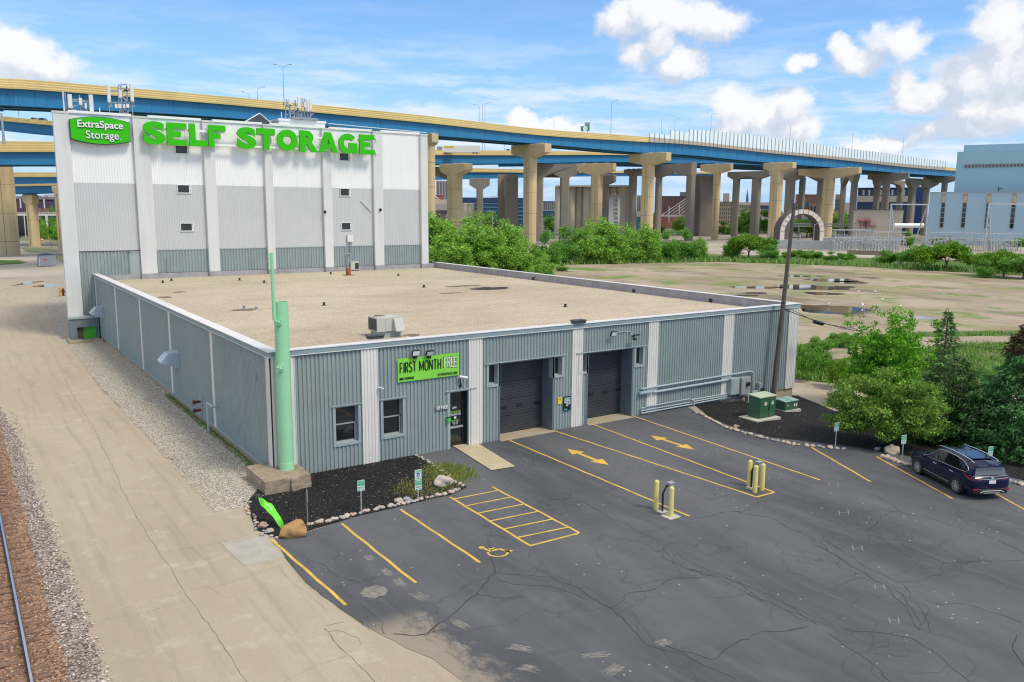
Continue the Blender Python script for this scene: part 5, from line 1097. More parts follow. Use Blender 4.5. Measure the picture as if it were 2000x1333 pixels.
for (px, py, r, i, lb) in ((576,1046,.50,None,'large orange brown boulder at the west corner of the left mulch bed'),(866,948,.40,3,'smooth pale round boulder at the east end of the left mulch bed'),(1741,886,.40,0,'dull tan boulder under the tree beside the parking sign'),(1713,880,.16,5,'small grey stone left of the tan boulder under the tree'),(780,983,.20,1,'flat mauve stone among the edging, third bay'),(795,979,.16,5,'dark slate stone beside the flat mauve stone'),(1438,836,.17,4,'reddish stone standing out in the edging of the right bed'),(526,1041,.15,2,'grey brown stone left of the orange boulder'),(514,1030,.18,4,'flat rust coloured stone west of the green flag')):
    p = gl(px, py); s = MB(); m_ = RM[i] if i is not None else mat('boulder_orange', (.42,.24,.09), .85, var=.25, vscale=3, dirt=.5, dcol=(.22,.13,.07), dscale=3, bump=.6, bscale=9)
    s.ball((0,0,0), r, 28, 20, (1.05, .8, .72), .42, px % 13); s.v = [tuple(Vector(q)*(1+.10*noise.noise(Vector(q)*3.2/r)+.05*noise.noise(Vector(q)*8/r))) for q in s.v]; o = s.build('boulder', m_, smooth=60); o.location = (p[0], p[1], zg(p[0])+r*.42); tag(o, lb, 'boulder' if r > .3 else 'stone')
# ------------------------------------------------------------------ parking signs
M_SGN = mat('sign_green', (.03,.42,.17), .45, var=.05); M_SGW = mat('sign_pale', (.62,.72,.68), .45, var=.04); M_SGB = mat('sign_blue', (.03,.06,.45), .45, var=0)
def parking_sign(px, py, hgt, rz, label, tall=False, tilt=0.02):
    p = gl(px, py); z = zg(p[0]); t = thing('parking_sign', label, 'sign', (p[0], p[1], z), rz, 'parking signs')
    s = MB(); s.box(-.025, -.012, -.05, .025, .012, hgt*.98); s.build('post', M_MET, t, local=True)
    hh = .46; w_ = .155
    tiers = [(hgt-hh, hh)]
    if tall: tiers = [(hgt-.90, .43), (hgt-.45, .45)]
    for k, (zb, h) in enumerate(tiers):
        s = MB(); s.box(-w_, -.022, zb, w_, -.014, zb+h); pl_ = s.build('sign_plate', M_SGW, t, local=True, bevel=.004)
        if k == 0:
            s = MB(); s.box(-w_+.018, -.025, zb+h*.50, w_-.018, -.0225, zb+h*.95); s.build('green_field', M_SGN, pl_, local=True)
            textmb('CUSTOMER', -w_*.7, w_*.7, zb+h*.83, zb+h*.90, (0,-.026,0), (1,0,0), (0,0,1), (0,-1,0), .002).build('lettering', M_SGW, pl_, local=True)
            textmb('PARKING', -w_*.8, w_*.8, zb+h*.69, zb+h*.79, (0,-.026,0), (1,0,0), (0,0,1), (0,-1,0), .002).build('lettering', M_SGW, pl_, local=True)
            textmb('ONLY', -w_*.4, w_*.4, zb+h*.56, zb+h*.65, (0,-.026,0), (1,0,0), (0,0,1), (0,-1,0), .002).build('lettering', M_SGW, pl_, local=True)
            s = MB(); s.box(-w_*.8, -.025, zb+h*.34, w_*.8, -.0225, zb+h*.38); s.box(-w_*.7, -.025, zb+h*.25, w_*.7, -.0225, zb+h*.29); s.box(-w_*.8, -.025, zb+h*.06, -w_*.3, -.0225, zb+h*.13); s.box(w_*.25, -.025, zb+h*.06, w_*.8, -.0225, zb+h*.13); s.build('lettering', mat('sign_text_green', (.02,.20,.10), .5), pl_, local=True)
        else:
            s = MB(); s.box(-w_*.42, -.025, zb+h*.32, w_*.42, -.0225, zb+h*.68); s.build('blue_field', M_SGB, pl_, local=True)
            s = MB(); c_ = (0, -.027, zb+h*.45); s.prism([(.028*cos(a), .028*sin(a)) for a in [k*pi/6 for k in range(12)]], (.0, -.025, zb+h*.44), (1,0,0), (0,0,1), (0,-.003,0)); s.box(-.012, -.028, zb+h*.46, .008, -.025, zb+h*.6); s.box(-.012, -.028, zb+h*.5, .03, -.025, zb+h*.53); s.build('wheelchair', M_SGW, pl_, local=True)
            s = MB(); s.box(-w_*.8, -.025, zb+h*.84, w_*.8, -.0225, zb+h*.92); s.box(-w_*.8, -.025, zb+h*.73, w_*.8, -.0225, zb+h*.79); s.box(-w_*.7, -.025, zb+h*.12, w_*.7, -.0225, zb+h*.2); s.build('lettering', M_SGN, pl_, local=True)
    return t
vs_ = radians(-6)
parking_sign(601, 1030, 1.52, radians(72), 'green parking sign turned edge on, beside the orange boulder')
parking_sign(706, 1003, 1.42, vs_, 'green and white parking sign in the left mulch bed, facing the stalls')
parking_sign(817, 979, 1.40, vs_, 'tall double sign with a blue wheelchair square in the left bed', tall=True)
parking_sign(1631, 877, 1.42, radians(-12), 'green parking sign in the right bed, left of the boulder')
parking_sign(1761, 905, 1.45, radians(-14), 'green parking sign between the tan boulder and the blue car')
parking_sign(1929, 932, 1.5, radians(-14), 'green parking sign rising behind the roof of the blue car')
# ------------------------------------------------------------------ bollards
M_BOL = mat('bollard_yellow', (.72,.62,.20), .5, var=.06, vscale=2, dirt=.2, dcol=(.45,.36,.12), dscale=1.5)
def bollard(px, py, h, label, base=False):
    p = gl(px, py); t = thing('bollard', label, 'bollard', (p[0], p[1], .0), group='yellow bollards by the keypads')
    s = MB(); r = .105; s.lathe([(r,0),(r,h-.06),(r*.92,h-.03),(r*.5,h+.015),(.001,h+.03)], (0,0,0), 20); s.build('post', M_BOL, t, 40, local=True)
    if base: s = MB(); s.box(-.32, -.28, .0, .30, .28, .055); s.build('base_pad', mat('pad_concrete', (.50,.47,.40), .9, var=.1), t, local=True, bevel=.01)
    return t
bollard(1281, 996, 1.27, 'left yellow bollard of the pair at the near keypad'); bollard(1310, 1010, 1.27, 'right yellow bollard on a square pad at the near keypad', True)
bollard(1463, 951, 1.24, 'yellow bollard furthest left of the three at the far keypad'); bollard(1474, 962, 1.24, 'middle and nearest yellow bollard of the three at the far keypad'); bollard(1488, 958, 1.23, 'right yellow bollard of the three at the far keypad')
def keypad(px, py, d, label, h=1.15):
    p = gl(px, py); t = thing('keypad_stand', label, 'keypad stand', (p[0], p[1], 0)); s = MB(); s.bar((0,0,0), (0,0,h*.72), .06); s.bar((0,0,h*.72), (d*.16,-.05,h), .055); s.bar((d*.16,-.05,h), (d*.30,-.08,h), .06); s.build('stand', M_BLK, t, local=True)
    s = MB(); s.box(d*.30-.10, -.20, h-.11, d*.30+.10, -.04, h+.11); s.box(d*.30-.13, -.26, h+.11, d*.30+.13, -.02, h+.135); s.build('keypad', M_MET, t, local=True, bevel=.01)
    s = MB(); s.box(-.19, -.16, 0, .19, .16, .05); s.build('base_pad', mat('pad_concrete', ()), t, local=True); return t
keypad(1293.5, 1001, 1, 'black gooseneck keypad stand between the two near bollards'); keypad(1467, 953.5, 1, 'black keypad stand hidden among the three far bollards', 1.1)
# ------------------------------------------------------------------ fallen feather flag
fa = G(506, 972, .95); fb = G(556, 1030, .1); fl = thing('feather_flag', 'limp lime green feather flag leaning down to the orange boulder', 'flag', tuple(fb))
s = MB(); n = 22; ax = (fa-fb); L = ax.length; axn = ax.normalized(); sd_ = axn.cross(Vector((0,-.5,.86))).normalized()
for i in range(n+1):
    t = i/n; w_ = .27*sin(pi*min(1, t*.92+.05))**.7*(1 if t > .12 else t/.12*.9+.1)
    for j in range(5): u = (j/4-.5)*2; q = fb+ax*t+sd_*u*w_*.62+Vector((0,0,1))*(-.10*u*u+.16*sin(pi*t)+.045*sin(9*t+u*2.2)+.03*sin(17*t-u*3)); s.v.append(tuple(q))
for i in range(n):
    for j in range(4): s.f.append((i*5+j, (i+1)*5+j, (i+1)*5+j+1, i*5+j+1))
s.build('cloth', mat('flag_green', (.16,.72,.04), .5, var=.08), fl, 60)
s = MB(); s.path([tuple(fb+Vector((.02,0,-.1)))]+[tuple(fb+ax*t+Vector((0,0,.16*sin(pi*t)-.02))-sd_*.02) for t in (.2,.4,.6,.8,.97)], .014, 6); s.build('pole', M_WPT, fl)
# ------------------------------------------------------------------ transformers
M_TRF = mat('utility_green', (.045,.125,.065), .4, var=.08, dirt=.2, dcol=(.08,.16,.10), dscale=.8)
c0 = GG(1482, 822); c0_ = (c0.x, c0.y, zg(c0.x)); TR = thing('transformer', 'dark green two door transformer cabinet on a concrete pad in the mulch', 'transformer', c0_, radians(-2))
TW, TD, THH = 1.40, .85, 1.36
s = MB(); s.box(0, 0, .10, TW, TD, THH); s.build('case', M_TRF, TR, local=True, bevel=.02)
s = MB(); s.add([(-.06,-.06,THH),(TW+.06,-.06,THH),(TW+.06,TD+.05,THH+.05),(-.06,TD+.05,THH+.05),(-.06,-.06,THH+.05),(TW+.06,-.06,THH+.05),(TW+.06,TD+.05,THH+.12),(-.06,TD+.05,THH+.12)], [(3,2,1,0),(4,5,6,7),(0,1,5,4),(1,2,6,5),(2,3,7,6),(3,0,4,7)]); s.build('lid', mat('pale_green_lid', (.42,.50,.34), .5), TR, local=True)  # lid in a paler green than the case
for (a, b_) in ((.03, .80), (.83, TW-.03)): s = MB(); s.box(a, -.03, .16, b_, -.001, THH-.06); s.build('door', M_TRF, TR, local=True, bevel=.008)
s = MB(); s.box(.40, -.036, .88, .60, -.031, 1.08); s.box(1.02, -.036, .88, 1.20, -.031, 1.08); s.build('notice', M_WPT, TR, local=True); s = MB(); s.box(.77, -.06, .6, .85, -.031, .78); s.build('handle', M_DARK, TR, local=True)
for a in (.42, 1.03): textmb('DANGER', a, a+.16, .99, 1.05, (0,-.037,0), (1,0,0), (0,0,1), (0,-1,0), .003).build('lettering', mat('sign_red', (.5,.02,.02), .5), TR, local=True)
s = MB(); s.box(-.55, -.35, -.2, TW+.15, TD+.25, .10); tag(s.build('transformer_pad', mat('pad_concrete', ()), TR, local=True), 'concrete pad', 'pad') if False else s.build('pad', mat('pad_concrete', ()), TR, local=True)
c1 = GG(1533, 805); T2 = thing('service_cabinet', 'low green ground cabinet with a pale slanted lid behind the transformer', 'cabinet', (c1.x, c1.y, zg(c1.x)), radians(-2)); 
s = MB(); s.box(0, 0, .06, 1.25, .8, .62); s.build('case', M_TRF, T2, local=True, bevel=.015); s = MB(); s.add([(-.04,-.04,.62),(1.29,-.04,.62),(1.29,.84,.70),(-.04,.84,.70),(-.04,-.04,.66),(1.29,-.04,.66),(1.29,.84,.74),(-.04,.84,.74)], [(3,2,1,0),(4,5,6,7),(0,1,5,4),(1,2,6,5),(2,3,7,6),(3,0,4,7)]); s.bar((.62,-.03,.67), (.62,.83,.755), .03); s.build('lid', mat('pale_teal', (.24,.38,.34), .45), T2, local=True)
s = MB(); s.box(.2, -.01, .36, .3, 0, .44); s.box(.85, -.01, .26, .95, 0, .44); s.box(1.05, -.01, .26, 1.15, 0, .44); s.build('notice', M_WPT, T2, local=True)
s = MB(); s.box(-.1, -.15, -.1, 1.4, .95, .06); s.build('pad', mat('pad_concrete', ()), T2, local=True)
# ------------------------------------------------------------------ utility pole and cable
ub = GG(1511, 772); ub.y = -.75; ub.z = zg(ub.x)
d_ = ray(1511, 765); tt = (-.75-CAM.y)/d_.y; ub = CAM+d_*tt; ubz = zg(ub.x)
dt = ray(1551.5, 397); tt = (-.75-CAM.y)/dt.y; ut = CAM+dt*tt
U = thing('utility_pole', 'tall leaning weathered wooden utility pole at the east end of the front wall', 'utility pole', (ub.x, ub.y, ubz))
s = MB(); dirp = (ut-ub).normalized(); base = ub-dirp*((ub.z-ubz)/dirp.z+.2); k = 12; P = [base+(ut-base)*(i/k) for i in range(k+1)]
for i in range(k): s.tube(P[i], P[i+1], .19-.075*i/k, .19-.075*(i+1)/k, 14, cap=(i in (0, k-1)))
s.build('pole', mat('weathered_wood', (.115,.095,.08), .9, var=.25, vscale=2, dirt=.7, dcol=(.045,.038,.032), dscale=.8, streak=True, bump=.5, bscale=15), U, 60)
aw = ub+dirp*((YP(1529,600,-.75).z-ub.z)/dirp.z); s = MB()
for z in (0, .25): s.lathe([(.165,-.02),(.175,0),(.165,.02)], aw+Vector((0,0,z)), 12)
s.build('band', M_DARK, U)
ex = []; tgt = [(1560,610,-2.2),(1592,624,-6),(1642,640,-12),(1720,654,-21)]
W0 = Vector(aw); Wend = DP(2150, 745, (Vector(W0)-CAM).dot(FH)+0); Wend = CAM+ray(2120,700)*((W0-CAM).dot(FW)*1.25)
def wirept(px, py, k): return CAM+ray(px, py)*((W0-CAM).dot(FW)*k)
wpx = [(1529,604,1.0),(1560,615,1.01),(1600,629,1.02),(1660,644,1.04),(1720,655,1.06),(1800,666,1.08),(1880,675,1.10),(1960,684,1.12),(2080,692,1.15)]
pts = smoothline([wirept(*q) for q in wpx], 4)
s = MB(); s.path(pts, .028, 6); cab = tag(s.build('overhead_cable', M_DARK), 'black overhead cable sagging from the wooden pole behind the trees', 'cable')
s = MB(); s.path([p+Vector((0,0,.05+.09*sin(i*.6))) for i, p in enumerate(pts[:14])], .018, 5); s.build('messenger_wire', M_DARK, cab)
a, b_ = wirept(1590.5,628.5,1.015), wirept(1606,633,1.02); s = MB(); s.tube(a, b_, .14, .14, 10); s.tube(a+(a-b_)*.12, a, .06, .14, 10); s.tube(b_, b_+(b_-a)*.2, .14, .05, 10); s.build('splice_case', M_BLK, cab, 50)
# ------------------------------------------------------------------ railway
TKX = -10.72
TRK = thing('railway_track', 'single railway track with rusty ties along the left edge of the road', 'railway track', (TKX-.72, 0, 0))
M_TIE = mat('rusty_tie', (.21,.125,.085), .95, var=.45, vscale=3, dirt=.6, dcol=(.10,.05,.03), dscale=2., fine=.2)
for k in range(70):
    y = -22+k*.56; s = MB(); s.box(TKX-2.0, y-.11+.02*sin(k*5.1), -.05, TKX+.50+.06*sin(k*3.3), y+.11+.02*sin(k*4.1), .062+.012*sin(k*2.7)); s.build('tie', M_TIE, TRK)
M_RL = mat('rail_steel', (.10,.065,.05), .6, var=.2); M_RT = mat('polished_rail', (.55,.56,.62), .22, metal=.9, var=.05)
for x in (TKX, TKX-1.435):
    s = MB(); s.box(x-.065, -40, .09, x+.065, 95, .11); s.box(x-.012, -40, .11, x+.012, 95, .22); s.box(x-.036, -40, .22, x+.036, 95, .252); rr = s.build('rail', M_RL, TRK)
    s = MB(); s.box(x-.032, -40, .2525, x+.032, 95, .258); s.build('running_surface', M_RT, rr)
# loose ballast stones near the camera, uncountable
nb = 7500; s = MB(); r_ = np.random.default_rng(3)
for i in range(nb):
    y = -24+45*r_.random()**1.6; x = -9.25-2.3*r_.random()-.0; x = x if r_.random() < .85 else -9.25+.35*r_.random()
    if TKX-.1 < x < TKX+.1: continue
    q = .018+.030*r_.random(); a = r_.random(3)*2-1; v = [(q,0,0),(-q*.8,q*.3,0),(0,q,.2*q),(.1*q,-q,0),(0,0,q*.9),(.2*q,.1*q,-q*.6)]
    an = r_.random()*6.28; ca, sa = cos(an), sin(an); c = r_.random(); col = ((.5,.43,.38) if c < .5 else (.30,.24,.21) if c < .8 else (.72,.66,.6)) if x > -9.9 else ((.40,.22,.13) if c < .6 else (.5,.38,.30) if c < .85 else (.14,.07,.04))
    s.add([(x+p[0]*ca-p[1]*sa, y+p[0]*sa+p[1]*ca, .035+p[2]) for p in v], [(0,2,4),(2,1,4),(1,3,4),(3,0,4),(2,0,5),(1,2,5),(3,1,5),(0,3,5)], col)
o = s.build('ballast_stones', mat('ballast_stone', (1,1,1), .9, var=0, tone=True)); struct(o, 'stuff'); o['label'] = 'loose grey and rusty ballast stones beside the rail'
# gravel chips on the strip along the west wall and mulch chips
s = MB()
for i in range(9000):
    y = -2.6+34*r_.random()**1.7; x = -3.5+3.4*r_.random()
    if x < -3.35+.12*abs(y-5)*.05-.1 or (y < -1.9 and x > -1.9) or (y < .85 and x > -1.1): continue
    q = .022+.03*r_.random(); an = r_.random()*6.28; ca, sa = cos(an), sin(an); c = r_.random(); col = (.60,.55,.47) if c < .45 else (.40,.355,.29) if c < .85 else (.25,.21,.17)
    v = [(q,0,0),(-q*.8,q*.3,0),(0,q,.1*q),(.1*q,-q,0),(0,0,q*.6)]
    s.add([(x+p[0]*ca-p[1]*sa, y+p[0]*sa+p[1]*ca, .014+p[2]) for p in v], [(0,2,4),(2,1,4),(1,3,4),(3,0,4)], col)
o = s.build('gravel_stones', mat('ballast_stone', ())); struct(o, 'stuff'); o['label'] = 'loose pale gravel stones along the west wall'
from mathutils.geometry import intersect_point_tri_2d
def inpoly(x, y, P):
    c = False; n = len(P)
    for i in range(n):
        x1, y1 = P[i][:2]; x2, y2 = P[(i+1)%n][:2]
        if (y1 > y) != (y2 > y) and x < (x2-x1)*(y-y1)/(y2-y1)+x1: c = not c
    return c
BEDL = [(-1.9,-2.4),(-2.4,-5.4),(-2.1,-6.5),(-1.1,-6.6),(3.2,-6.1),(5.7,-6.05),(6.7,-5.7),(6.9,-3.2),(7.1,-.1),(1,-.1),(1,-1.9),(-1.1,-1.9)]
s = MB(); cnt = 0
while cnt < 7500:
    if r_.random() < .55: x, y = -2.4+9.5*r_.random(), -6.7+6.7*r_.random(); ok = inpoly(x, y, BEDL)
    else: x, y = 25+10*r_.random(), -16+16*r_.random(); ok = inpoly(x, y, BEDR)
    if not ok: continue
    cnt += 1; q = .025+.05*r_.random(); an = r_.random()*6.28; ca, sa = cos(an)*q, sin(an)*q; c = r_.random(); col = (.035,.030,.028) if c < .80 else (.012,.012,.012) if c < .94 else (.24,.21,.18); z = zg(x)+.035; h = .03*r_.random(); w_ = .22+.3*r_.random()
    s.add([(x-ca, y-sa, z), (x+sa*w_, y-ca*w_, z+h*.5+.012), (x+ca, y+sa, z+h), (x-sa*w_, y+ca*w_, z+.012)], [(0,1,2,3)], col)
o = s.build('mulch_chips', mat('ballast_stone', ())); struct(o, 'stuff'); o['label'] = 'loose black mulch chips in the planting beds'
# ------------------------------------------------------------------ grass tufts
def grass(name, n, sampler, hmin, hmax, cols, label, wd=.012):
    vs = []; fs = []; tn = []; k = 0
    for _ in range(n):
        q = sampler()
        if q is None: continue
        x, y = q; z = zg(x)+.02; h = hmin+(hmax-hmin)*r_.random(); a = r_.random()*6.28; lx, ly = (r_.random()-.5)*h*.9, (r_.random()-.5)*h*.9; w_ = wd*(.6+.8*r_.random()); ca, sa = cos(a)*w_, sin(a)*w_
        vs += [(x-ca, y-sa, z), (x+ca, y+sa, z), (x+lx*.5+ca*.6, y+ly*.5+sa*.6, z+h*.6), (x+lx, y+ly, z+h)]; fs.append((k, k+1, k+2, k+3)); k += 4; tn.append(cols[int(r_.random()*len(cols))])
    s = MB(); s.v = vs; s.f = fs; s.ton = tn; o = s.build(name, mat('grass_blade', (1,1,1), .7, var=.0, tone=True)); struct(o, 'stuff'); o['label'] = label; return o
def blob(cx, cy, rx, ry):
    def f():
        a, r = r_.random()*6.28, (r_.random()+r_.random())*.62; return (cx+rx*r*cos(a), cy+ry*r*sin(a))
    return f
GC = [(.10,.20,.03),(.16,.26,.04),(.30,.30,.06),(.42,.36,.09),(.22,.27,.06)]
c_ = gl(872, 925); grass('bed_grass', 5200, blob(c_[0]+.15, c_[1]+.0, 1.15, 1.5), .04, .15, GC, 'yellow green grass at the east end of the left mulch bed')
c_ = gl(845, 955); grass('bed_grass', 2600, blob(c_[0]-.1, c_[1]+.2, 1.7, 1.5), .03, .13, GC+[(.38,.33,.10)]*2, 'thin yellowing grass in front of the tall sign')
grass('wall_weeds', 2200, lambda: (-.12-.35*r_.random()**2, -1.+22*r_.random()), .05, .16, GC[:2], 'green weeds at the foot of the west wall', .016)
EW = [Vector((-2.5,-8.6)),Vector((-2.62,-11)),Vector((-2.4,-13.2)),Vector((-2.2,-14.6))]
grass('edge_weeds', 260, lambda: (lambda t: tuple(EW[int(t)].lerp(EW[int(t)+1], t % 1)+Vector((-.03+.07*r_.random(), 0))))(min(2.999, 3*r_.random()**1.3)), .02, .06, [(.10,.15,.04)], 'thin weeds along the edge of the asphalt')
# ------------------------------------------------------------------ blue car
def build_car():
    f0 = Vector(gl(1799, 928)); f1 = Vector(gl(1868, 963)); h = (f0-f1).normalized(); ang = atan2(h.y, h.x)
    side = Vector((h.y, -h.x)); mid = (f0+f1)/2 + side*.80
    C = thing('parked_car', 'dark blue sport utility car parked nose in to the mulch bed', 'car', (mid.x, mid.y, .02), ang)
    paint = mat('navy_car_paint', (.002,.005,.034), .12, var=0, coat=.3, spec=.4); trim = mat('car_black_trim', (.018,.018,.02), .5, var=0); gl_ = mat('car_glass', (.008,.010,.012), .03, var=0, spec=1.); chrome = mat('car_chrome', (.75,.76,.78), .18, metal=.9, var=0)
    red = mat('tail_lamp_red', (.45,.006,.012), .15, var=0, coat=1.); tyre = mat('tyre_rubber', (.018,.018,.019), .85, var=0); rim = mat('alloy_rim', (.62,.63,.65), .28, metal=.7, var=0); silver = mat('skid_silver', (.5,.5,.48), .35, metal=.5, var=0)
    L = 2.38; WB = 1.37; HW = .94
    # stations: x, z bottom, half width at sill, z belt, half width belt, z of deck (hood or belt top)
    st = [(-2.38,.42,.62,.80,.70,.86),(-2.34,.30,.80,.82,.84,.98),(-2.22,.27,.88,.92,.90,1.06),(-1.9,.26,.925,.98,.93,1.10),(-1.3,.26,.935,.98,.945,1.08),(-.6,.25,.92,.96,.94,1.05),(0.,.25,.915,.94,.935,1.04),(.6,.25,.92,.93,.93,1.03),(1.0,.25,.93,.92,.925,1.03),(1.4,.26,.935,.90,.915,1.01),(1.8,.27,.92,.86,.89,.97),(2.1,.28,.86,.80,.83,.91),(2.28,.32,.74,.74,.72,.83),(2.38,.40,.56,.66,.54,.72)]
    ring = []
    for (x, z0, w0, zb, wb, zt) in st:
        ring.append([(x,0,z0),(x,w0*.86,z0),(x,w0,z0+.12),(x,w0*1.0,(z0+zb)/2-.03),(x,wb*1.005,(z0+zb)/2+.10),(x,wb,zb),(x,wb*.975,zt-.02),(x,wb*.90,zt),(x,wb*.5,zt+.025),(x,0,zt+.03)])
    s = MB(); m = len(ring[0])
    for sgn in (1, -1):
        b0 = len(s.v)
        for r in ring: s.v += [(p[0], p[1]*sgn, p[2]) for p in r]
        for i in range(len(ring)-1):
            for j in range(m-1):
                q = (b0+i*m+j, b0+(i+1)*m+j, b0+(i+1)*m+j+1, b0+i*m+j+1); s.f.append(q if sgn > 0 else q[::-1])
        for e, (i, fl) in enumerate(((0, 1), (len(ring)-1, 0))):
            q = tuple(b0+i*m+j for j in range(m)); s.f.append(q if (fl == 1) == (sgn > 0) else q[::-1])
    body = s.build('body', paint, C, 50, local=True)
    # greenhouse
    def gh(x, w, z): return (x, w, z)
    zr = 1.66
    S2 = [(-2.12,.84,1.10,.72,1.36,.60,1.46),(-1.86,.87,1.09,.70,1.52,.60,1.60),(-1.2,.875,1.06,.70,1.60,.58,zr+.0),(-.4,.87,1.05,.70,1.63,.58,zr+.03),(.25,.86,1.04,.68,1.58,.56,zr-.01),(.60,.85,1.03,.68,1.38,.55,1.46),(1.12,.82,1.01,.78,1.03,.6,1.04)]
    s = MB(); m = 5
    for sgn in (1, -1):
        b0 = len(s.v)
        for (x, w0, z0, w1, z1, w2, z2) in S2: s.v += [(x, w0*sgn, z0), (x, (w0*.55+w1*.45)*sgn, (z0+z1)/2), (x, w1*sgn, z1), (x, w2*sgn, z2), (x, 0, z2+.02)]
        for i in range(len(S2)-1):
            for j in range(m-1):
                q = (b0+i*m+j, b0+(i+1)*m+j, b0+(i+1)*m+j+1, b0+i*m+j+1); s.f.append(q if sgn > 0 else q[::-1])
        q = (b0, b0+1, b0+2, b0+3, b0+4); s.f.append(q if sgn > 0 else q[::-1])
    s.build('cabin', paint, C, 45, local=True)
    def side_pt(x, f, sgn, off=.008):          # point on the cabin side at height fraction f
        for a, b_ in zip(S2, S2[1:]):
            if a[0] <= x <= b_[0]:
                t = (x-a[0])/(b_[0]-a[0]); w0, z0, w1, z1 = [a[k]+(b_[k]-a[k])*t for k in (1,2,3,4)]; 
                w = w0+(w1-w0)*(f*.9 if f < .5 else .45+(f-.5)*1.1); return (x, (w+off)*sgn, z0+(z1-z0)*f)
    for sgn in (1, -1):
        for (xa, xb, ta, tb) in ((-1.92,-1.42,.30,.90),(-1.36,-.42,.92,.92),(-.36,.70,.92,.93)):
            s = MB(); n = 8; up = []; dn = []
            for i in range(n+1):
                x = xa+(xb-xa)*i/n; f1 = ta+(tb-ta)*i/n
                if xb > .5 and x > .2: f1 = .93-.55*(x-.2)/.5*.55
                up.append(side_pt(x, f1, sgn, .012)); dn.append(side_pt(x, .12, sgn, .012))
            if xa == -1.92: dn[0] = side_pt(-1.80, .14, sgn, .012); up[0] = side_pt(-1.84, .45, sgn, .012)
            s.v = up+dn; s.f = [((i, i+1, n+2+i, n+1+i) if sgn < 0 else (n+1+i, n+2+i, i+1, i)) for i in range(n)]; s.build('side_window', gl_, C, local=True)
        s = MB(); up = [side_pt(x, f, sgn, .018) for x, f in ((1.02,.1),(.72,.66),(.45,.86),(.2,.97),(-.4,.985),(-1.0,.98),(-1.5,.92),(-1.84,.62),(-1.93,.35),(-1.82,.13),(-1.4,.08),(-.4,.06),(.5,.05),(1.02,.1))]
        s.path(up, .012, 5); s.build('window_trim', chrome, C, local=True)
        s = MB(); s.path([(.45,.60*sgn,1.63),(.30,.60*sgn,1.70),(-.4,.61*sgn,1.735),(-1.2,.61*sgn,1.71),(-1.75,.60*sgn,1.64),(-1.95,.59*sgn,1.56)], .020, 6); s.build('roof_rail', chrome, C, local=True)
        for x in (-1.0, .15): s = MB(); s.tube((x-.12, .955*sgn, .92), (x+.12, .955*sgn, .93), .018); s.build('door_handle', chrome, C, local=True)
        s = MB(); s.path([(-.85,.925*sgn,.36),(0,.925*sgn,.37),(.95,.93*sgn,.40)], .016, 5); s.build('sill_trim', chrome, C, local=True)
        s = MB(); s.box(-.95, .80*sgn, .22, 1.0, .925*sgn, .33); s.build('sill', trim, C, local=True)
        s = MB(); s.ball((.80, 1.04*sgn, 1.08), .13, 10, 7, (.6, .9, .72)); s.bar((.80,.90*sgn,1.04), (.80,1.0*sgn,1.06), .05); s.build('mirror', paint, C, 50, local=True)
        for x in (-WB, WB):
            s = MB(); n = 24; pr = [(.42, .70), (.44, .955), (.36, .955)]            # arch
            ar = [(x+.43*cos(t), .33+.43*sin(t)) for t in [radians(a) for a in range(-8, 189, 8)]]; ai = [(x+.36*cos(t), .33+.36*sin(t)) for t in [radians(a) for a in range(-8, 189, 8)]]
            k = len(ar); s.add([(a, .945*sgn, b_) for a, b_ in ar]+[(a, .96*sgn, b_) for a, b_ in ai]+[(a, .70*sgn, b_) for a, b_ in ai], [(i, i+1, k+i+1, k+i) for i in range(k-1)]+[(k+i, k+i+1, 2*k+i+1, 2*k+i) for i in range(k-1)]); s.build('wheel_arch', trim, C, local=True)
            wl = MB(); wl.box(x-.36, .93*sgn, .0, x+.36, .952*sgn, .69) if False else None
            s = MB(); R_ = .36; prof = [(R_-.11, -.11), (R_-.02, -.12), (R_, -.08), (R_, .08), (R_-.02, .12), (R_-.11, .125)]; N_ = 32
            V = []; F = []
            for (r, yy) in prof:
                for i in range(N_): t = 2*pi*i/N_; V.append((x+r*cos(t), .845*sgn+yy*sgn, .36+r*sin(t)))
            for j in range(len(prof)-1):
                for i in range(N_): F.append((j*N_+i, j*N_+(i+1)%N_, (j+1)*N_+(i+1)%N_, (j+1)*N_+i))
            s.add(V, F); wh = s.build('wheel', tyre, C, 50, local=True)
            s = MB(); s.tube((x, .90*sgn, .36), (x, .92*sgn, .36), .25, .25, 28); s.build('wheel_well', trim, wh, local=True)
            s = MB()
            for q in range(10):
                t = 2*pi*q/10; a = Vector((cos(t), 0, sin(t))); b2 = Vector((cos(t+.22), 0, sin(t+.22))); o_ = Vector((x, .955*sgn, .36)); s.bar(o_+a*.04, o_+b2*.24, .045, .03, (0,1,0))
            s.tube((x,.93*sgn,.36), (x,.972*sgn,.36), .055, .045, 14)
            V = []; F = []
            for (r, yy) in ((.235,.92),(.235,.968),(.262,.968),(.262,.90)):
                for i in range(28): t = 2*pi*i/28; V.append((x+r*cos(t), yy*sgn, .36+r*sin(t)))
            for j in range(3):
                for i in range(28): F.append((j*28+i, j*28+(i+1)%28, (j+1)*28+(i+1)%28, (j+1)*28+i))
            s.add(V, F); s.build('rim', rim, wh, 40, local=True)
        s = MB(); s.add([(-2.20,.915*sgn,1.00),(-2.02,.945*sgn,1.04),(-1.86,.952*sgn,1.06),(-1.9,.95*sgn,1.00),(-2.15,.925*sgn,.90),(-2.30,.87*sgn,.88),(-2.31,.86*sgn,.98)], [(0,1,2,3,4,5,6) if sgn < 0 else (6,5,4,3,2,1,0)])
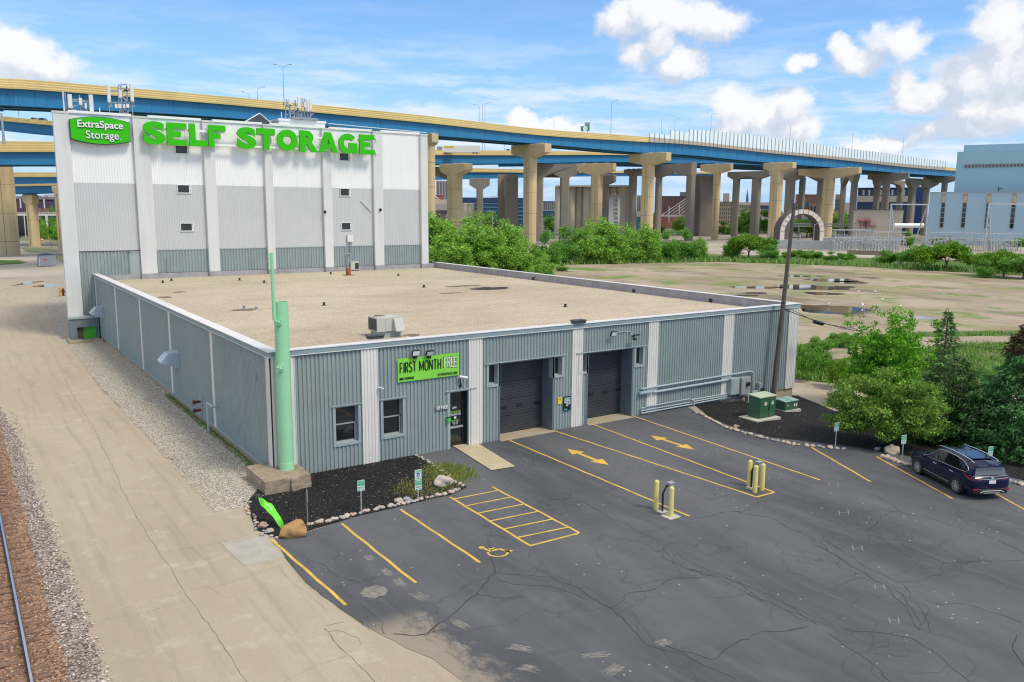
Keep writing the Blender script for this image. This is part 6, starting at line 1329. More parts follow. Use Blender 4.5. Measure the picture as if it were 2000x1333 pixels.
        s.add([(-2.31,.87*sgn,.98),(-2.31,.87*sgn,.87),(-2.39,.52*sgn,.90),(-2.385,.52*sgn,.965)], [(0,1,2,3) if sgn > 0 else (3,2,1,0)]); s.build('tail_lamp', red, C, local=True)
        s = MB(); s.obox((-2.375,.68*sgn,.49), (.02,-.05*sgn,0), (.02,.12*sgn,0), (0,0,.04)); s.build('rear_reflector', red, C, local=True)
        s = MB(); s.add([(2.30,.74*sgn,.80),(2.12,.86*sgn,.84),(2.12,.87*sgn,.72),(2.33,.72*sgn,.70)], [(0,1,2,3) if sgn > 0 else (3,2,1,0)]); s.build('headlight', M_WPT, C, local=True)
    s = MB(); n = 8; up = [(-2.135+.0, -.66+1.32*i/n, 1.435-.02*abs(i-4)/4) for i in range(n+1)]; dn = [(-2.24-.01, -.76+1.52*i/n, 1.08) for i in range(n+1)]
    up = [(x-.04, y, z) for x, y, z in up]; s.v = up+dn; s.f = [(i, n+1+i, n+2+i, i+1) for i in range(n)]; s.build('rear_window', mat('car_rear_glass', (.10,.10,.10), .08, var=0, spec=1.), C, local=True)
    s = MB(); s.v = [(-2.22,-.80,1.07),(-2.22,.80,1.07),(-2.10,.80,1.10),(-2.10,-.80,1.10),(-2.15,-.70,1.45),(-2.15,.70,1.45)]; s.f = [(0,1,5,4),(1,2,5),(3,0,4)]; s.build('tailgate', paint, C, local=True)
    s = MB(); s.box(-2.30, -.64, 1.465, -1.95, .64, 1.50); s.build('spoiler', paint, C, local=True, bevel=.01)
    s = MB(); s.box(-2.235, -.70, 1.44, -2.05, .70, 1.464); s.build('spoiler_shade', trim, C, local=True)
    s = MB(); s.box(-1.72, -.50, 1.672, .05, .50, 1.695); s.build('glass_roof', gl_, C, local=True, bevel=.02)
    s = MB(); s.add([(.30,.58,1.60),(.30,-.58,1.60),(1.10,-.70,1.075),(1.10,.70,1.075)], [(0,1,2,3)]); s.build('windscreen', gl_, C, local=True)
    s = MB(); s.path([(-2.34,-.76,.985),(-2.40,-.3,.96),(-2.405,0,.955),(-2.40,.3,.96),(-2.34,.76,.985)], .012, 6); s.path([(-2.24,-.79,1.06),(-2.29,-.3,1.045),(-2.29,.3,1.045),(-2.24,.79,1.06)], .012, 6); s.build('tailgate_trim', chrome, C, local=True)
    s = MB(); s.ball((-2.385,0,1.005), .07, 12, 6, (.3,1,.55)); s.build('badge', chrome, C, local=True)
    s = MB(); s.box(-2.408, -.16, .76, -2.395, .16, .90); pl = s.build('number_plate', M_WPT, C, local=True)
    s = MB(); s.box(-2.42, -.72, .36, -2.30, .72, .52); s.box(-2.36, -.80, .28, -2.1, .80, .40); s.build('rear_bumper', trim, C, local=True, bevel=.02)
    s = MB(); s.path([(-2.43,-.55,.36),(-2.435,-.42,.44),(-2.435,.42,.44),(-2.43,.55,.36)], .022, 6); s.box(-2.43, -.40, .33, -2.36, .40, .37); s.build('skid_plate', silver, C, local=True)
    s = MB(); s.box(-2.0, -.75, .2, 2.1, .75, .30); s.build('underbody', trim, C, local=True)
    return C
build_car()
# ------------------------------------------------------------------ vegetation
M_LEAF = mat('leaf', (1,1,1), .55, var=0, tone=True, spec=.25)
M_BARK = mat('bark', (.11,.085,.065), .95, var=.25, vscale=4, fine=.2)
nb_ = M_LEAF.node_tree; pb_ = nb_.nodes['Principled BSDF']; tl = nb_.nodes.new('ShaderNodeBsdfTranslucent'); mxs = nb_.nodes.new('ShaderNodeMixShader'); mxs.inputs[0].default_value = .32
src = pb_.inputs['Base Color'].links[0].from_socket; nb_.links.new(src, tl.inputs[0]); nb_.links.new(pb_.outputs[0], mxs.inputs[1]); nb_.links.new(tl.outputs[0], mxs.inputs[2])
nb_.links.new(mxs.outputs[0], nb_.nodes['Material Output'].inputs[0])
def leafmesh(name, P, Lg, Wd, T, rg, D=None):
    "P centres, Lg/Wd sizes, T tones (n,3), D preferred directions"
    n = len(P); a = rg.normal(size=(n,3)) if D is None else D+rg.normal(size=(n,3))*.45; a /= np.linalg.norm(a, axis=1)[:,None]
    b = rg.normal(size=(n,3)); b -= (b*a).sum(1)[:,None]*a; b /= np.linalg.norm(b, axis=1)[:,None]
    A = a*(Lg/2)[:,None]; Bv = b*(Wd/2)[:,None]; V = np.empty((n,4,3)); V[:,0] = P-A; V[:,1] = P+Bv; V[:,2] = P+A; V[:,3] = P-Bv
    me = bpy.data.meshes.new(name); me.vertices.add(4*n); me.vertices.foreach_set('co', V.ravel().astype(np.float32))
    me.loops.add(4*n); me.loops.foreach_set('vertex_index', np.arange(4*n, dtype=np.int32)); me.polygons.add(n)
    me.polygons.foreach_set('loop_start', np.arange(0, 4*n, 4, dtype=np.int32)); me.polygons.foreach_set('loop_total', np.full(n, 4, dtype=np.int32)); me.update(calc_edges=True)
    at = me.attributes.new('tone', 'FLOAT_COLOR', 'FACE'); c = np.ones((n,4)); c[:,:3] = T; at.data.foreach_set('color', c.ravel().astype(np.float32)); me.materials.append(M_LEAF); return me
def foliage(lobes, n, leaf, seed, cols, per=16, sig=.16, shell=.22):
    rg = np.random.default_rng(seed); lb = np.array(lobes, float); vol = (lb[:,3]*lb[:,4]*lb[:,5])**(2/3); vol /= vol.sum(); K = max(8, n//per)
    li = rg.choice(len(lb), K, p=vol); d = rg.normal(size=(K,3)); d /= np.linalg.norm(d, axis=1)[:,None]; r = 1-np.abs(rg.normal(size=K))*shell; r = np.clip(r, .1, 1.15)
    C = lb[li,:3]+d*r[:,None]*lb[li,3:6]; cols = np.array(cols); tc_ = cols[rg.integers(0, len(cols), K)]*(.75+.5*rg.random(K))[:,None]
    ki = rg.integers(0, K, n); P = C[ki]+rg.normal(size=(n,3))*sig*np.array([1,1,.75]); T = tc_[ki]*(.85+.3*rg.random(n))[:,None]
    P = P[P[:,2] > .02]; T = T[:len(P)]; s_ = leaf*(.6+.8*rg.random(len(P))); return P, s_, s_*.62, T, rg
def limbs(s, H, tr, tips, rg):
    s.tube((0,0,-.1), (0,0,H*.35), tr, tr*.75, 8)
    for t in tips: s.tube((0,0,H*(.15+.25*rg.random())), tuple(t), tr*.42, tr*.10, 6)
def tree(name, label, cat, loc, H, lobes, n, leaf, seed, cols, group=None, sig=.16, per=16, tr=.13, shell=.22):
    t = thing(name, label, cat, loc, 0, group); P, a, b, T, rg = foliage(lobes, n, leaf, seed, cols, per, sig, shell)
    me = leafmesh('crown', P, a, b, T, rg); o = bpy.data.objects.new('crown', me); S.collection.objects.link(o); o.parent = t
    s = MB(); limbs(s, H, tr, [(l[0], l[1], l[2]) for l in lobes[:9]], rg); s.build('trunk', M_BARK, t, local=True); return t
def spruce(label, loc, H, Rb, seed, col, tipcol=None, blunt=0., group=None, dens=1.):
    t = thing('spruce_tree', label, 'tree', loc, 0, group); rg = np.random.default_rng(seed); P = []; D = []; T = []; s = MB(); s.tube((0,0,-.1), (0,0,H*.97), .16, .02, 8)
    nw = int(H*4.2); col = np.array(col)
    for k in range(nw):
        f = k/nw; z = H*(.02+.96*f); R = Rb*((1-f)**(.75 if not blunt else .45))*(.85+.3*rg.random())+.12; nbch = (9 if f < .7 else 6) if dens > .6 else 6
        for j in range(nbch):
            an = 2*pi*j/nbch+rg.random()*.7+k*.9; Rj = R*(.72+.42*rg.random()); dr = np.array([cos(an), sin(an), 0.]); m = int(10*dens+Rj*24*dens); tb = col*(.65+.75*rg.random()); tip = np.array([cos(an)*Rj, sin(an)*Rj, z-.10*Rj])
            if k % 2 == 0: s.tube((0,0,z), tuple(tip*.9+np.array([0,0,z])*.1), .03, .008, 4, False)
            for i in range(m):
                u = (.2+.8*sqrt(rg.random())); w = (.10+.26*Rj*(1-abs(u-.55)))*rg.normal()*.6; p = dr*Rj*u+np.array([-dr[1], dr[0], 0])*w; zz = z-.34*Rj*u+.30*Rj*u*u*u+.10*rg.normal()-.10*rg.random()
                P.append((p[0], p[1], zz)); D.append((dr[0]*.8-dr[1]*np.sign(w)*.6, dr[1]*.8+dr[0]*np.sign(w)*.6, -.25)); c = tb*(.8+.4*rg.random())
                if tipcol is not None and f > .80: c = np.array(tipcol)*(.6+.6*rg.random())
                elif u > .9: c = c*1.45
                T.append(c)
    P = np.array(P); n = len(P); Lg = .30*(.7+.6*rg.random(n))*(.55+.45*min(1, H/6)); me = leafmesh('crown', P, Lg, Lg*.30, np.array(T), rg, np.array(D)); o = bpy.data.objects.new('crown', me); S.collection.objects.link(o); o.parent = t
    s.build('trunk', M_BARK, t, local=True); return t
def at_g(px, py): p = GG(px, py); return (p.x, p.y, zg(p.x))
def hgt(loc, py):
    z = loc[2]+1.
    while proj((loc[0], loc[1], z))[1] > py: z += .05
    return z-loc[2]
rt = random.Random(11)
# bright green tree behind
l1 = at_g(1732, 800); H1 = hgt(l1, 606); lob = []
for i in range(34):
    a = 2*pi*i/34*2.4+rt.uniform(-.3,.3); r = rt.uniform(.2, 2.9); h = H1*(1-.10*(r/2.9)**1.5)*rt.uniform(.62, .97); lob.append((r*cos(a), r*sin(a), h, .34, .34, .75)); lob.append((r*.75*cos(a), r*.75*sin(a), h*.70, .85, .85, .9)); lob.append((r*.8*cos(a), r*.8*sin(a), h*.42, .95, .95, .9))
tree('maple_tree', 'bright fresh green tree with upright sprays, behind the dense olive tree', 'tree', l1, H1, lob, 30000, .17, 21, [(.14,.38,.02),(.19,.46,.03),(.25,.54,.04),(.09,.28,.02)], sig=.13)
# dense olive tree in front
l2 = at_g(1722, 868); lob = []
for i in range(95):
    a = rt.uniform(0, 6.28); r = 2.45*sqrt(rt.random()); h = .7+3.5*sqrt(max(0, 1-(r/3.2)**2))*rt.uniform(.12, 1.); lob.append((r*cos(a), r*sin(a), h, rt.uniform(.45,.9), rt.uniform(.45,.9), .16))
tree('hawthorn_tree', 'dense spreading olive green tree over the mulch bed beside the parking signs', 'tree', l2, 4.6, lob, 42000, .13, 22, [(.15,.29,.045),(.22,.39,.055),(.34,.50,.09),(.10,.20,.03)], sig=.13, per=18, shell=.35)
# spruces
la = at_g(1835, 800); spruce('small spruce whose pointed top stands up behind the dark trees', la, hgt(la, 600), 1.7, 31, (.10,.20,.06), dens=.5)
lb_ = at_g(1850, 868); spruce('broad dark green spruce with a blunt crown left of the tallest spruce', lb_, hgt(lb_, 688), 2.9, 32, (.085,.17,.045), blunt=1., dens=1.15)
lc = at_g(1985, 895); spruce('tall spruce with a bronze cone laden tip at the right edge', lc, hgt(lc, 628), 3.2, 33, (.08,.20,.06), tipcol=(.13,.075,.045), dens=1.2)
ld = at_g(1905, 880); spruce('low dark spruce filling the gap behind the blue car', ld, 3.4, 2.3, 34, (.065,.17,.06), blunt=1.)
# prototypes for the more distant trees
GRN = [[(.24,.47,.06),(.32,.56,.08),(.17,.37,.045),(.42,.64,.12)], [(.18,.40,.06),(.24,.48,.08),(.13,.30,.045)], [(.16,.32,.02),(.22,.40,.035),(.11,.25,.02)], [(.13,.20,.05),(.17,.25,.06),(.10,.16,.04)]]
protos = []
for v in range(5):
    lob = []; H = 10.
    if v < 3:
        for i in range(34):
            a = rt.uniform(0, 6.28); r = 3.3*sqrt(rt.random()); h = H*rt.uniform(.08, .82)*(1-.30*(r/3)**2); lob.append((r*cos(a), r*sin(a), h, rt.uniform(.8,1.5), rt.uniform(.8,1.5), rt.uniform(.9,1.6)))
        for i in range(14): a = rt.uniform(0, 6.28); r = rt.uniform(0, 2.6); lob.append((r*cos(a), r*sin(a), H*rt.uniform(.70,.97), .35, .35, 1.1))
    else:
        for i in range(20): a = rt.uniform(0, 6.28); r = 4.2*sqrt(rt.random()); h = 1+4.8*sqrt(max(0, 1-(r/4.8)**2))*rt.uniform(.4, 1); lob.append((r*cos(a), r*sin(a), h, 1.3, 1.3, 1.1))
    P, a, b, T, rg = foliage(lob, 11000, .36, 50+v, GRN[(0,1,0,2,1)[v]], 14, .34, .3); me = leafmesh('crown', P, a, b, T, rg)
    s = MB(); limbs(s, H*(1 if v < 3 else .5), .16, [(l[0], l[1], l[2]) for l in lob[:7]], rg); o = s.build('trunk', M_BARK, local=True); protos.append((me, o.data, 10. if v < 3 else 6.2)); bpy.data.objects.remove(o)
def ptree(px, py, ytop, v, wk, label, group, name='young_tree', cat='tree', loc=None):
    l = loc or at_g(px, py); h = hgt(l, ytop); k = h/protos[v][2]; t = thing(name, label, cat, l, rt.uniform(0, 6.28), group); t.scale = (k*wk, k*wk, k)
    for nm, me in (('crown', protos[v][0]), ('trunk', protos[v][1])): o = bpy.data.objects.new(nm, me); S.collection.objects.link(o); o.parent = t
    return t
row = [(846,530,414,2,1.35),(880,536,440,0,1.35),(922,530,418,0,1.35),(955,534,442,2,1.3),(992,528,428,2,1.2),(1012,534,470,0,1.2),(1040,530,486,1,1.3),(1064,524,450,1,1.),(1104,516,442,1,1.1),(1148,515,431,0,1.1),(1182,514,424,2,1.25),(1226,513,440,0,1.1),(1262,512,436,2,1.2),(1300,511,448,1,1.1),(1338,510,447,1,1.15),(1366,510,462,2,1.0)]
side_ = ['right beside the tower', 'second from the tower', 'third from the tower', 'fourth from the tower', 'before the thin grey pier', 'left of the big tan pier', 'at the foot of the big tan pier', 'just right of the big tan pier', 'before the wide dark pier', 'left of the silo tower', 'before the silos, the tallest there', 'before the white stair tower', 'below the second tan pier', 'right of the second tan pier', 'before the grey twin pier', 'at the east end of the row']
for (q, lb) in zip(row, side_): ptree(q[0], q[1], q[2], q[3], q[4], 'green tree in the row behind the roof, '+lb, 'young trees behind the low roof')
for (px, py, yt, v, wk, lb) in ((1462,504,459,3,.75,'bright green round bush before the road underpass'),(1432,504,474,1,.8,'dark bush left of the bright round bush'),(1500,508,482,1,1.,'dark bush between the bright bush and the wooden pole'),(1556,510,487,3,.9,'green bush just right of the wooden pole'),(1588,511,490,4,.9,'dark green bush along the lot edge, second right of the pole'),(1622,512,491,1,1.,'low bush at the lot edge before the substation, left'),(1652,513,494,4,.8,'low bush at the lot edge before the substation, right'),(1724,518,488,1,.9,'scrubby bush in front of the substation frames'),(1758,519,492,4,.9,'low bush left of the big round tree'),(1848,529,469,3,1.05,'big round bright green tree before the blue plant'),(1800,524,480,4,1.,'darker bush touching the big round tree on its left'),(1960,541,486,3,1.1,'bright tree at the right before the blue plant'),(1926,543,508,1,1.2,'pale bush left of the right hand bright tree'),(1998,545,498,4,1.1,'dark bush at the right edge of the lot'),(1098,530,516,1,1.4,'small bush on the lot near the parapet'),(1062,545,500,0,.6,'slim sapling rising behind the parapet')):
    ptree(px, py, yt-(5 if wk < 1.06 and px < 1530 else 0), v, wk*(1.75 if px < 1790 else 1.15), lb, 'bushes along the lot edge', 'bush', 'bush')
for (px, py, yt, v, wk, lb) in ((1577,745,676,4,.55,'dark leafy shrub close to the east corner of the building'),(1600,728,690,4,.9,'green shrub on the verge beyond the side street'),(1640,760,700,3,.6,'green shrub at the left of the bright tree'),(1608,690,660,4,1.4,'low spreading green shrub on the rough ground'),(1640,678,650,4,1.3,'pale green shrub on the rough ground behind')):
    ptree(px, py, yt, v, wk, lb, 'shrubs beyond the side street', 'shrub', 'shrub')
# tall grass
RG_ = [(42.5,40),(42.9,9),(45.4,2.2),(60,-11.5),(80,-20),(95,4),(76,14),(56,15),(47,24)]
def samp():
    x, y = 42+48*r_.random()**1.4, -20+50*r_.random()
    return (x, y) if inpoly(x, y, RG_) and noise.noise(Vector((x*.16, y*.16, 2)))+.5*noise.noise(Vector((x*.6, y*.6, 5))) < .16 and not inpoly(x, y, [(46,24),(55,12.5),(75,11.5),(91,3.5),(90,0),(74,7),(54,8.5),(45,19)]) else None
grass('tall_grass', 60000, samp, .15, .5, [(.10,.26,.02),(.13,.31,.03),(.16,.34,.05),(.24,.42,.06),(.36,.38,.14)], 'tall rough green grass beyond the side street', .045)
FGp = [(82,121),(113,123.5),(157,114),(172,88),(183,31),(190,-8),(198,-4),(192,34),(180,92),(162,122),(114,132),(80,130)]
def samp2():
    x, y = 80+118*r_.random(), -10+144*r_.random()
    return (x, y) if inpoly(x, y, FGp) else None
grass('edge_grass', 60000, samp2, .5, 1.5, [(.13,.30,.03),(.17,.37,.04),(.20,.36,.06),(.32,.34,.16)], 'tall grass along the far edge of the dirt lot', .14)
# gulls on the lot
M_GULL = mat('gull_white', (.8,.8,.78), .6, var=0)
gulls = [(1616,599,1,'white gull standing at the brown puddle, left'),(1686,601,1,'white gull with raised wings at the brown puddle, right'),(1723,569,0,'white gull on the dirt lot beyond the puddles, right'),(1710,572,0,'white gull on the dirt lot beyond the puddles, middle'),(1676,572,0,'white gull on the dirt lot beyond the puddles, left'),(1723,587,0,'white gull alone on the bare dirt'),(1759,600,0,'white gull just left of the spruce tip'),(1843,577,0,'white gull on the dirt above the spruce tip')]
for (px, py, big, lb) in gulls:
    p = at_g(px, py); t = thing('gull', lb, 'bird', p, rt.uniform(0, 6.28), 'gulls on the dirt lot'); s = MB(); k = 1.15 if big else 1.0
    s.ball((0,0,.2*k), .13*k, 10, 7, (1.7,.8,.8)); s.ball((.2*k,0,.33*k), .06*k, 8, 6); s.tube((.13*k,0,.22*k), (.2*k,0,.33*k), .06*k, .045*k, 7); s.add([(-.18*k,-.05*k,.22*k),(-.18*k,.05*k,.22*k),(-.36*k,.03*k,.2*k),(-.36*k,-.03*k,.2*k)], [(0,1,2,3)])
    s.tube((0,.03*k,0), (0,.03*k,.14*k), .012*k); s.tube((0,-.03*k,0), (0,-.03*k,.14*k), .012*k)
    if big:
        for sg_ in (1, -1): s.add([(.08*k,.05*sg_*k,.26*k),(-.12*k,.05*sg_*k,.26*k),(-.16*k,.42*sg_*k,.5*k),(0,.42*sg_*k,.52*k)], [(0,1,2,3)])
    s.build('body', M_GULL, t, 60, local=True)
# ------------------------------------------------------------------ elevated highways
M_PAR = mat('parapet_buff', (.72,.53,.22), .8, var=.08, vscale=.08, dirt=.3, dcol=(.52,.39,.18), dscale=.12, streak=True)
M_BLU = mat('girder_blue', (.022,.20,.40), .45, var=.08, vscale=.05, dirt=.25, dcol=(.05,.17,.30), dscale=.1)
M_SLB = mat('deck_concrete', (.38,.34,.28), .85, var=.1, vscale=.1)
M_PIER = mat('pier_concrete', (.62,.47,.26), .85, var=.10, vscale=.08, dirt=.4, dcol=(.42,.32,.19), dscale=.15, streak=True)
M_PIERG = mat('pier_grey_shaded', (.27,.235,.19), .85, var=.12, vscale=.08, dirt=.4, dcol=(.21,.19,.165), dscale=.15, streak=True)  # grey concrete, its colour darkened for the shade under the wide decks
M_BARR = mat('barrier_panel', (.62,.70,.70), .3, var=.03); M_BPOST = mat('barrier_post', (.30,.31,.31), .6)
def sweep(P, Q, prof):
    "profile given per node: list of (lateral, height) in world units"
    s = MB(); n = len(prof[0])
    for p, q, pr in zip(P, Q, prof): s.v += [tuple(p+q*a+Vector((0,0,b_))) for a, b_ in pr]
    for i in range(len(P)-1):
        for j in range(n): s.f.append((i*n+j, (i+1)*n+j, (i+1)*n+(j+1)%n, i*n+(j+1)%n))
    s.f.append(tuple(range(n))); s.f.append(tuple(range((len(P)-1)*n+n-1, (len(P)-1)*n-1, -1))); return s
def deck(name, label, nodes, width, ng=3, groove=4, pm=None, sub=4):
    raw = []
    for (px, yt, yp_, yb_, d) in nodes:
        b_ = DP(px, yb_, d); t = DP(px, yt, d); g_ = DP(px, yp_, d); raw.append((b_, g_.z-b_.z, t.z-g_.z))
    P = smoothline([r[0] for r in raw], sub); A = smoothline([Vector((r[1], r[2], 0)) for r in raw], sub); Q = []
    for i in range(len(P)):
        d = P[min(i+1, len(P)-1)]-P[max(i-1, 0)]; n = Vector((-d.y, d.x, 0)).normalized(); n = n if n.dot(FH) > 0 else -n; Q.append(n)
    t = thing(name, label, 'highway bridge', tuple(P[len(P)//2]))
    def rect(a0, a1, f0, f1): return [[(a0, f0(a)), (a1, f0(a)), (a1, f1(a)), (a0, f1(a))] for a in A]
    for k in range(ng):
        s0 = .9+(width-2.0)*k/max(1, ng-1); sweep(P, Q, [[(s0-.02,0.06),(s0+.04,.06),(s0+.04,a.x-.02),(s0-.02,a.x-.02)] for a in A]).build('girder', M_BLU, t)
        sweep(P, Q, rect(s0-.35, s0+.35, lambda a: -.04, lambda a: .055)).build('girder_flange', M_BLU, t)
    sweep(P, Q, rect(0.2, width-.2, lambda a: a.x-.015, lambda a: a.x+.35)).build('deck_slab', M_SLB, t)
    pr = []
    for a in A:
        q = [(.45, a.x-.02), (.45, a.x+a.y)]; 
        for k in range(groove):
            z1 = a.x+a.y*(1-k/groove); z0 = a.x+a.y*(1-(k+1)/groove); h = z1-z0; q += [(-.12, z1-(0 if k == 0 else h*.12)), (-.15, z1-h*.3), (-.09, z0+h*.1)]
        q.append((-.1, a.x-.02)); pr.append(q)
    sweep(P, Q, pr).build('parapet', pm or M_PAR, t)
    sweep(P, Q, rect(width-.5, width-.0, lambda a: a.x+.34, lambda a: a.x+.35+min(1.1, a.y))).build('parapet', pm or M_PAR, t)
    t['n'] = 0; return t, P, Q, A
DA = deck('highway_viaduct', 'nearest highway viaduct with buff parapet and bright blue girders crossing behind the tower', [(-150,142,160,192,130),(0,153,172,204,145),(99,159,177.6,210,152),(440,188.5,204,229,192),(830,226,240,263,242),(1050,252,264,280.5,290),(1240,266,276.5,297,315),(1350,276,283,303,332),(1500,293,299,317.5,355),(1640,307,312.5,328,392),(1760,320,326,338,432),(1862,328.5,334,345,480),(1990,338,343,353,540)], 13)
DB = deck('highway_viaduct', 'second viaduct running lower and behind the nearest one, carrying the truck', [(640,291,300,320,265),(832,293,303,321,300),(1000,294.5,303.5,319.5,332),(1190,297,302.8,316.5,372),(1300,299,305.4,318.6,392),(1420,305,311,320,425),(1560,315,321,327,470),(1700,322,327,334,540)], 19, 4)
DE = deck('highway_viaduct', 'wide dark deck filling the space behind the second viaduct, right of the big buff pier', [(1040,300,306,322,385),(1190,303,308,321,415),(1300,305,310,322.5,440),(1420,309,314,325,470),(1560,317,322,331,515),(1700,324,328,337,575),(1880,334,338,346,650)], 27, 5)
DC = deck('highway_viaduct', 'far low viaduct seen as a dark blue band between the piers', [(700,322,334,353,360),(832,326,336,352,385),(970,330,337,349,430),(1100,332,338,345.5,480),(1230,334,338.5,344,540),(1400,336,339.5,343,620)], 12, 3, 2)
for args in (('highway_ramp', 'descending ramp at the upper left with a car on it, left of the tower', [(-150,212,222,238,215),(0,227,236,254.5,210),(104,237,245.5,263,208),(260,252,260,278,208),(420,268,276,292,210)], 10, 3, 4),
             ('highway_ramp', 'level ramp at the left below the descending one, with a stepped kerb', [(-150,275,297,321,186),(0,276,297,321.5,190),(104,277,297,321.5,195),(300,279,297,320,205),(500,281,298,319,218)], 12, 3, 4),
             ('highway_ramp', 'third ramp down at the left edge of the photo, behind the tall buff pier', [(-150,336,346,362,262),(0,337,346,362,262),(104,337,346,361.5,262),(300,338,346,360,266)], 10, 3, 2),
             ('highway_ramp', 'lowest blue ramp at the left, resting on the short hammerhead pier', [(-150,360,365,380,258),(0,361,364.5,379,256),(104,359,363,376,254),(300,357,361,372,252)], 9, 3, 2)):
    deck(args[0], args[1], args[2], args[3], args[4], args[5])
# noise barrier along the nearest viaduct
t = thing('noise_barrier', 'long translucent noise barrier with close posts on the right part of the nearest viaduct', 'noise barrier', tuple(DP(1500, 290, 355)))
P, Q, A = DA[1], DA[2], DA[3]
def onA(px, d0=0):
    best = None
    for i in range(len(P)-1):
        a = proj(P[i])[0]; b_ = proj(P[i+1])[0]
        if a <= px <= b_: f = (px-a)/(b_-a); return P[i].lerp(P[i+1], f), Q[i], A[i].lerp(A[i+1], f), (P[i+1]-P[i]).normalized()
    return P[-1], Q[-1], A[-1], (P[-1]-P[-2]).normalized()
tops = [(1267,260),(1307,257),(1342,262)], [(1343,252),(1450,262),(1600,283),(1700,296),(1800,310),(1870,318)]
def topy(px):
    if px < 1306: return 260+(px-1267)*.10
    if px < 1342: return 254.5+(px-1307)*.12
    q = tops[1]
    for (a, b_), (c, d) in zip(q, q[1:]):
        if a <= px <= c: return b_+(d-b_)*(px-a)/(c-a)
    return q[-1][1]
xs_ = [1267,1276.5,1286,1296,1307,1316,1325,1333.5]; x = 1343.5; k = 0
while x < 1868 and len(xs_) < 88: xs_.append(x); x += 8.2-3.0*min(1, (x-1343)/420)
M_BBASE = mat('barrier_base', (.50,.42,.33), .85, var=.08)
prev = None; pan = MB(); bse = MB(); ppan = []
for x in xs_:
    p, q, a, d = onA(x); dist = (p-CAM).dot(FH); zt = DP(x, topy(x), dist).z; z0 = p.z+a.x; z1 = z0+a.y
    s = MB(); s.bar(p-q*.28+Vector((0,0,z0-p.z)), p-q*.28+Vector((0,0,zt-p.z)), .19, .19); s.build('post', M_BPOST, t)
    if prev:
        pp, pq, pz0, pz1, pzt = prev; zt_ = max(zt, pzt) if abs(x-1343.5) > .1 and abs(x-1307) > .1 else pzt
        pan.add([tuple(pp-pq*.2)[:2]+(pz1,), tuple(p-q*.2)[:2]+(z1,), tuple(p-q*.2)[:2]+(min(zt, zt_)-.1,), tuple(pp-pq*.2)[:2]+(pzt-.1,)], [(0,1,2,3)])
        bse.add([tuple(pp-pq*.22)[:2]+(pz0,), tuple(p-q*.22)[:2]+(z0,), tuple(p-q*.22)[:2]+(z1,), tuple(pp-pq*.22)[:2]+(pz1,)], [(0,1,2,3)])
    prev = (p, q, z0, z1, zt)
mb_ = bpy.data.materials.new('clear_panel'); mb_.use_nodes = True; nt_ = mb_.node_tree; pr_ = nt_.nodes['Principled BSDF']; pr_.inputs['Base Color'].default_value = (.84,.92,.92,1); pr_.inputs['Roughness'].default_value = .25
tr_ = nt_.nodes.new('ShaderNodeBsdfTransparent'); ms_ = nt_.nodes.new('ShaderNodeMixShader'); ms_.inputs[0].default_value = .95; nt_.links.new(tr_.outputs[0], ms_.inputs[1]); nt_.links.new(pr_.outputs[0], ms_.inputs[2]); nt_.links.new(ms_.outputs[0], nt_.nodes['Material Output'].inputs[0])
pan.build('panel', mb_, t); bse.build('base_panel', M_BBASE, t)
# ---- piers
def chamcol(s, c, ux, uy, w, d, z0, z1, k=.22):
    e = min(w, d)*k; pts = [(-w/2+e,-d/2),(w/2-e,-d/2),(w/2,-d/2+e),(w/2,d/2-e),(w/2-e,d/2),(-w/2+e,d/2),(-w/2,d/2-e),(-w/2,-d/2+e)]
    s.prism(pts, (c.x, c.y, z0), ux, uy, (0,0,z1-z0)); return s
def gz(x, y): return zg(x)-.3
def pier(px0, px1, ytop, d, label, cap=None, m=None, capdir=None, ybase=None, group=None, dep=None, seams=True):
    "cap = (left px, right px, y where its end face stops, y where it meets the column)"
    m = m or M_PIER; c = DP((px0+px1)/2, ytop, d); w = (px1-px0)/FOC*(c-CAM).dot(FW)
    u = Vector(capdir or (.707*RT+(-.707)*FH)); u.z = 0; u.normalize(); v = Vector((-u.y, u.x, 0)); wcol = w*.92; dcol = dep or wcol*.8
    t = thing('bridge_pier', label, 'bridge pier', (c.x, c.y, gz(c.x, c.y)), 0, group)
    zt = c.z; zc = zt
    if cap:
        (xl, xr, ye, yc) = cap; L = (xr-xl)/FOC*(c-CAM).dot(FW)/max(.35, abs(u.dot(RT))); L = L-min(2., .12*L); off = ((xl+xr)/2-(px0+px1)/2)/FOC*(c-CAM).dot(FW)/u.dot(RT)*.6
        ze = DP(px0, ye, d).z; zc = DP(px0, yc, d).z; hw = wcol*.55
        s = MB(); s.prism([(off-L/2, 0), (off+L/2, 0), (off+L/2, ze-zt), (hw, zc-zt), (-hw, zc-zt), (off-L/2, ze-zt)], Vector((c.x, c.y, zt))-v*dcol*.45, u, (0,0,1), v*dcol*.9)
        s.build('cap', m, t, bevel=.15)
        for kk in (-.6, 0, .6): s = MB(); s.obox(Vector((c.x, c.y, zt+.12))+u*(L/2*kk+off), u*.6, v*dcol*.3, Vector((0,0,.14))); s.build('bearing', M_SLB, t)
    s = MB(); chamcol(s, c, tuple(u), tuple(v), wcol, dcol, gz(c.x, c.y), zc+(.0 if not cap else .05)); s.build('column', m, t)
    if seams and zc > 6:
        s = MB(); z = zc-5
        while z > 2: chamcol(s, c, tuple(u), tuple(v), wcol+.03, dcol+.03, z, z+.10); z -= 7
        s.obox(c-v*(dcol/2+.02)+Vector((0,0,(zc+gz(0,0))/2-c.z)), u*.05, v*.03, Vector((0,0,(zc)/2))); s.build('joint', mat('pier_joint', (.25,.19,.12), .9), t)
    return t
gA = 'piers under the nearest viaduct'
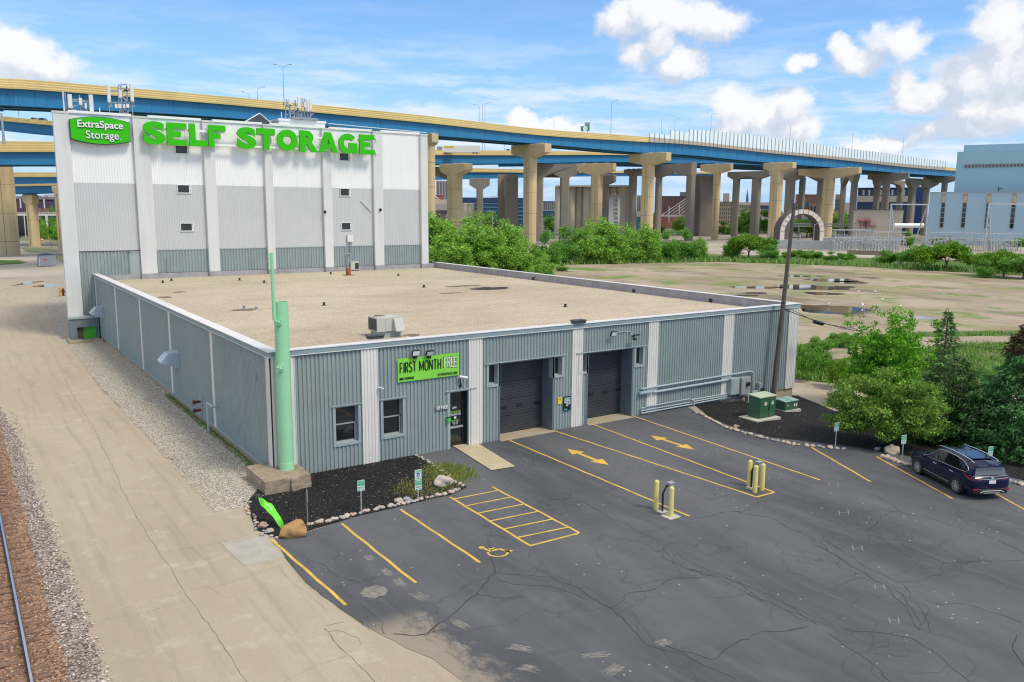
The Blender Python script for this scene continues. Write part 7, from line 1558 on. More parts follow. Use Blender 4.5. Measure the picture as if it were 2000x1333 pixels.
pier(822, 850, 262, 246, 'buff pier of the nearest viaduct, its cap just right of the tower top', (806,851,279,284), capdir=tuple(.8*RT-.6*FH))
pier(1022, 1050, 283, 290, 'big buff hammerhead pier standing behind the bushes, right of the tower', (1001,1074,300,308), group=gA)
pier(1255, 1280, 300, 318, 'second big buff hammerhead pier, before the red brick building', (1234,1305,316,322), group=gA)
pier(1507, 1531, 318.5, 352, 'buff pier with a short cap, right beside the wooden pole', (1499,1549,330,335), group=gA)
pier(1610, 1632, 329, 390, 'buff pier with a long cap, right of the arch', (1574,1666,341,349), group=gA)
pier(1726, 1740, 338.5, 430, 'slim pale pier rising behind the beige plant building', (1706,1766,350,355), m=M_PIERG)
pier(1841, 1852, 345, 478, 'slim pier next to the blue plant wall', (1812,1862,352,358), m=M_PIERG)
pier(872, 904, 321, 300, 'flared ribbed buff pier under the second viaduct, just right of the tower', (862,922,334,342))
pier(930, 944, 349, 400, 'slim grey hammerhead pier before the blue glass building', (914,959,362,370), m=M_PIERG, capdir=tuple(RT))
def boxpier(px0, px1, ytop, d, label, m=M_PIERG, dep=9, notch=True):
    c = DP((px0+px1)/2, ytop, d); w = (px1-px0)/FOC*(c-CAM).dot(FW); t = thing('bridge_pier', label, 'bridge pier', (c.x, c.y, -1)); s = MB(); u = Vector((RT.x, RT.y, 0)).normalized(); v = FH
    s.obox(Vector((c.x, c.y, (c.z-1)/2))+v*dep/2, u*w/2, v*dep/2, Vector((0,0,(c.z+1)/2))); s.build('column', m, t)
    if notch:
        for k in (-.28, .22): s = MB(); s.obox(Vector((c.x, c.y, c.z-2.2))+u*w*k-v*.02, u*w*.11, v*.05, Vector((0,0,.7))); s.build('recess', mat('pier_joint', ()), t)
    return t
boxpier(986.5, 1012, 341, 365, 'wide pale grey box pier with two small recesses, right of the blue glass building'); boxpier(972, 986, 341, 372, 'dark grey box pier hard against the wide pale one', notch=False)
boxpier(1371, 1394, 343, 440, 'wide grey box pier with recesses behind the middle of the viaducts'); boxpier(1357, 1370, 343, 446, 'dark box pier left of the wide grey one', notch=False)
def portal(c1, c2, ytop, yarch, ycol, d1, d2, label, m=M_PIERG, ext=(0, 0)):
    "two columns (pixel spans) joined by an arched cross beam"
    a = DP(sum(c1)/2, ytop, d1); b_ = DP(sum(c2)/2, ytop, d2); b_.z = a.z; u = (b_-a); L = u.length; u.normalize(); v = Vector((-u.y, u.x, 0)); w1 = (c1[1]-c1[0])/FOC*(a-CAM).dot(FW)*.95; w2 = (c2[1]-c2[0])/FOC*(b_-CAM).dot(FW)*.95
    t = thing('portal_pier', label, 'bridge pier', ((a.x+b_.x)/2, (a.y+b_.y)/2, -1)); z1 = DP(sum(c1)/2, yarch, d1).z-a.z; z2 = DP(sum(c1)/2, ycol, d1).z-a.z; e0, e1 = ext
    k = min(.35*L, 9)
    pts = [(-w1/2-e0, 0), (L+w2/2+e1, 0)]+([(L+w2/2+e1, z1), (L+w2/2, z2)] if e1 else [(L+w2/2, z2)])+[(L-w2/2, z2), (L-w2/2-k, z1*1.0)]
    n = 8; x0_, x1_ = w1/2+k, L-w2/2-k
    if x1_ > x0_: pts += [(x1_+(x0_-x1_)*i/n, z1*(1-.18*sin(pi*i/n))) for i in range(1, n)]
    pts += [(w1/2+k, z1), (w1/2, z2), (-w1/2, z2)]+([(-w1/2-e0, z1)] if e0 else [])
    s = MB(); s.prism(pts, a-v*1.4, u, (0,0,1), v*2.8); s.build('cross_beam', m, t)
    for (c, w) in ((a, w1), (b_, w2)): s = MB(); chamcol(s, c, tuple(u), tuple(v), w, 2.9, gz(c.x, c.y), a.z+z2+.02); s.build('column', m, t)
    return t
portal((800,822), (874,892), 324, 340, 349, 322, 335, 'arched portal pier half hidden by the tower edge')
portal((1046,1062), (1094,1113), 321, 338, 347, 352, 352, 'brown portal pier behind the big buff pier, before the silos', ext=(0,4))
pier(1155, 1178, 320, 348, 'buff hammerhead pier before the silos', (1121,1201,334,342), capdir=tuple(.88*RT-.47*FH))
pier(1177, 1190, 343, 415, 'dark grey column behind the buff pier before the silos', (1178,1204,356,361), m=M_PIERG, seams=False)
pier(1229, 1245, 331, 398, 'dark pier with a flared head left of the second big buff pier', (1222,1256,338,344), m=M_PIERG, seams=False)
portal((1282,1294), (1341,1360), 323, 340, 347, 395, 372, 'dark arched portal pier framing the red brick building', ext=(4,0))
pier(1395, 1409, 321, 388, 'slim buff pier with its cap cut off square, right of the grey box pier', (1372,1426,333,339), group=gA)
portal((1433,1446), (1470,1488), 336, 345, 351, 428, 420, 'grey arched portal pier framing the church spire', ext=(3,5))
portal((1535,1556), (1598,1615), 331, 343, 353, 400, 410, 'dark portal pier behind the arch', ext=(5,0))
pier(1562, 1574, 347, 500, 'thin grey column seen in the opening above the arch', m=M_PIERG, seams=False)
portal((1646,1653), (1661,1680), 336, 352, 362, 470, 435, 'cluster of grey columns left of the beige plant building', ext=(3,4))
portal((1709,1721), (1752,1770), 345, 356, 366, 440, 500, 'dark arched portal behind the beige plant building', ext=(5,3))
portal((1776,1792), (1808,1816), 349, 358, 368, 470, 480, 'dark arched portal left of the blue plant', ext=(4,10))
pier(-12, 22.5, 322, 210, 'tall buff pier with a dark rusty groove at the left edge', capdir=tuple(RT)); pier(51, 69, 381, 258, 'short buff hammerhead pier on the pale yard at the left', (44,71,392,398), capdir=tuple(.95*RT-.3*FH), dep=3); pier(107, 121, 364, 232, 'narrow buff pier half hidden behind the tower edge', (103,126,372,378), capdir=tuple(RT), dep=2.4)
gt, gp_, gq_, ga_ = DA
for i in range(2, len(gp_)-2):
    for f_ in (0, .5):
        p = gp_[i].lerp(gp_[i+1], f_); q = gq_[i]; s = MB(); s.bar(p+q*.84+Vector((0,0,.06)), p+q*.84+Vector((0,0,ga_[i].x-.05)), .07, .10); s.build('stiffener', M_BLU, gt)
# drains, pipes
s = MB(); a, b_ = [onA(x) for x in (640, 832)]; s.path([a[0]-a[1]*.2+Vector((0,0,.5)), b_[0]-b_[1]*.2+Vector((0,0,.45))], .16, 6); tag(s.build('drain_pipe', mat('pipe_white', (.6,.68,.72), .4), smooth=40), 'pale drain pipe slung along the blue girder behind the tower roof', 'pipe')
# ---- light poles, traffic and signs on the decks
def lamp_post(px, ytop, ybot, d, label, arms=(1,), wd=.11, grp='tall light poles on the viaducts'):
    b_ = DP(px, ybot, d); t_ = DP(px, ytop, d); t = thing('street_lamp', label, 'street lamp', tuple(b_), 0, grp); s = MB(); s.tube(tuple(b_), (b_.x, b_.y, t_.z-.5), wd, wd*.6, 8); s.build('pole', M_MET, t, local=False)
    R_ = Vector((RT.x, RT.y, 0)).normalized()
    for a in arms: s = MB(); p0 = Vector((b_.x, b_.y, t_.z-.6)); p1 = p0+R_*a*1.4+Vector((0,0,.6)); s.tube(p0, p1, wd*.45, wd*.4, 6); s.bar(p1, p1+R_*a*.8, .34, .16); s.build('lamp_head', M_MET, t)
for (px, yt, yb_, d, lb, ar) in ((555,126,205,205,'very tall double headed light pole rising left of the antennas',(1,-1)),(503,170,196,240,'light pole with one arm, right of the pair above the letters F and S',(1,)),(487,180,196,250,'smaller faint light pole left of the one armed pole',(-1,)),
    (942,200,292,318,'thick light pole in the middle of three, above the truck',()),(947,201,292,320,'light pole with an arm to the right, above the truck',(1,)),(936,205,238,330,'light pole with an arm to the left, above the truck',(-1,)),(1082,230,252,350,'short pole before the green sign',(-1,)),(1193,196,264,312,'tall light pole right of the green round sign',(1,)),
    (1291,231,275,420,'faint pole at the left end of the noise barrier',()),(1317,232,275,360,'pole behind the left end of the noise barrier',(1,)),(1387,223,280,345,'tall pole behind the noise barrier, below the big cloud',(1,)),(1541,244,300,365,'tall thin pole near the middle of the noise barrier',()),(1662,258,312,400,'thin pole at the right of the noise barrier',()),(1761,265,322,440,'faint thin pole right end of the noise barrier',()),
    (37,181,228,222,'thin pole standing on the descending ramp at the left',()),(985,268,294,360,'thin faint pole on the second viaduct near the small cars',())): lamp_post(px, yt, yb_, d, lb, ar)
lamp_post(8, 217, 282, 180, 'pale light pole on the level ramp at the left edge', (-1,), .3)
def vehicle(px0, px1, yt, yb_, d, label, cat, name, kind):
    a = DP(px0, yb_, d); b_ = DP(px1, yb_, d); h = DP(px0, yt, d).z-a.z; u = (b_-a); L = u.length; u.normalize(); v = Vector((-u.y, u.x, 0)); t = thing(name, label, cat, tuple((a+b_)/2)); return a, u, v, L, h, t
a, u, v, L, h, t = vehicle(853, 937, 284.5, 293.5, 306, 'long white semi trailer truck with a yellow panel on the second viaduct', 'truck', 'semi_truck', 0); a.z -= 1.2; h += 1.2
s = MB(); s.obox(a+u*(L*.56)+v*1.3+Vector((0,0,h*.55)), u*L*.44, v*1.25, Vector((0,0,h*.42))); s.build('trailer', mat('trailer_white', (.85,.82,.76), .6, var=.03), t)
s = MB(); s.obox(a+u*(L*.055)+v*1.3+Vector((0,0,h*.45)), u*L*.05, v*1.2, Vector((0,0,h*.42))); s.build('cab', mat('cab_grey', (.30,.30,.32), .4), t)
s = MB(); s.obox(a+u*(L*.29)-v*.0+Vector((0,0,h*.82)), u*L*.105, v*.03, Vector((0,0,h*.12))); s.build('panel', mat('truck_yellow', (.72,.60,.04), .5), t)
for k in (.06,.2,.85,.92):
    for q in (.25, 2.4): s = MB(); c = a+u*L*k+v*q+Vector((0,0,.5)); s.tube(c-v*.15, c+v*.15, .5, .5, 12); s.build('wheel', M_BLK, t)
def small_car(px0, px1, yt, yb_, d, label, col):
    a, u, v, L, h, t = vehicle(px0, px1, yt, yb_, d, label, 'car', 'distant_car', 0); a.z -= .7; h += .7; m = mat('car_%.2f%.2f%.2f' % col, col, .3, var=0)
    s = MB(); s.prism([(0,.25*h),(0,.6*h),(L*.18,.66*h),(L*.78,.64*h),(L,.52*h),(L,.25*h)], a, u, (0,0,1), v*1.8); s.build('body', m, t); s = MB(); s.prism([(L*.14,.66*h),(L*.28,h),(L*.62,h),(L*.80,.64*h)], a+v*.1, u, (0,0,1), v*1.6); s.build('cabin', M_GLS, t)
    for k in (.2,.78): s = MB(); c = a+u*L*k+Vector((0,0,.33)); s.tube(c-v*.05, c+v*1.85, .33, .33, 12); s.build('wheel', M_BLK, t)
small_car(70, 92, 230.5, 238, 216, 'dark red car behind the parapet of the descending ramp', (.25,.04,.03)); small_car(56, 73, 230, 236, 222, 'white car ahead of the dark red one on the descending ramp', (.6,.6,.6))
small_car(834, 853, 290, 295, 312, 'grey car behind the truck cab on the second viaduct', (.25,.26,.28)); small_car(986, 1000, 291.5, 296, 345, 'dark car on the second viaduct left of the big pier cap', (.08,.09,.11))
def road_sign(px0, px1, yt, yb_, d, label, foot, draw):
    a = DP(px0, yb_, d); b_ = DP(px1, yb_, d); h = DP(px0, yt, d).z-a.z; u = (b_-a).normalized(); t = thing('highway_sign', label, 'road sign', tuple((a+b_)/2)); L = (b_-a).length; v = Vector((-u.y, u.x, 0))
    s = MB(); s.obox((a+b_)/2+Vector((0,0,h/2)), u*L/2, v*.08, Vector((0,0,h/2))); s.build('panel', mat('highway_green', (.01,.25,.14), .4, var=0), t)
    s = MB()
    for k in (.25,.75): s.bar(a+u*L*k+v*.2, a+u*L*k+v*.2-Vector((0,0,foot)), .2)
    s.build('post', M_MET, t); draw(a-v*.1, u, L, h, t, v)
def dr1(a, u, L, h, t, v):
    s = MB(); s.prism([(L*.5+.9*cos(k*pi/8), h*.5+.9*sin(k*pi/8)) for k in range(16)], a, u, (0,0,1), -v*.05); s.build('shield', M_WPT, t)
    s = MB(); s.obox(a+u*L*.72+v*.1+Vector((0,0,h+.7)), u*L*.27, v*.08, Vector((0,0,.6))); s.build('exit_panel', mat('highway_green', ()), t)
    textmb('EXIT', L*.5, L*.94, h+.4, h+1.0, a, u, (0,0,1), -v, .03).build('lettering', M_WPT, t)
def dr2(a, u, L, h, t, v): s = MB(); s.obox(a+u*L*.35+Vector((0,0,h*.65)), u*L*.25, v*.02, Vector((0,0,h*.08))); s.obox(a+u*L*.4+Vector((0,0,h*.35)), u*L*.3, v*.02, Vector((0,0,h*.08))); s.build('lettering', M_WPT, t)
road_sign(1134, 1151.5, 247, 256, 312, 'green highway sign with a white round shield on the nearest viaduct', 3, dr1); road_sign(1503, 1526, 277.5, 286.5, 375, 'long green highway sign seen through the noise barrier', 5, dr2)
# ------------------------------------------------------------------ the blue plant
M_PLB = mat('plant_blue', (.32,.475,.535), .6, var=.04, vscale=.05, dirt=.3, dcol=(.31,.425,.46), dscale=.08, streak=True); M_PLB2 = mat('plant_blue_pale', (.37,.515,.60), .6, var=.04, vscale=.05, dirt=.3, dcol=(.33,.45,.54), dscale=.08, streak=True)
uP = (.86*RT-.51*FH); uP.z = 0; uP.normalize(); vP = Vector((-uP.y, uP.x, 0)); PLD = 345
def pface(px0, px1, yt, yb_, d, dep, m, parent, name, zb=None, off=0.):
    a = DP(px0, yb_, d); L = 0
    while proj(a+uP*L)[0] < px1 and L < 300: L += .5
    zt = DP(px0, yt, d).z; zb = a.z if zb is None else zb; s = MB(); s.obox(Vector((a.x, a.y, (zt+zb)/2))+uP*L/2+vP*(dep/2+off), uP*L/2, vP*dep/2, Vector((0,0,(zt-zb)/2))); return s.build(name, m, parent), a, L, zt
PL = thing('power_plant', 'huge windowless pale blue power plant building at the right edge', 'power plant', tuple(DP(1900, 450, PLD)))
o, a0, Lm, zt0 = pface(1856, 2160, 297, 455, PLD+14, 60, M_PLB, PL, 'main_block', -1); pface(1882, 2160, 284, 297, PLD+22, 40, M_PLB, PL, 'penthouse', zt0)
o, af, Lf, ztf = pface(1810, 2160, 376.5, 455, PLD, 14, M_PLB2, PL, 'turbine_hall', -1)
def fq(base, L0, L1, z0, z1, nm, m, out=.12): s = MB(); s.obox(Vector((base.x, base.y, (z0+z1)/2))+uP*(L0+L1)/2-vP*out/2, uP*(L1-L0)/2, vP*out/2, Vector((0,0,(z1-z0)/2))); return s.build(nm, m, PL)
def Lat(base, px):
    L = 0
    while proj(base+uP*L)[0] < px and L < 200: L += .1
    return L
zl0, zl1 = DP(1872, 328.5, PLD+14).z, DP(1872, 322, PLD+14).z; M_LV = mat('louver_dark', (.13,.125,.12), .7); M_LVF = mat('louver_frame', (.33,.33,.32), .7)
L0 = Lat(a0, 1871); fq(a0, L0, Lm-2, zl0-.1, zl1+.1, 'louver_band', M_LVF)
for k in range(24): fq(a0, L0+.2+k*1.27, L0+.2+k*1.27+.85, zl0+.15, zl1-.15, 'louver', M_LV, .2)
for px in (1837, 1878.5, 1924.5, 1974, 2030):
    c = Lat(af, px); z = lambda y: DP(px, y, PLD).z-(px-1813)*.0
    fq(af, c-.75, c+.75, ztf-14.5, ztf-.6, 'window_strip', M_LVF, .14); fq(af, c-.6, c+.6, ztf-1.4, ztf-.5, 'strip_cap', mat('faded_orange', (.50,.26,.12), .7), .2); fq(af, c-.6, c+.6, ztf-4., ztf-1.4, 'strip_infill', mat('strip_tan', (.55,.42,.28), .7), .2)
    for k in range(5): fq(af, c-.6, c+.6, ztf-4.2-(k+1)*2.0+.3, ztf-4.2-k*2.0, 'window', M_GLS, .2)
s = MB(); a = DP(1813, 376, PLD); s.obox(Vector((af.x, af.y, ztf+.1))+uP*Lf/2, uP*Lf/2, vP*.15, Vector((0,0,.14))); s.build('parapet', mat('parapet_grey', (.40,.42,.42), .7), PL)
s = MB()
for px in (1950,1962): q = DP(px, 373, PLD+5); s.bar(q, q+Vector((0,0,1.5)), .2)
q = DP(1950, 368, PLD+5); r = DP(1962, 368, PLD+5); s.bar(q, r, .2); s.build('roof_frame', M_DARK, PL)
# beige plant building
BPD = 322
t = thing('control_building', 'beige flat roofed plant building with red stair platforms', 'building', tuple(DP(1716, 460, BPD)))
def fbox(px0, px1, yt, yb_, d, dep, m, parent, name, zb=None, rot=0.):
    a = DP(px0, yt, d); r_c = ray((px0+px1)/2, yt); u = Vector((r_c.y, -r_c.x, 0)).normalized(); rb_ = ray(px1, yt); k_ = Vector((a.x-CAM.x, a.y-CAM.y, 0)); den = u.x*rb_.y-u.y*rb_.x; b_ = a+u*((-k_.x*rb_.y+k_.y*rb_.x)/den); zb = DP(px0, yb_, d).z if zb is None else zb; u = Matrix.Rotation(rot, 3, 'Z') @ u; L = (b_-a).length; v = Vector((-u.y, u.x, 0)); s = MB(); s.obox(Vector((a.x, a.y, (a.z+zb)/2))+u*L/2+v*dep/2, u*L/2, v*dep/2, Vector((0,0,(a.z-zb)/2))); return s.build(name, m, parent), a, u, v, L
M_BEI = mat('beige_stucco', (.50,.43,.34), .85, var=.05, vscale=.1, dirt=.2, dcol=(.4,.33,.25), dscale=.2)
fbox(1668, 1765, 409.5, 0, BPD, 22, M_BEI, t, 'wall', -1); fbox(1667, 1766, 408.5, 410, BPD-.3, 22.6, mat('roof_trim_dark', (.12,.10,.09), .8), t, 'roof')
for (x0, x1, y0, y1) in ((1684,1689,426,431),(1718,1723,427,433),(1744,1746.5,427,432),(1750,1753,427,433),(1754.5,1759,427,433)): fbox(x0, x1, y0, y1, BPD-.15, .1, M_LV, t, 'window')
M_RED = mat('red_steel', (.38,.05,.05), .6)
for (x0, x1, y0, y1) in ((1675,1702,429,432.5),(1685,1712,438.5,442)):
    fbox(x0, x1, y1-1.2, y1, BPD-2.4, 2.2, M_RED, t, 'platform')
    s = MB(); 
    for k in range(7): q = DP(x0+(x1-x0)*k/6, y1-1, BPD-2.4); s.bar(q, q+Vector((0,0,1.1)), .09)
    q = DP(x0, y1-1, BPD-2.4)+Vector((0,0,1.1)); r = DP(x1, y1-1, BPD-2.4)+Vector((0,0,1.1)); s.bar(q, r, .09); s.build('railing', M_RED, t)
s = MB()
for (x, y0, y1) in ((1691,430,452),(1700,431,452),(1711,440,455),(1680,431,450)): s.bar(DP(x, y0, BPD-2.3), DP(x, y1, BPD-2.3), .18)
s.build('platform_legs', mat('dark_red_steel', (.14,.03,.03), .7), t)
# ------------------------------------------------------------------ arch, walls and substation
AD = 312; c = DP(1566, 476, AD); c.z = -1; u = Vector((RT.x, RT.y, 0)).normalized(); u = Matrix.Rotation(radians(4), 3, 'Z') @ u; v = Vector((-u.y, u.x, 0)); px2m = (c-CAM).dot(FW)/FOC; Ro, Ri = 43*px2m*1.02, 35*px2m*1.02; zc = DP(1566, 454, AD).z
t = thing('tunnel_arch', 'pale ribbed arch of a tunnel portal standing under the viaducts', 'arch', tuple(c)); n = 40
def ring(Ra, Rb, y0, y1, m, nm, a0=-32, a1=212):
    s = MB()
    for i in range(n+1):
        th = radians(a0+(a1-a0)*i/n)
        for (R_, yy) in ((Ra, y0), (Rb, y0), (Rb, y1), (Ra, y1)): s.v.append(tuple(Vector((c.x, c.y, 0))+u*R_*(cos(th) if sin(th) > 0 else (1 if cos(th) > 0 else -1))+v*yy+Vector((0,0,max(-1.2, zc+Ro*1.1*sin(th) if sin(th) < 0 else zc+R_*sin(th))))))
    for i in range(n):
        for j in range(4): s.f.append((i*4+j, i*4+(j+1)%4, (i+1)*4+(j+1)%4, (i+1)*4+j))
    s.build(nm, m, t, 40)
ring(Ri, Ro, 0, .6, mat('arch_white', (.78,.66,.58), .7, var=.05), 'front_ring'); ring(Ri+.15, Ro-.1, .6, 7, mat('arch_brown', (.12,.095,.09), .8, var=.1), 'barrel')
s = MB()
for i in range(13): th = radians(3+14.5*i); e = Vector((c.x, c.y, zc))+u*Ri*cos(th)+Vector((0,0,Ri*sin(th)))-v*.05; f = Vector((c.x, c.y, zc))+u*Ro*cos(th)+Vector((0,0,Ro*sin(th)))-v*.05; s.bar(e, f, .14, .1)
s.build('joint', mat('arch_joint', (.2,.15,.14), .8), t)
M_GW = mat('grey_wall', (.42,.43,.42), .85, var=.08, vscale=.1, dirt=.3)
o, *_ = fbox(1514, 1612, 469, 0, 298, 1.0, M_GW, None, 'retaining_wall_and_shade', -1.5, radians(0)); tag(o, 'long grey concrete retaining wall at the foot of the arch', 'wall')
o, *_ = fbox(1608, 1650, 464.5, 0, 296, 6.0, M_GW, None, 'bridge_abutment', -1.5); tag(o, 'grey concrete block right of the arch, under the buff pier', 'abutment')
t = thing('utility_hut', 'small pinkish hut with an orange door before the buff pier', 'hut', tuple(DP(1498, 482, 285))); fbox(1482, 1512, 469.5, 0, 285, 4, mat('hut_pink', (.55,.47,.42), .8), t, 'wall', -1); fbox(1481, 1513, 468.5, 469.8, 284.7, 4.6, M_SLB, t, 'roof'); fbox(1500.5, 1503.5, 477.5, 483, 284.9, .1, mat('orange_door', (.5,.14,.04), .6), t, 'door')
for (x, yt, yb_, lb) in ((1562,456,482,'short grey lamp post before the arch opening'),(1588,436,482,'white curved lamp post at the right inside the arch'),(1500,437,470,'thin dark lamp post left of the buff pier')): lamp_post(x, yt, yb_, 290, lb, (1,) if x == 1588 else (), .16, 'low lamp posts near the arch')
lamp_post(962, 411, 450, 330, 'white curved lamp post among the green trees before the blue glass building', (-1,), .2, 'lamp posts in the valley'); lamp_post(1062, 425, 450, 320, 'white curved lamp post right of the big buff pier', (1,), .2, 'lamp posts in the valley')
for (x0, x1, y0, y1, d, lb, m) in ((1515,1512,0,0,0,'',None),):
    pass
s = MB()
for (x, y0, y1) in ((1560,438,470),(1600,438,465),(1640,440,462),(1680,440,460)): s.bar(DP(x, y0, 345), DP(x, y1, 345), .35)
for y in (437.5, 442): s.bar(DP(1550, y, 345), DP(1742, y+1.5, 345), .5)
tag(s.build('pipe_rack', mat('rack_grey', (.22,.23,.23), .6)), 'grey pipe rack on posts running through the arch to the plant', 'pipe rack')
M_GAL = mat('galvanised_pale', (.45,.47,.48), .45, metal=.15, var=.06); rs = random.Random(4)
def gantry(px0, px1, yt, yb_, d, label, wd=.45):
    t = thing('substation_gantry', label, 'gantry', tuple(DP(px0, yb_, d)))
    A0, A1 = DP(px0, yt, d), DP(px1, yt, d); A1.z = A0.z; u = (A1-A0).normalized(); v = Vector((-u.y, u.x, 0)); zb = -1
    s = MB(); s.bar(A0-u*.3, A1+u*.3, wd, wd); s.build('beam', M_GAL, t)
    for P_, sg in ((A0, -1), (A1, 1)):
        s = MB(); B_ = Vector((P_.x, P_.y, zb)); s.bar(P_, B_+u*sg*0.4, wd*.8); s.bar(P_, B_-u*sg*-.1-u*sg*3.4+v*2, wd*.7); q = P_.lerp(B_, .45); s.bar(q, P_.lerp(B_-u*sg*3.3+v*2, .45), wd*.5); s.build('leg', M_GAL, t)
gantry(1741, 1812, 399.5, 480, 296, 'tall white steel gantry before the beige plant building'); gantry(1932, 2040, 398.5, 490, 288, 'tall white steel gantry before the blue plant at the right', .5)
s = MB(); s.tube(DP(1746, 441, 305), DP(1803, 441, 305), .85, .85, 14); tag(s.build('white_pipe', M_WPT, smooth=40), 'fat white horizontal pipe hanging in the tall gantry', 'pipe')
def rackset(px0, px1, y0, y1, d, nx_, label, tiers):
    s = MB(); A0, A1 = DP(px0, y1, d), DP(px1, y1, d); u = (A1-A0).normalized(); v = Vector((-u.y, u.x, 0)); L = (A1-A0).length; H0 = DP(px0, y0, d).z
    for row_ in range(2):
        for k in range(nx_):
            p = A0+u*L*k/(nx_-1)+v*row_*5; p.z = -1; top_ = H0*rs.choice((.35,.5,.7,.98,.98)); s.bar(p, (p.x, p.y, top_), .17)
            if rs.random() < .6: s.bar((p.x, p.y, top_*.8), Vector((p.x, p.y, top_*.4))+u*rs.uniform(-2.5,2.5), .16)
            if rs.random() < .5: s.bar((p.x, p.y, top_), Vector((p.x, p.y, top_))+v*5, .2)
        for tr in tiers: z = H0*tr; p = A0+v*row_*5; s.bar((p.x, p.y, z), Vector((p.x, p.y, z))+u*L, .26)
    for k in range(nx_*2):
        p = A0+u*L*rs.random()+v*rs.uniform(0, 7); zz = rs.uniform(.2, .6)*H0; s.tube((p.x, p.y, -1), (p.x, p.y, zz), .14); s.ball((p.x, p.y, zz), .32, 6, 4, (1,1,1.6)) 
        if k % 3 == 0: q = p+u*rs.uniform(1.5,3.5); s.bar((p.x, p.y, zz), (q.x, q.y, zz+rs.uniform(-1.5,2)), .16)
    o = s.build('switchyard', M_GAL); o['label'] = label; o['category'] = 'substation'; return o
rackset(1628, 1700, 449, 496, 283, 13, 'left block of pale steel substation frames and insulators beside the arch wall', (.55,.98)); rackset(1702, 1768, 452, 498, 281, 12, 'middle block of substation frames under the tall gantry', (.5,.95)); rackset(1640, 1730, 462, 500, 300, 15, 'rear row of low substation frames before the beige building', (.6,.9))
rackset(1815, 1900, 454, 492, 300, 12, 'substation frames before the blue plant, left of the round tree top', (.6,.98)); rackset(1900, 1992, 454, 500, 290, 13, 'substation frames below the right hand gantry', (.5,.9))
o, *_ = fbox(1655, 1745, 489, 0, 262, 1.2, mat('old_timber_wall', (.22,.17,.13), .9, fine=.2, fscale=2), None, 'bulkhead_wall', -1.4, radians(-4)); tag(o, 'low dark weathered bulkhead wall in front of the substation', 'wall')
# ------------------------------------------------------------------ the town beyond
def bldg(px0, px1, yt, d, dep, m, label, rows=(), cols=0, wm=None, zb=-1, name='building', roof=None, mx_=.10, wsz=.5, cat='building'):
    t = thing(name, label, cat, tuple(DP((px0+px1)/2, 440, d))); o, a, u, v, L = fbox(px0, px1, yt, 0, d, dep, m, t, 'wall', zb)
    if roof: fbox(px0-.4, px1+.4, yt-roof[0], yt+.2, d-.5, dep+1, roof[1], t, 'roof')
    wm = wm or M_LV; me = None
    for r in rows:
        z = DP(px0, r, d).z
        for k in range(cols):
            x = L*(mx_/2+(1-mx_)*(k+.5)/cols); w_ = L*(1-mx_)/cols*wsz; h_ = 1.1*d/650
            if me is None: s = MB(); s.obox((0,0,0), u*w_/2, v*.15, Vector((0,0,h_))); o = s.build('window', wm, t, local=True); me = o.data
            else: o = bpy.data.objects.new('window', me); S.collection.objects.link(o); o.parent = t
            o.location = Vector((a.x, a.y, z))+u*x-v*.1-t.location
    return t
BR = mat('brick_red', (.34,.13,.11), .85, var=.06); TN = mat('town_tan', (.50,.41,.29), .85, var=.05); CR = mat('town_cream', (.60,.55,.46), .85, var=.04); GY = mat('town_grey', (.42,.36,.35), .85, var=.05); BG = mat('glass_blue', (.035,.085,.17), .25, var=.15, vscale=.02); BD = mat('roof_navy', (.02,.05,.14), .6, var=.1); WHB = mat('town_white', (.66,.65,.62), .8, var=.04)
bldg(851.5, 876, 353, 900, 20, GY, 'tall grey office tower with narrow windows right beside the storage tower', (358,363.5,369,374.5,380,385.5), 4)
bldg(832, 866, 381, 620, 30, BR, 'dark red factory building at the edge of the storage tower', (), 0, roof=(1, GY))
s = MB()
for (p, q) in (((826,392),(841,372.5)),((841,372.5),(862,396)),((832,378),(848,378)),((836,390),(868,392))): s.bar(DP(*p, 520), DP(*q, 520), .5)
tag(s.build('conveyor_frame', M_WPT), 'white slanting conveyor frame over the cement works', 'conveyor')
CM = thing('cement_works', 'tan cement works buildings between the tower and the flared pier', 'factory', tuple(DP(850, 440, 480)))
for (x0, x1, y, d, m, nm) in ((828,872,391,500,TN,'wall'),(838,874,398,490,GY,'wall'),(848,872,417,440,TN,'wall')): fbox(x0, x1, y, 0, d, 14, m, CM, nm, -1)
fbox(844, 873, 411, 417, 438, 16, mat('slate_roof', (.10,.095,.10), .8), CM, 'roof')
for k in (852.5, 858.5): fbox(k-1.2, k+1.2, 420.5, 426, 437.8, .2, M_LV, CM, 'window')
def silo(px0, px1, yt, d, label, m, grp, dome=False):
    a = DP((px0+px1)/2, yt, d); r = (px1-px0)/2/FOC*(a-CAM).dot(FW); t = thing('silo', label, 'silo', (a.x, a.y, -1), 0, grp); s = MB(); s.lathe([(r,-1),(r,a.z),(.01,a.z+(r*.3 if dome else .05))], (a.x, a.y, 0), 24); s.build('barrel', m, t, 40)
    s = MB(); s.lathe([(r+.08,a.z-1.2),(r+.08,a.z-.9)], (a.x, a.y, 0), 24); s.build('band', M_FND, t)
M_SIL = mat('silo_tan', (.70,.60,.48), .85, var=.06, vscale=.06, dirt=.3, dcol=(.55,.46,.37), dscale=.1, streak=True)
for i, (x0, x1, lb) in enumerate(((903,914,'narrow tan silo right of the flared pier'),(912,926,'wider tan silo nearer the slim grey hammerhead pier'))): silo(x0, x1, 397, 455, lb, M_SIL, 'cement silos by the tower')
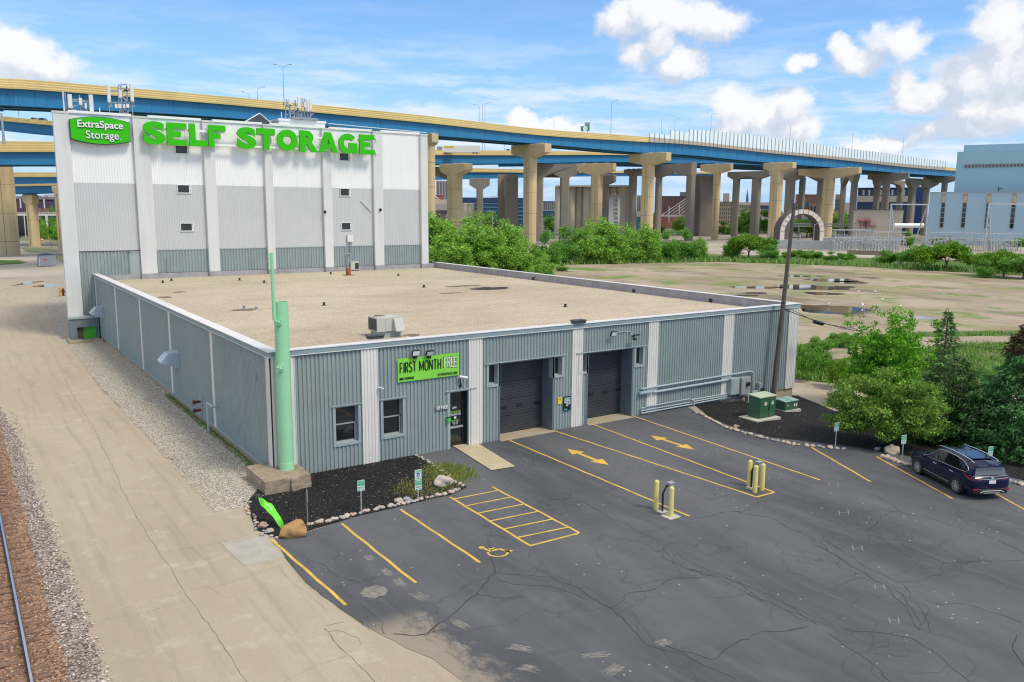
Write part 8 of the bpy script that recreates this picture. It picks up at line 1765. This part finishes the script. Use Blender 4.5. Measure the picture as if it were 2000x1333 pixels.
for i, (x0, x1) in enumerate(((1084,1098),(1098,1112),(1111,1124),(1123,1140),(1139,1156),(1155,1172),(1171,1190),(1189,1208),(1206,1223),(1222,1231))):
    silo(x0, x1, 364, 470+3*(i % 2), ['first', 'second', 'third', 'fourth', 'fifth', 'sixth', 'seventh', 'eighth', 'ninth', 'tenth'][i]+' tall tan silo counted from the left in the grain elevator row', M_SIL, 'tall grain elevator silos')
o, *_ = fbox(1086, 1230, 361.5, 364.5, 466, 12, WHB, None, 'silo_gallery'); tag(o, 'thin white gallery along the top of the tall silos', 'gallery')
t = thing('stair_tower', 'white steel stair tower with a peaked top before the silos', 'stair tower', tuple(DP(1200, 440, 440)))
for (x0, x1) in ((1189.5,1196),(1207,1211.5)): fbox(x0, x1, 388, 0, 440, .6, M_WPT, t, 'side_panel', -1)
s = MB(); 
for k in range(12): y = 389+k*4.2; s.bar(DP(1196, y, 440), DP(1207, y+(3.4 if k % 2 else -0), 440), .3); s.bar(DP(1196, y+2, 440), DP(1207, y+2, 440), .2)
for (p, q) in (((1190,386),(1200,378)),((1200,378),(1210,386)),((1190,386),(1210,386)),((1196,388),(1196,440)),((1207,388),(1207,440))): s.bar(DP(*p, 440), DP(*q, 440), .35)
s.build('stairs', M_WPT, t)
bg = bldg(899, 1060, 394, 640, 40, BG, 'long dark blue glass office building with horizontal bands', (), 0, roof=(8, BD))
for y in (397, 404, 412, 420, 427): fbox(900, 1059.5, y, y+1.6, 639.5, .4, mat('band_teal', (.12,.24,.32), .5), bg, 'floor_band')
bldg(1000, 1048, 387.5, 900, 20, WHB, 'white rooftops just above the blue glass building', (), 0); bldg(1053, 1086, 394.5, 690, 20, mat('town_mauve', (.42,.38,.38), .85), 'grey building with two rows of dark windows left of the silos', (400,406.5), 8, roof=(1.2, BD)); bldg(1052, 1086, 412, 560, 12, BG, 'low dark blue hall left of the silos', (), 0)
bldg(1244, 1256, 381.5, 600, 16, CR, 'cream apartment slice with dark windows between two piers', (386,392,398,404,409), 3)
bldg(1243, 1256, 424, 420, 8, mat('teal_wall', (.08,.26,.30), .6), 'low teal building under the cream apartment slice', (), 0)
bldg(1286, 1346, 384, 620, 30, BR, 'red brick loft building with many windows behind the cable bridge', (388,394,400.5,407,413.5), 8, roof=(.8, mat('dark_coping', (.10,.08,.09), .8))); bldg(1328, 1346, 375.5, 640, 10, mat('penthouse_slate', (.14,.19,.26), .7), 'slate penthouse on the red brick loft building', (), 0, zb=DP(1330, 384, 640).z)
cb = thing('cable_bridge', 'white cable stayed footbridge before the red brick building', 'footbridge', tuple(DP(1315, 421, 520)))
fbox(1290, 1344, 420.5, 423.5, 520, 5, M_WPT, cb, 'deck', None, radians(3))
for k in range(6): s = MB(); s.bar(DP(1293+k*9, 420, 519), DP(1349, 382+k*5.0, 519), .32); s.build('cable', M_WPT, cb)
for x in (1306.5, 1327): s = MB(); s.bar(DP(x, 403 if x < 1310 else 400, 518), DP(x, 436, 518), .3); s.build('mast', M_WPT, cb)
t = bldg(1404, 1432, 395, 640, 20, TN, 'tan warehouse with a square tower and tall dark windows', (401,409,417,425,433), 6, roof=(.8, mat('dark_coping', ()))); fbox(1412.5, 1425, 378, 440, 645, 10, TN, t, 'stair_tower', -1)
t = bldg(1424, 1442, 401, 650, 18, TN, 'lower tan wing right of the warehouse with the square tower', (405,411,418,425,431), 5, roof=(1, mat('roof_rust', (.3,.15,.12), .8)))
bldg(1438, 1502, 401, 700, 24, CR, 'long cream building with a pink roof below the church spire', (404.5,), 16, roof=(5.5, mat('roof_pink', (.62,.42,.36), .8))); bldg(1487, 1508, 402, 610, 10, BD, 'small dark building right of the cream one with the pink roof', (), 0); bldg(1488, 1506, 409.5, 600, 10, CR, 'tan low building behind the portal columns', (413,), 5)
ch = thing('church', 'distant church with a slender dark green spire', 'church', tuple(DP(1459.5, 400, 900))); fbox(1457, 1462, 390, 0, 900, 3, mat('church_stone', (.13,.15,.14), .8), ch, 'tower', -1)
s = MB(); a = DP(1459.5, 390, 901); b_ = DP(1459.5, 367.5, 901); s.tube(a, b_, 1.35, .03, 8); s.build('spire', mat('spire_green', (.06,.10,.09), .6), ch)
bldg(1554, 1604, 380.5, 700, 20, BR, 'red brick building with a flat roof seen above the arch', (386,393), 7, roof=(1, CR)); bldg(1549, 1604, 401, 560, 14, WHB, 'white building with dark windows just above the arch', (406,412), 8)
mr = thing('wall_mural', 'wall panel painted in blue and orange strips above the arch', 'mural', tuple(DP(1578, 405, 555)))
for k, (c1, c2) in enumerate((((.10,.45,.62),(.55,.22,.10)),((.02,.22,.40),(.75,.30,.10)),((.20,.55,.70),(.60,.20,.08)),((.75,.40,.30),(.80,.45,.20)))):
    x = 1572.5+k*2.9; fbox(x, x+2.8, 396.5, 404+k % 2*2, 555, .6, mat('mural_a%d' % k, c1, .7), mr, 'strip'); fbox(x, x+2.8, 404.2+k % 2*2, 412, 555, .6, mat('mural_b%d' % k, c2, .7), mr, 'strip')
bldg(1632, 1650, 380, 560, 20, TN, 'stepped tan building right of the buff pier with the long cap', (392,400,408), 4); bldg(1642, 1651, 369.5, 565, 12, TN, 'upper block of the stepped tan building', (), 0)
t = bldg(1676, 1790, 368, 560, 24, mat('town_blue', (.045,.075,.16), .6, var=.05), 'dark blue apartment block with a cream band and white windows', (374,379), 9, wm=CR, roof=(1, BD), wsz=.35); fbox(1675.5, 1790.5, 383, 395, 559.6, .3, CR, t, 'cream_band')
for k in range(12): fbox(1680+k*9.2, 1685.5+k*9.2, 386.5, 392.5, 559.2, .3, mat('window_blue', (.12,.16,.22), .3), t, 'window')
bldg(1790, 1813, 365, 520, 20, mat('navy_block', (.03,.07,.20), .6, var=.06), 'plain dark navy block left of the blue plant', (), 0)
for (x0, x1, y, d, m, lb) in ((1640,1662,396,800,TN,'tan block far behind the cluster of grey columns'),(880,905,391,1000,WHB,'pale far roofs right of the flared pier'),(960,975,384,1100,WHB,'pale far block behind the glass building')): bldg(x0, x1, y, d, 15, m, lb, (), 0)
# left background
pu = bldg(12, 106, 389, 420, 30, mat('purple_brown', (.075,.045,.085), .8, var=.08), 'long low purple brown arena building at the far left', (), 0, roof=(5.5, mat('mauve_roof', (.20,.16,.22), .8)), zb=-1)
for x in (38, 84.5): fbox(x, x+2.4, 389, 407, 419.6, .3, WHB, pu, 'pilaster')
fbox(14, 20, 392.5, 398, 419.6, .3, WHB, pu, 'sign_board'); fbox(68, 96, 407.5, 414, 419.5, .4, mat('rust_base', (.24,.13,.09), .8), pu, 'base')
bldg(70, 84, 383, 640, 12, CR, 'cream building with three windows above the arena roof', (385.5,), 4); bldg(94, 112, 383, 600, 14, WHB, 'white building with dark windows at the right end of the arena', (392,398.5,404), 4); bldg(86, 112, 380.5, 760, 12, GY, 'grey roofs behind the white building at the far left', (), 0)
ov = thing('road_overpass', 'low white road overpass with a balustrade at the far left', 'overpass', tuple(DP(60, 425, 330))); fbox(-60, 130, 418, 421.5, 330, 10, mat('overpass_white', (.62,.58,.52), .8), ov, 'deck'); fbox(-60, 130, 414.5, 415.3, 329.8, .3, mat('overpass_white', ()), ov, 'rail')
s = MB()
for k in range(40): q = DP(-20+k*3.6, 418, 329.9); s.bar(q, q+Vector((0,0,.75)), .12)
s.build('balusters', mat('overpass_white', ()), ov)
for x0, x1 in ((-20,-16),(22,24.5),(46,48),(72,76),(88,93)): fbox(x0, x1, 421.5, 0, 333, 3, mat('overpass_white', ()), ov, 'column', -.5)
o, *_ = fbox(-60, 130, 421.6, 0, 343, 1, mat('underpass_shade', (.035,.045,.06), .9, var=.3, vscale=.2), None, 'retaining_wall_and_shade', -.5); tag(o, 'dark blue grey sheet standing for the shade under the white overpass', 'wall')  # dark sheet added to stand for the shade below the deck
s = MB(); 
for off in (0, 1.5):
    P_ = [gl(*p) for p in ((-8,452),(14,454.5),(30,459),(40,463),(34,467.5),(14,471),(-10,473))]
    P3 = smoothline([Vector((p[0], p[1], .06)) for p in P_], 6); C_ = Vector((P3[0]+P3[-1])/2)
    for p, q in zip(P3, P3[1:]): s.bar(p+(C_-p).normalized()*off*1.2, q+(C_-q).normalized()*off*1.2, .45, .08)
tag(s.build('curved_track', M_BLK), 'black curved track loop on the pale yard at the left', 'railway track')
for (px, py, h, lb) in ((82,471,1.1,'orange traffic drum on the pale yard right of the short pier'),(38,446.5,1.0,'small orange traffic cone near the white overpass')):
    p = gl(px, py); t = thing('traffic_drum', lb, 'traffic cone', (p[0], p[1], 0)); s = MB(); s.lathe([(.38,0),(.36,h*.4)], (0,0,0), 14); s.lathe([(.34,h*.6),(.28,h),(.01,h+.05)], (0,0,0), 14); s.build('body', mat('cone_orange', (.75,.12,.03), .6), t, local=True); s = MB(); s.lathe([(.36,h*.4),(.34,h*.6)], (0,0,0), 14); s.build('band', M_WPT, t, local=True)
s = MB()
for x in (100, 114): p = gl(x, 484); s.bar((p[0], p[1], 0), (p[0], p[1], 2.1), .12)
a, b_ = gl(100, 484), gl(114, 484); s.bar((a[0], a[1], 2.05), (b_[0], b_[1], 2.05), .1); tag(s.build('pipe_gate', M_DARK), 'thin dark pipe frame on the yard left of the tower', 'gate')
# roll-off container
p = G(93.5, 521); t = thing('waste_container', 'grey waste container with a dark domed lid on the road left of the tower', 'dumpster', (p.x, p.y, 0), radians(3)); k = (p-CAM).dot(FW)/FOC; w_ = 29*k; h_ = 22*k
s = MB(); s.box(-w_/2, 0, .12, w_/2, w_*.7, h_); s.build('body', mat('container_grey', (.30,.31,.35), .6, var=.08, vscale=2), t, local=True, bevel=.03)
s = MB(); s.prism([(-w_/2-.04,h_),(w_/2+.04,h_),(w_*.3,h_+.24),(0,h_+.34),(-w_*.3,h_+.24)], (0,-.05,0), (1,0,0), (0,0,1), (0,w_*.7+.1,0)); s.build('lid', mat('container_lid', (.05,.07,.10), .6), t, local=True)
s = MB(); 
for q in range(4): s.box(-w_/2+.02, -.02, .25+q*.42, -w_/2+.16, -.002, .25+q*.42+.24)
s.build('reflector', M_WPT, t, local=True); s = MB(); s.box(-w_*.22, -.02, h_*.55, w_*.0, -.002, h_*.66); s.build('sticker', mat('sticker_red', (.5,.08,.06), .6), t, local=True)
s = MB()
for x in (.12, .30): s.box(w_*x, -.03, .15, w_*x+.05, -.001, h_-.05)
s.build('ribs', mat('container_grey', ()), t, local=True)
s = MB()
for x in (-.4, .4): s.tube((w_*x, .2, .12), (w_*x+.1, .2, .12), .12); s.tube((w_*x, w_*.6, .12), (w_*x+.1, w_*.6, .12), .12)
s.build('wheel', M_BLK, t, local=True)
p = G(118, 579.5); t = thing('marker_post', 'orange yellow marker post beside the hydrant at the tower corner', 'bollard', (p.x, p.y, 0)); s = MB(); s.lathe([(.13,0),(.13,1.25),(.01,1.3)], (0,0,0), 14); s.build('post', mat('post_orange', (.62,.30,.04), .6), t, 40, local=True)
p = G(124, 578.5); t = thing('fire_hydrant', 'dark red fire hydrant right of the orange post at the tower corner', 'fire hydrant', (p.x, p.y, 0)); s = MB(); s.lathe([(.22,0),(.22,.06),(.15,.08),(.15,.72),(.20,.74),(.20,.80),(.15,.95),(.05,1.08),(.05,1.15),(.01,1.16)], (0,0,0), 14); s.tube((-.3,0,.6), (.3,0,.6), .09); s.tube((0,-.28,.55), (0,0,.55), .11); s.build('body', mat('hydrant_red', (.09,.02,.02), .6, var=.2), t, 40, local=True)
# background trees
M2 = [(1,'dark'),(0,'green'),(2,'fresh green')]
for i, (px, yt, d, v, wk, lb) in enumerate(((918,416,520,4,1.2,'round green tree before the glass building, left'),(938,412,500,4,1.2,'round green tree before the glass building, beside the curved lamp'),(958,418,480,2,1.2,'fresh green tree right of the curved lamp'),(1000,425,430,1,1.2,'dark tree at the foot of the wide grey pier'),(1052,419,500,4,1.2,'dark green tree right of the big buff pier'),(1078,420,500,0,1.2,'green tree at the left foot of the silos'),
    (1330,421,470,0,1.3,'fresh green tree under the cable bridge'),(1412,433,480,1,1.3,'scrubby tree before the tan warehouse'),(1425,436,470,0,1.2,'low tree right of the scrubby one'),(1452,406,520,0,1.3,'tall green tree under the church spire, left'),(1468,408,510,2,1.2,'tall green tree under the church spire, right'),(1496,410,520,1,1.3,'green tree left of the pier by the wooden pole'),(1578,428,430,4,1.6,'green mass seen through the arch, left'),(1600,426,440,0,1.4,'green mass seen through the arch, right'),(1645,412,480,0,1.4,'green tree right of the buff pier with the long cap'),
    (1775,452,320,1,1.3,'dark green tree under the tall gantry'),(1840,462,310,4,1.3,'bush before the turbine hall, left'),(1990,466,300,4,1.3,'bush before the turbine hall, right'),(78,426,322,1,.8,'green tree beside the short hammerhead pier'),(83,430,316,2,.6,'small light tree under the overpass'),(103,424,326,1,.9,'dark tree right under the overpass'),(112,432,312,0,1.,'light green tree at the tower edge by the overpass'),(101,404,425,1,.7,'tree above the overpass at the end of the arena'),(1285,428,460,1,1.2,'low tree behind the dark portal column'))):
    a = DP(px, yt, d); ptree(px, 0, yt, v, wk, lb, 'trees in the valley beyond', loc=(a.x, a.y, -1), name='valley_tree')
# far belt of woodland and far roofs, a single mass
s = MB(); rb = random.Random(8); V = []; cols_ = []
Pn = []; Tn = []
for i in range(26000):
    px = rb.uniform(-100, 2100); d = rb.uniform(700, 1500); p = DP(px, 405, d); h = 6+7*noise.noise(Vector((px*.02, d*.004, 1)))+4*rb.random(); Pn.append((p.x, p.y, -1+h*rb.random())); c = rb.choice([(.06,.12,.03),(.09,.15,.04),(.05,.09,.03),(.12,.15,.07)]); Tn.append(c)
Pn = np.array(Pn); rg = np.random.default_rng(1); me = leafmesh('far_woodland', Pn, np.full(len(Pn), 5.5), np.full(len(Pn), 4.), np.array(Tn), rg); o = bpy.data.objects.new('far_woodland', me); S.collection.objects.link(o); struct(o, 'stuff'); o['label'] = 'far belt of green trees along the horizon beyond the town'
rb2 = random.Random(12); wallm = [WHB, GY, TN, BR, CR]
for i in range(34):
    px = rb2.uniform(830, 1880) if i > 6 else rb2.uniform(0, 110); d = rb2.uniform(620, 1000); w_ = rb2.uniform(8, 26); y = rb2.uniform(399, 409)
    bldg(px, px+w_, y, d, rb2.uniform(10, 22), rb2.choice(wallm), 'small low building among the far roofs of the town', (), 0, name='town_building')['group'] = 'far low buildings of the town'
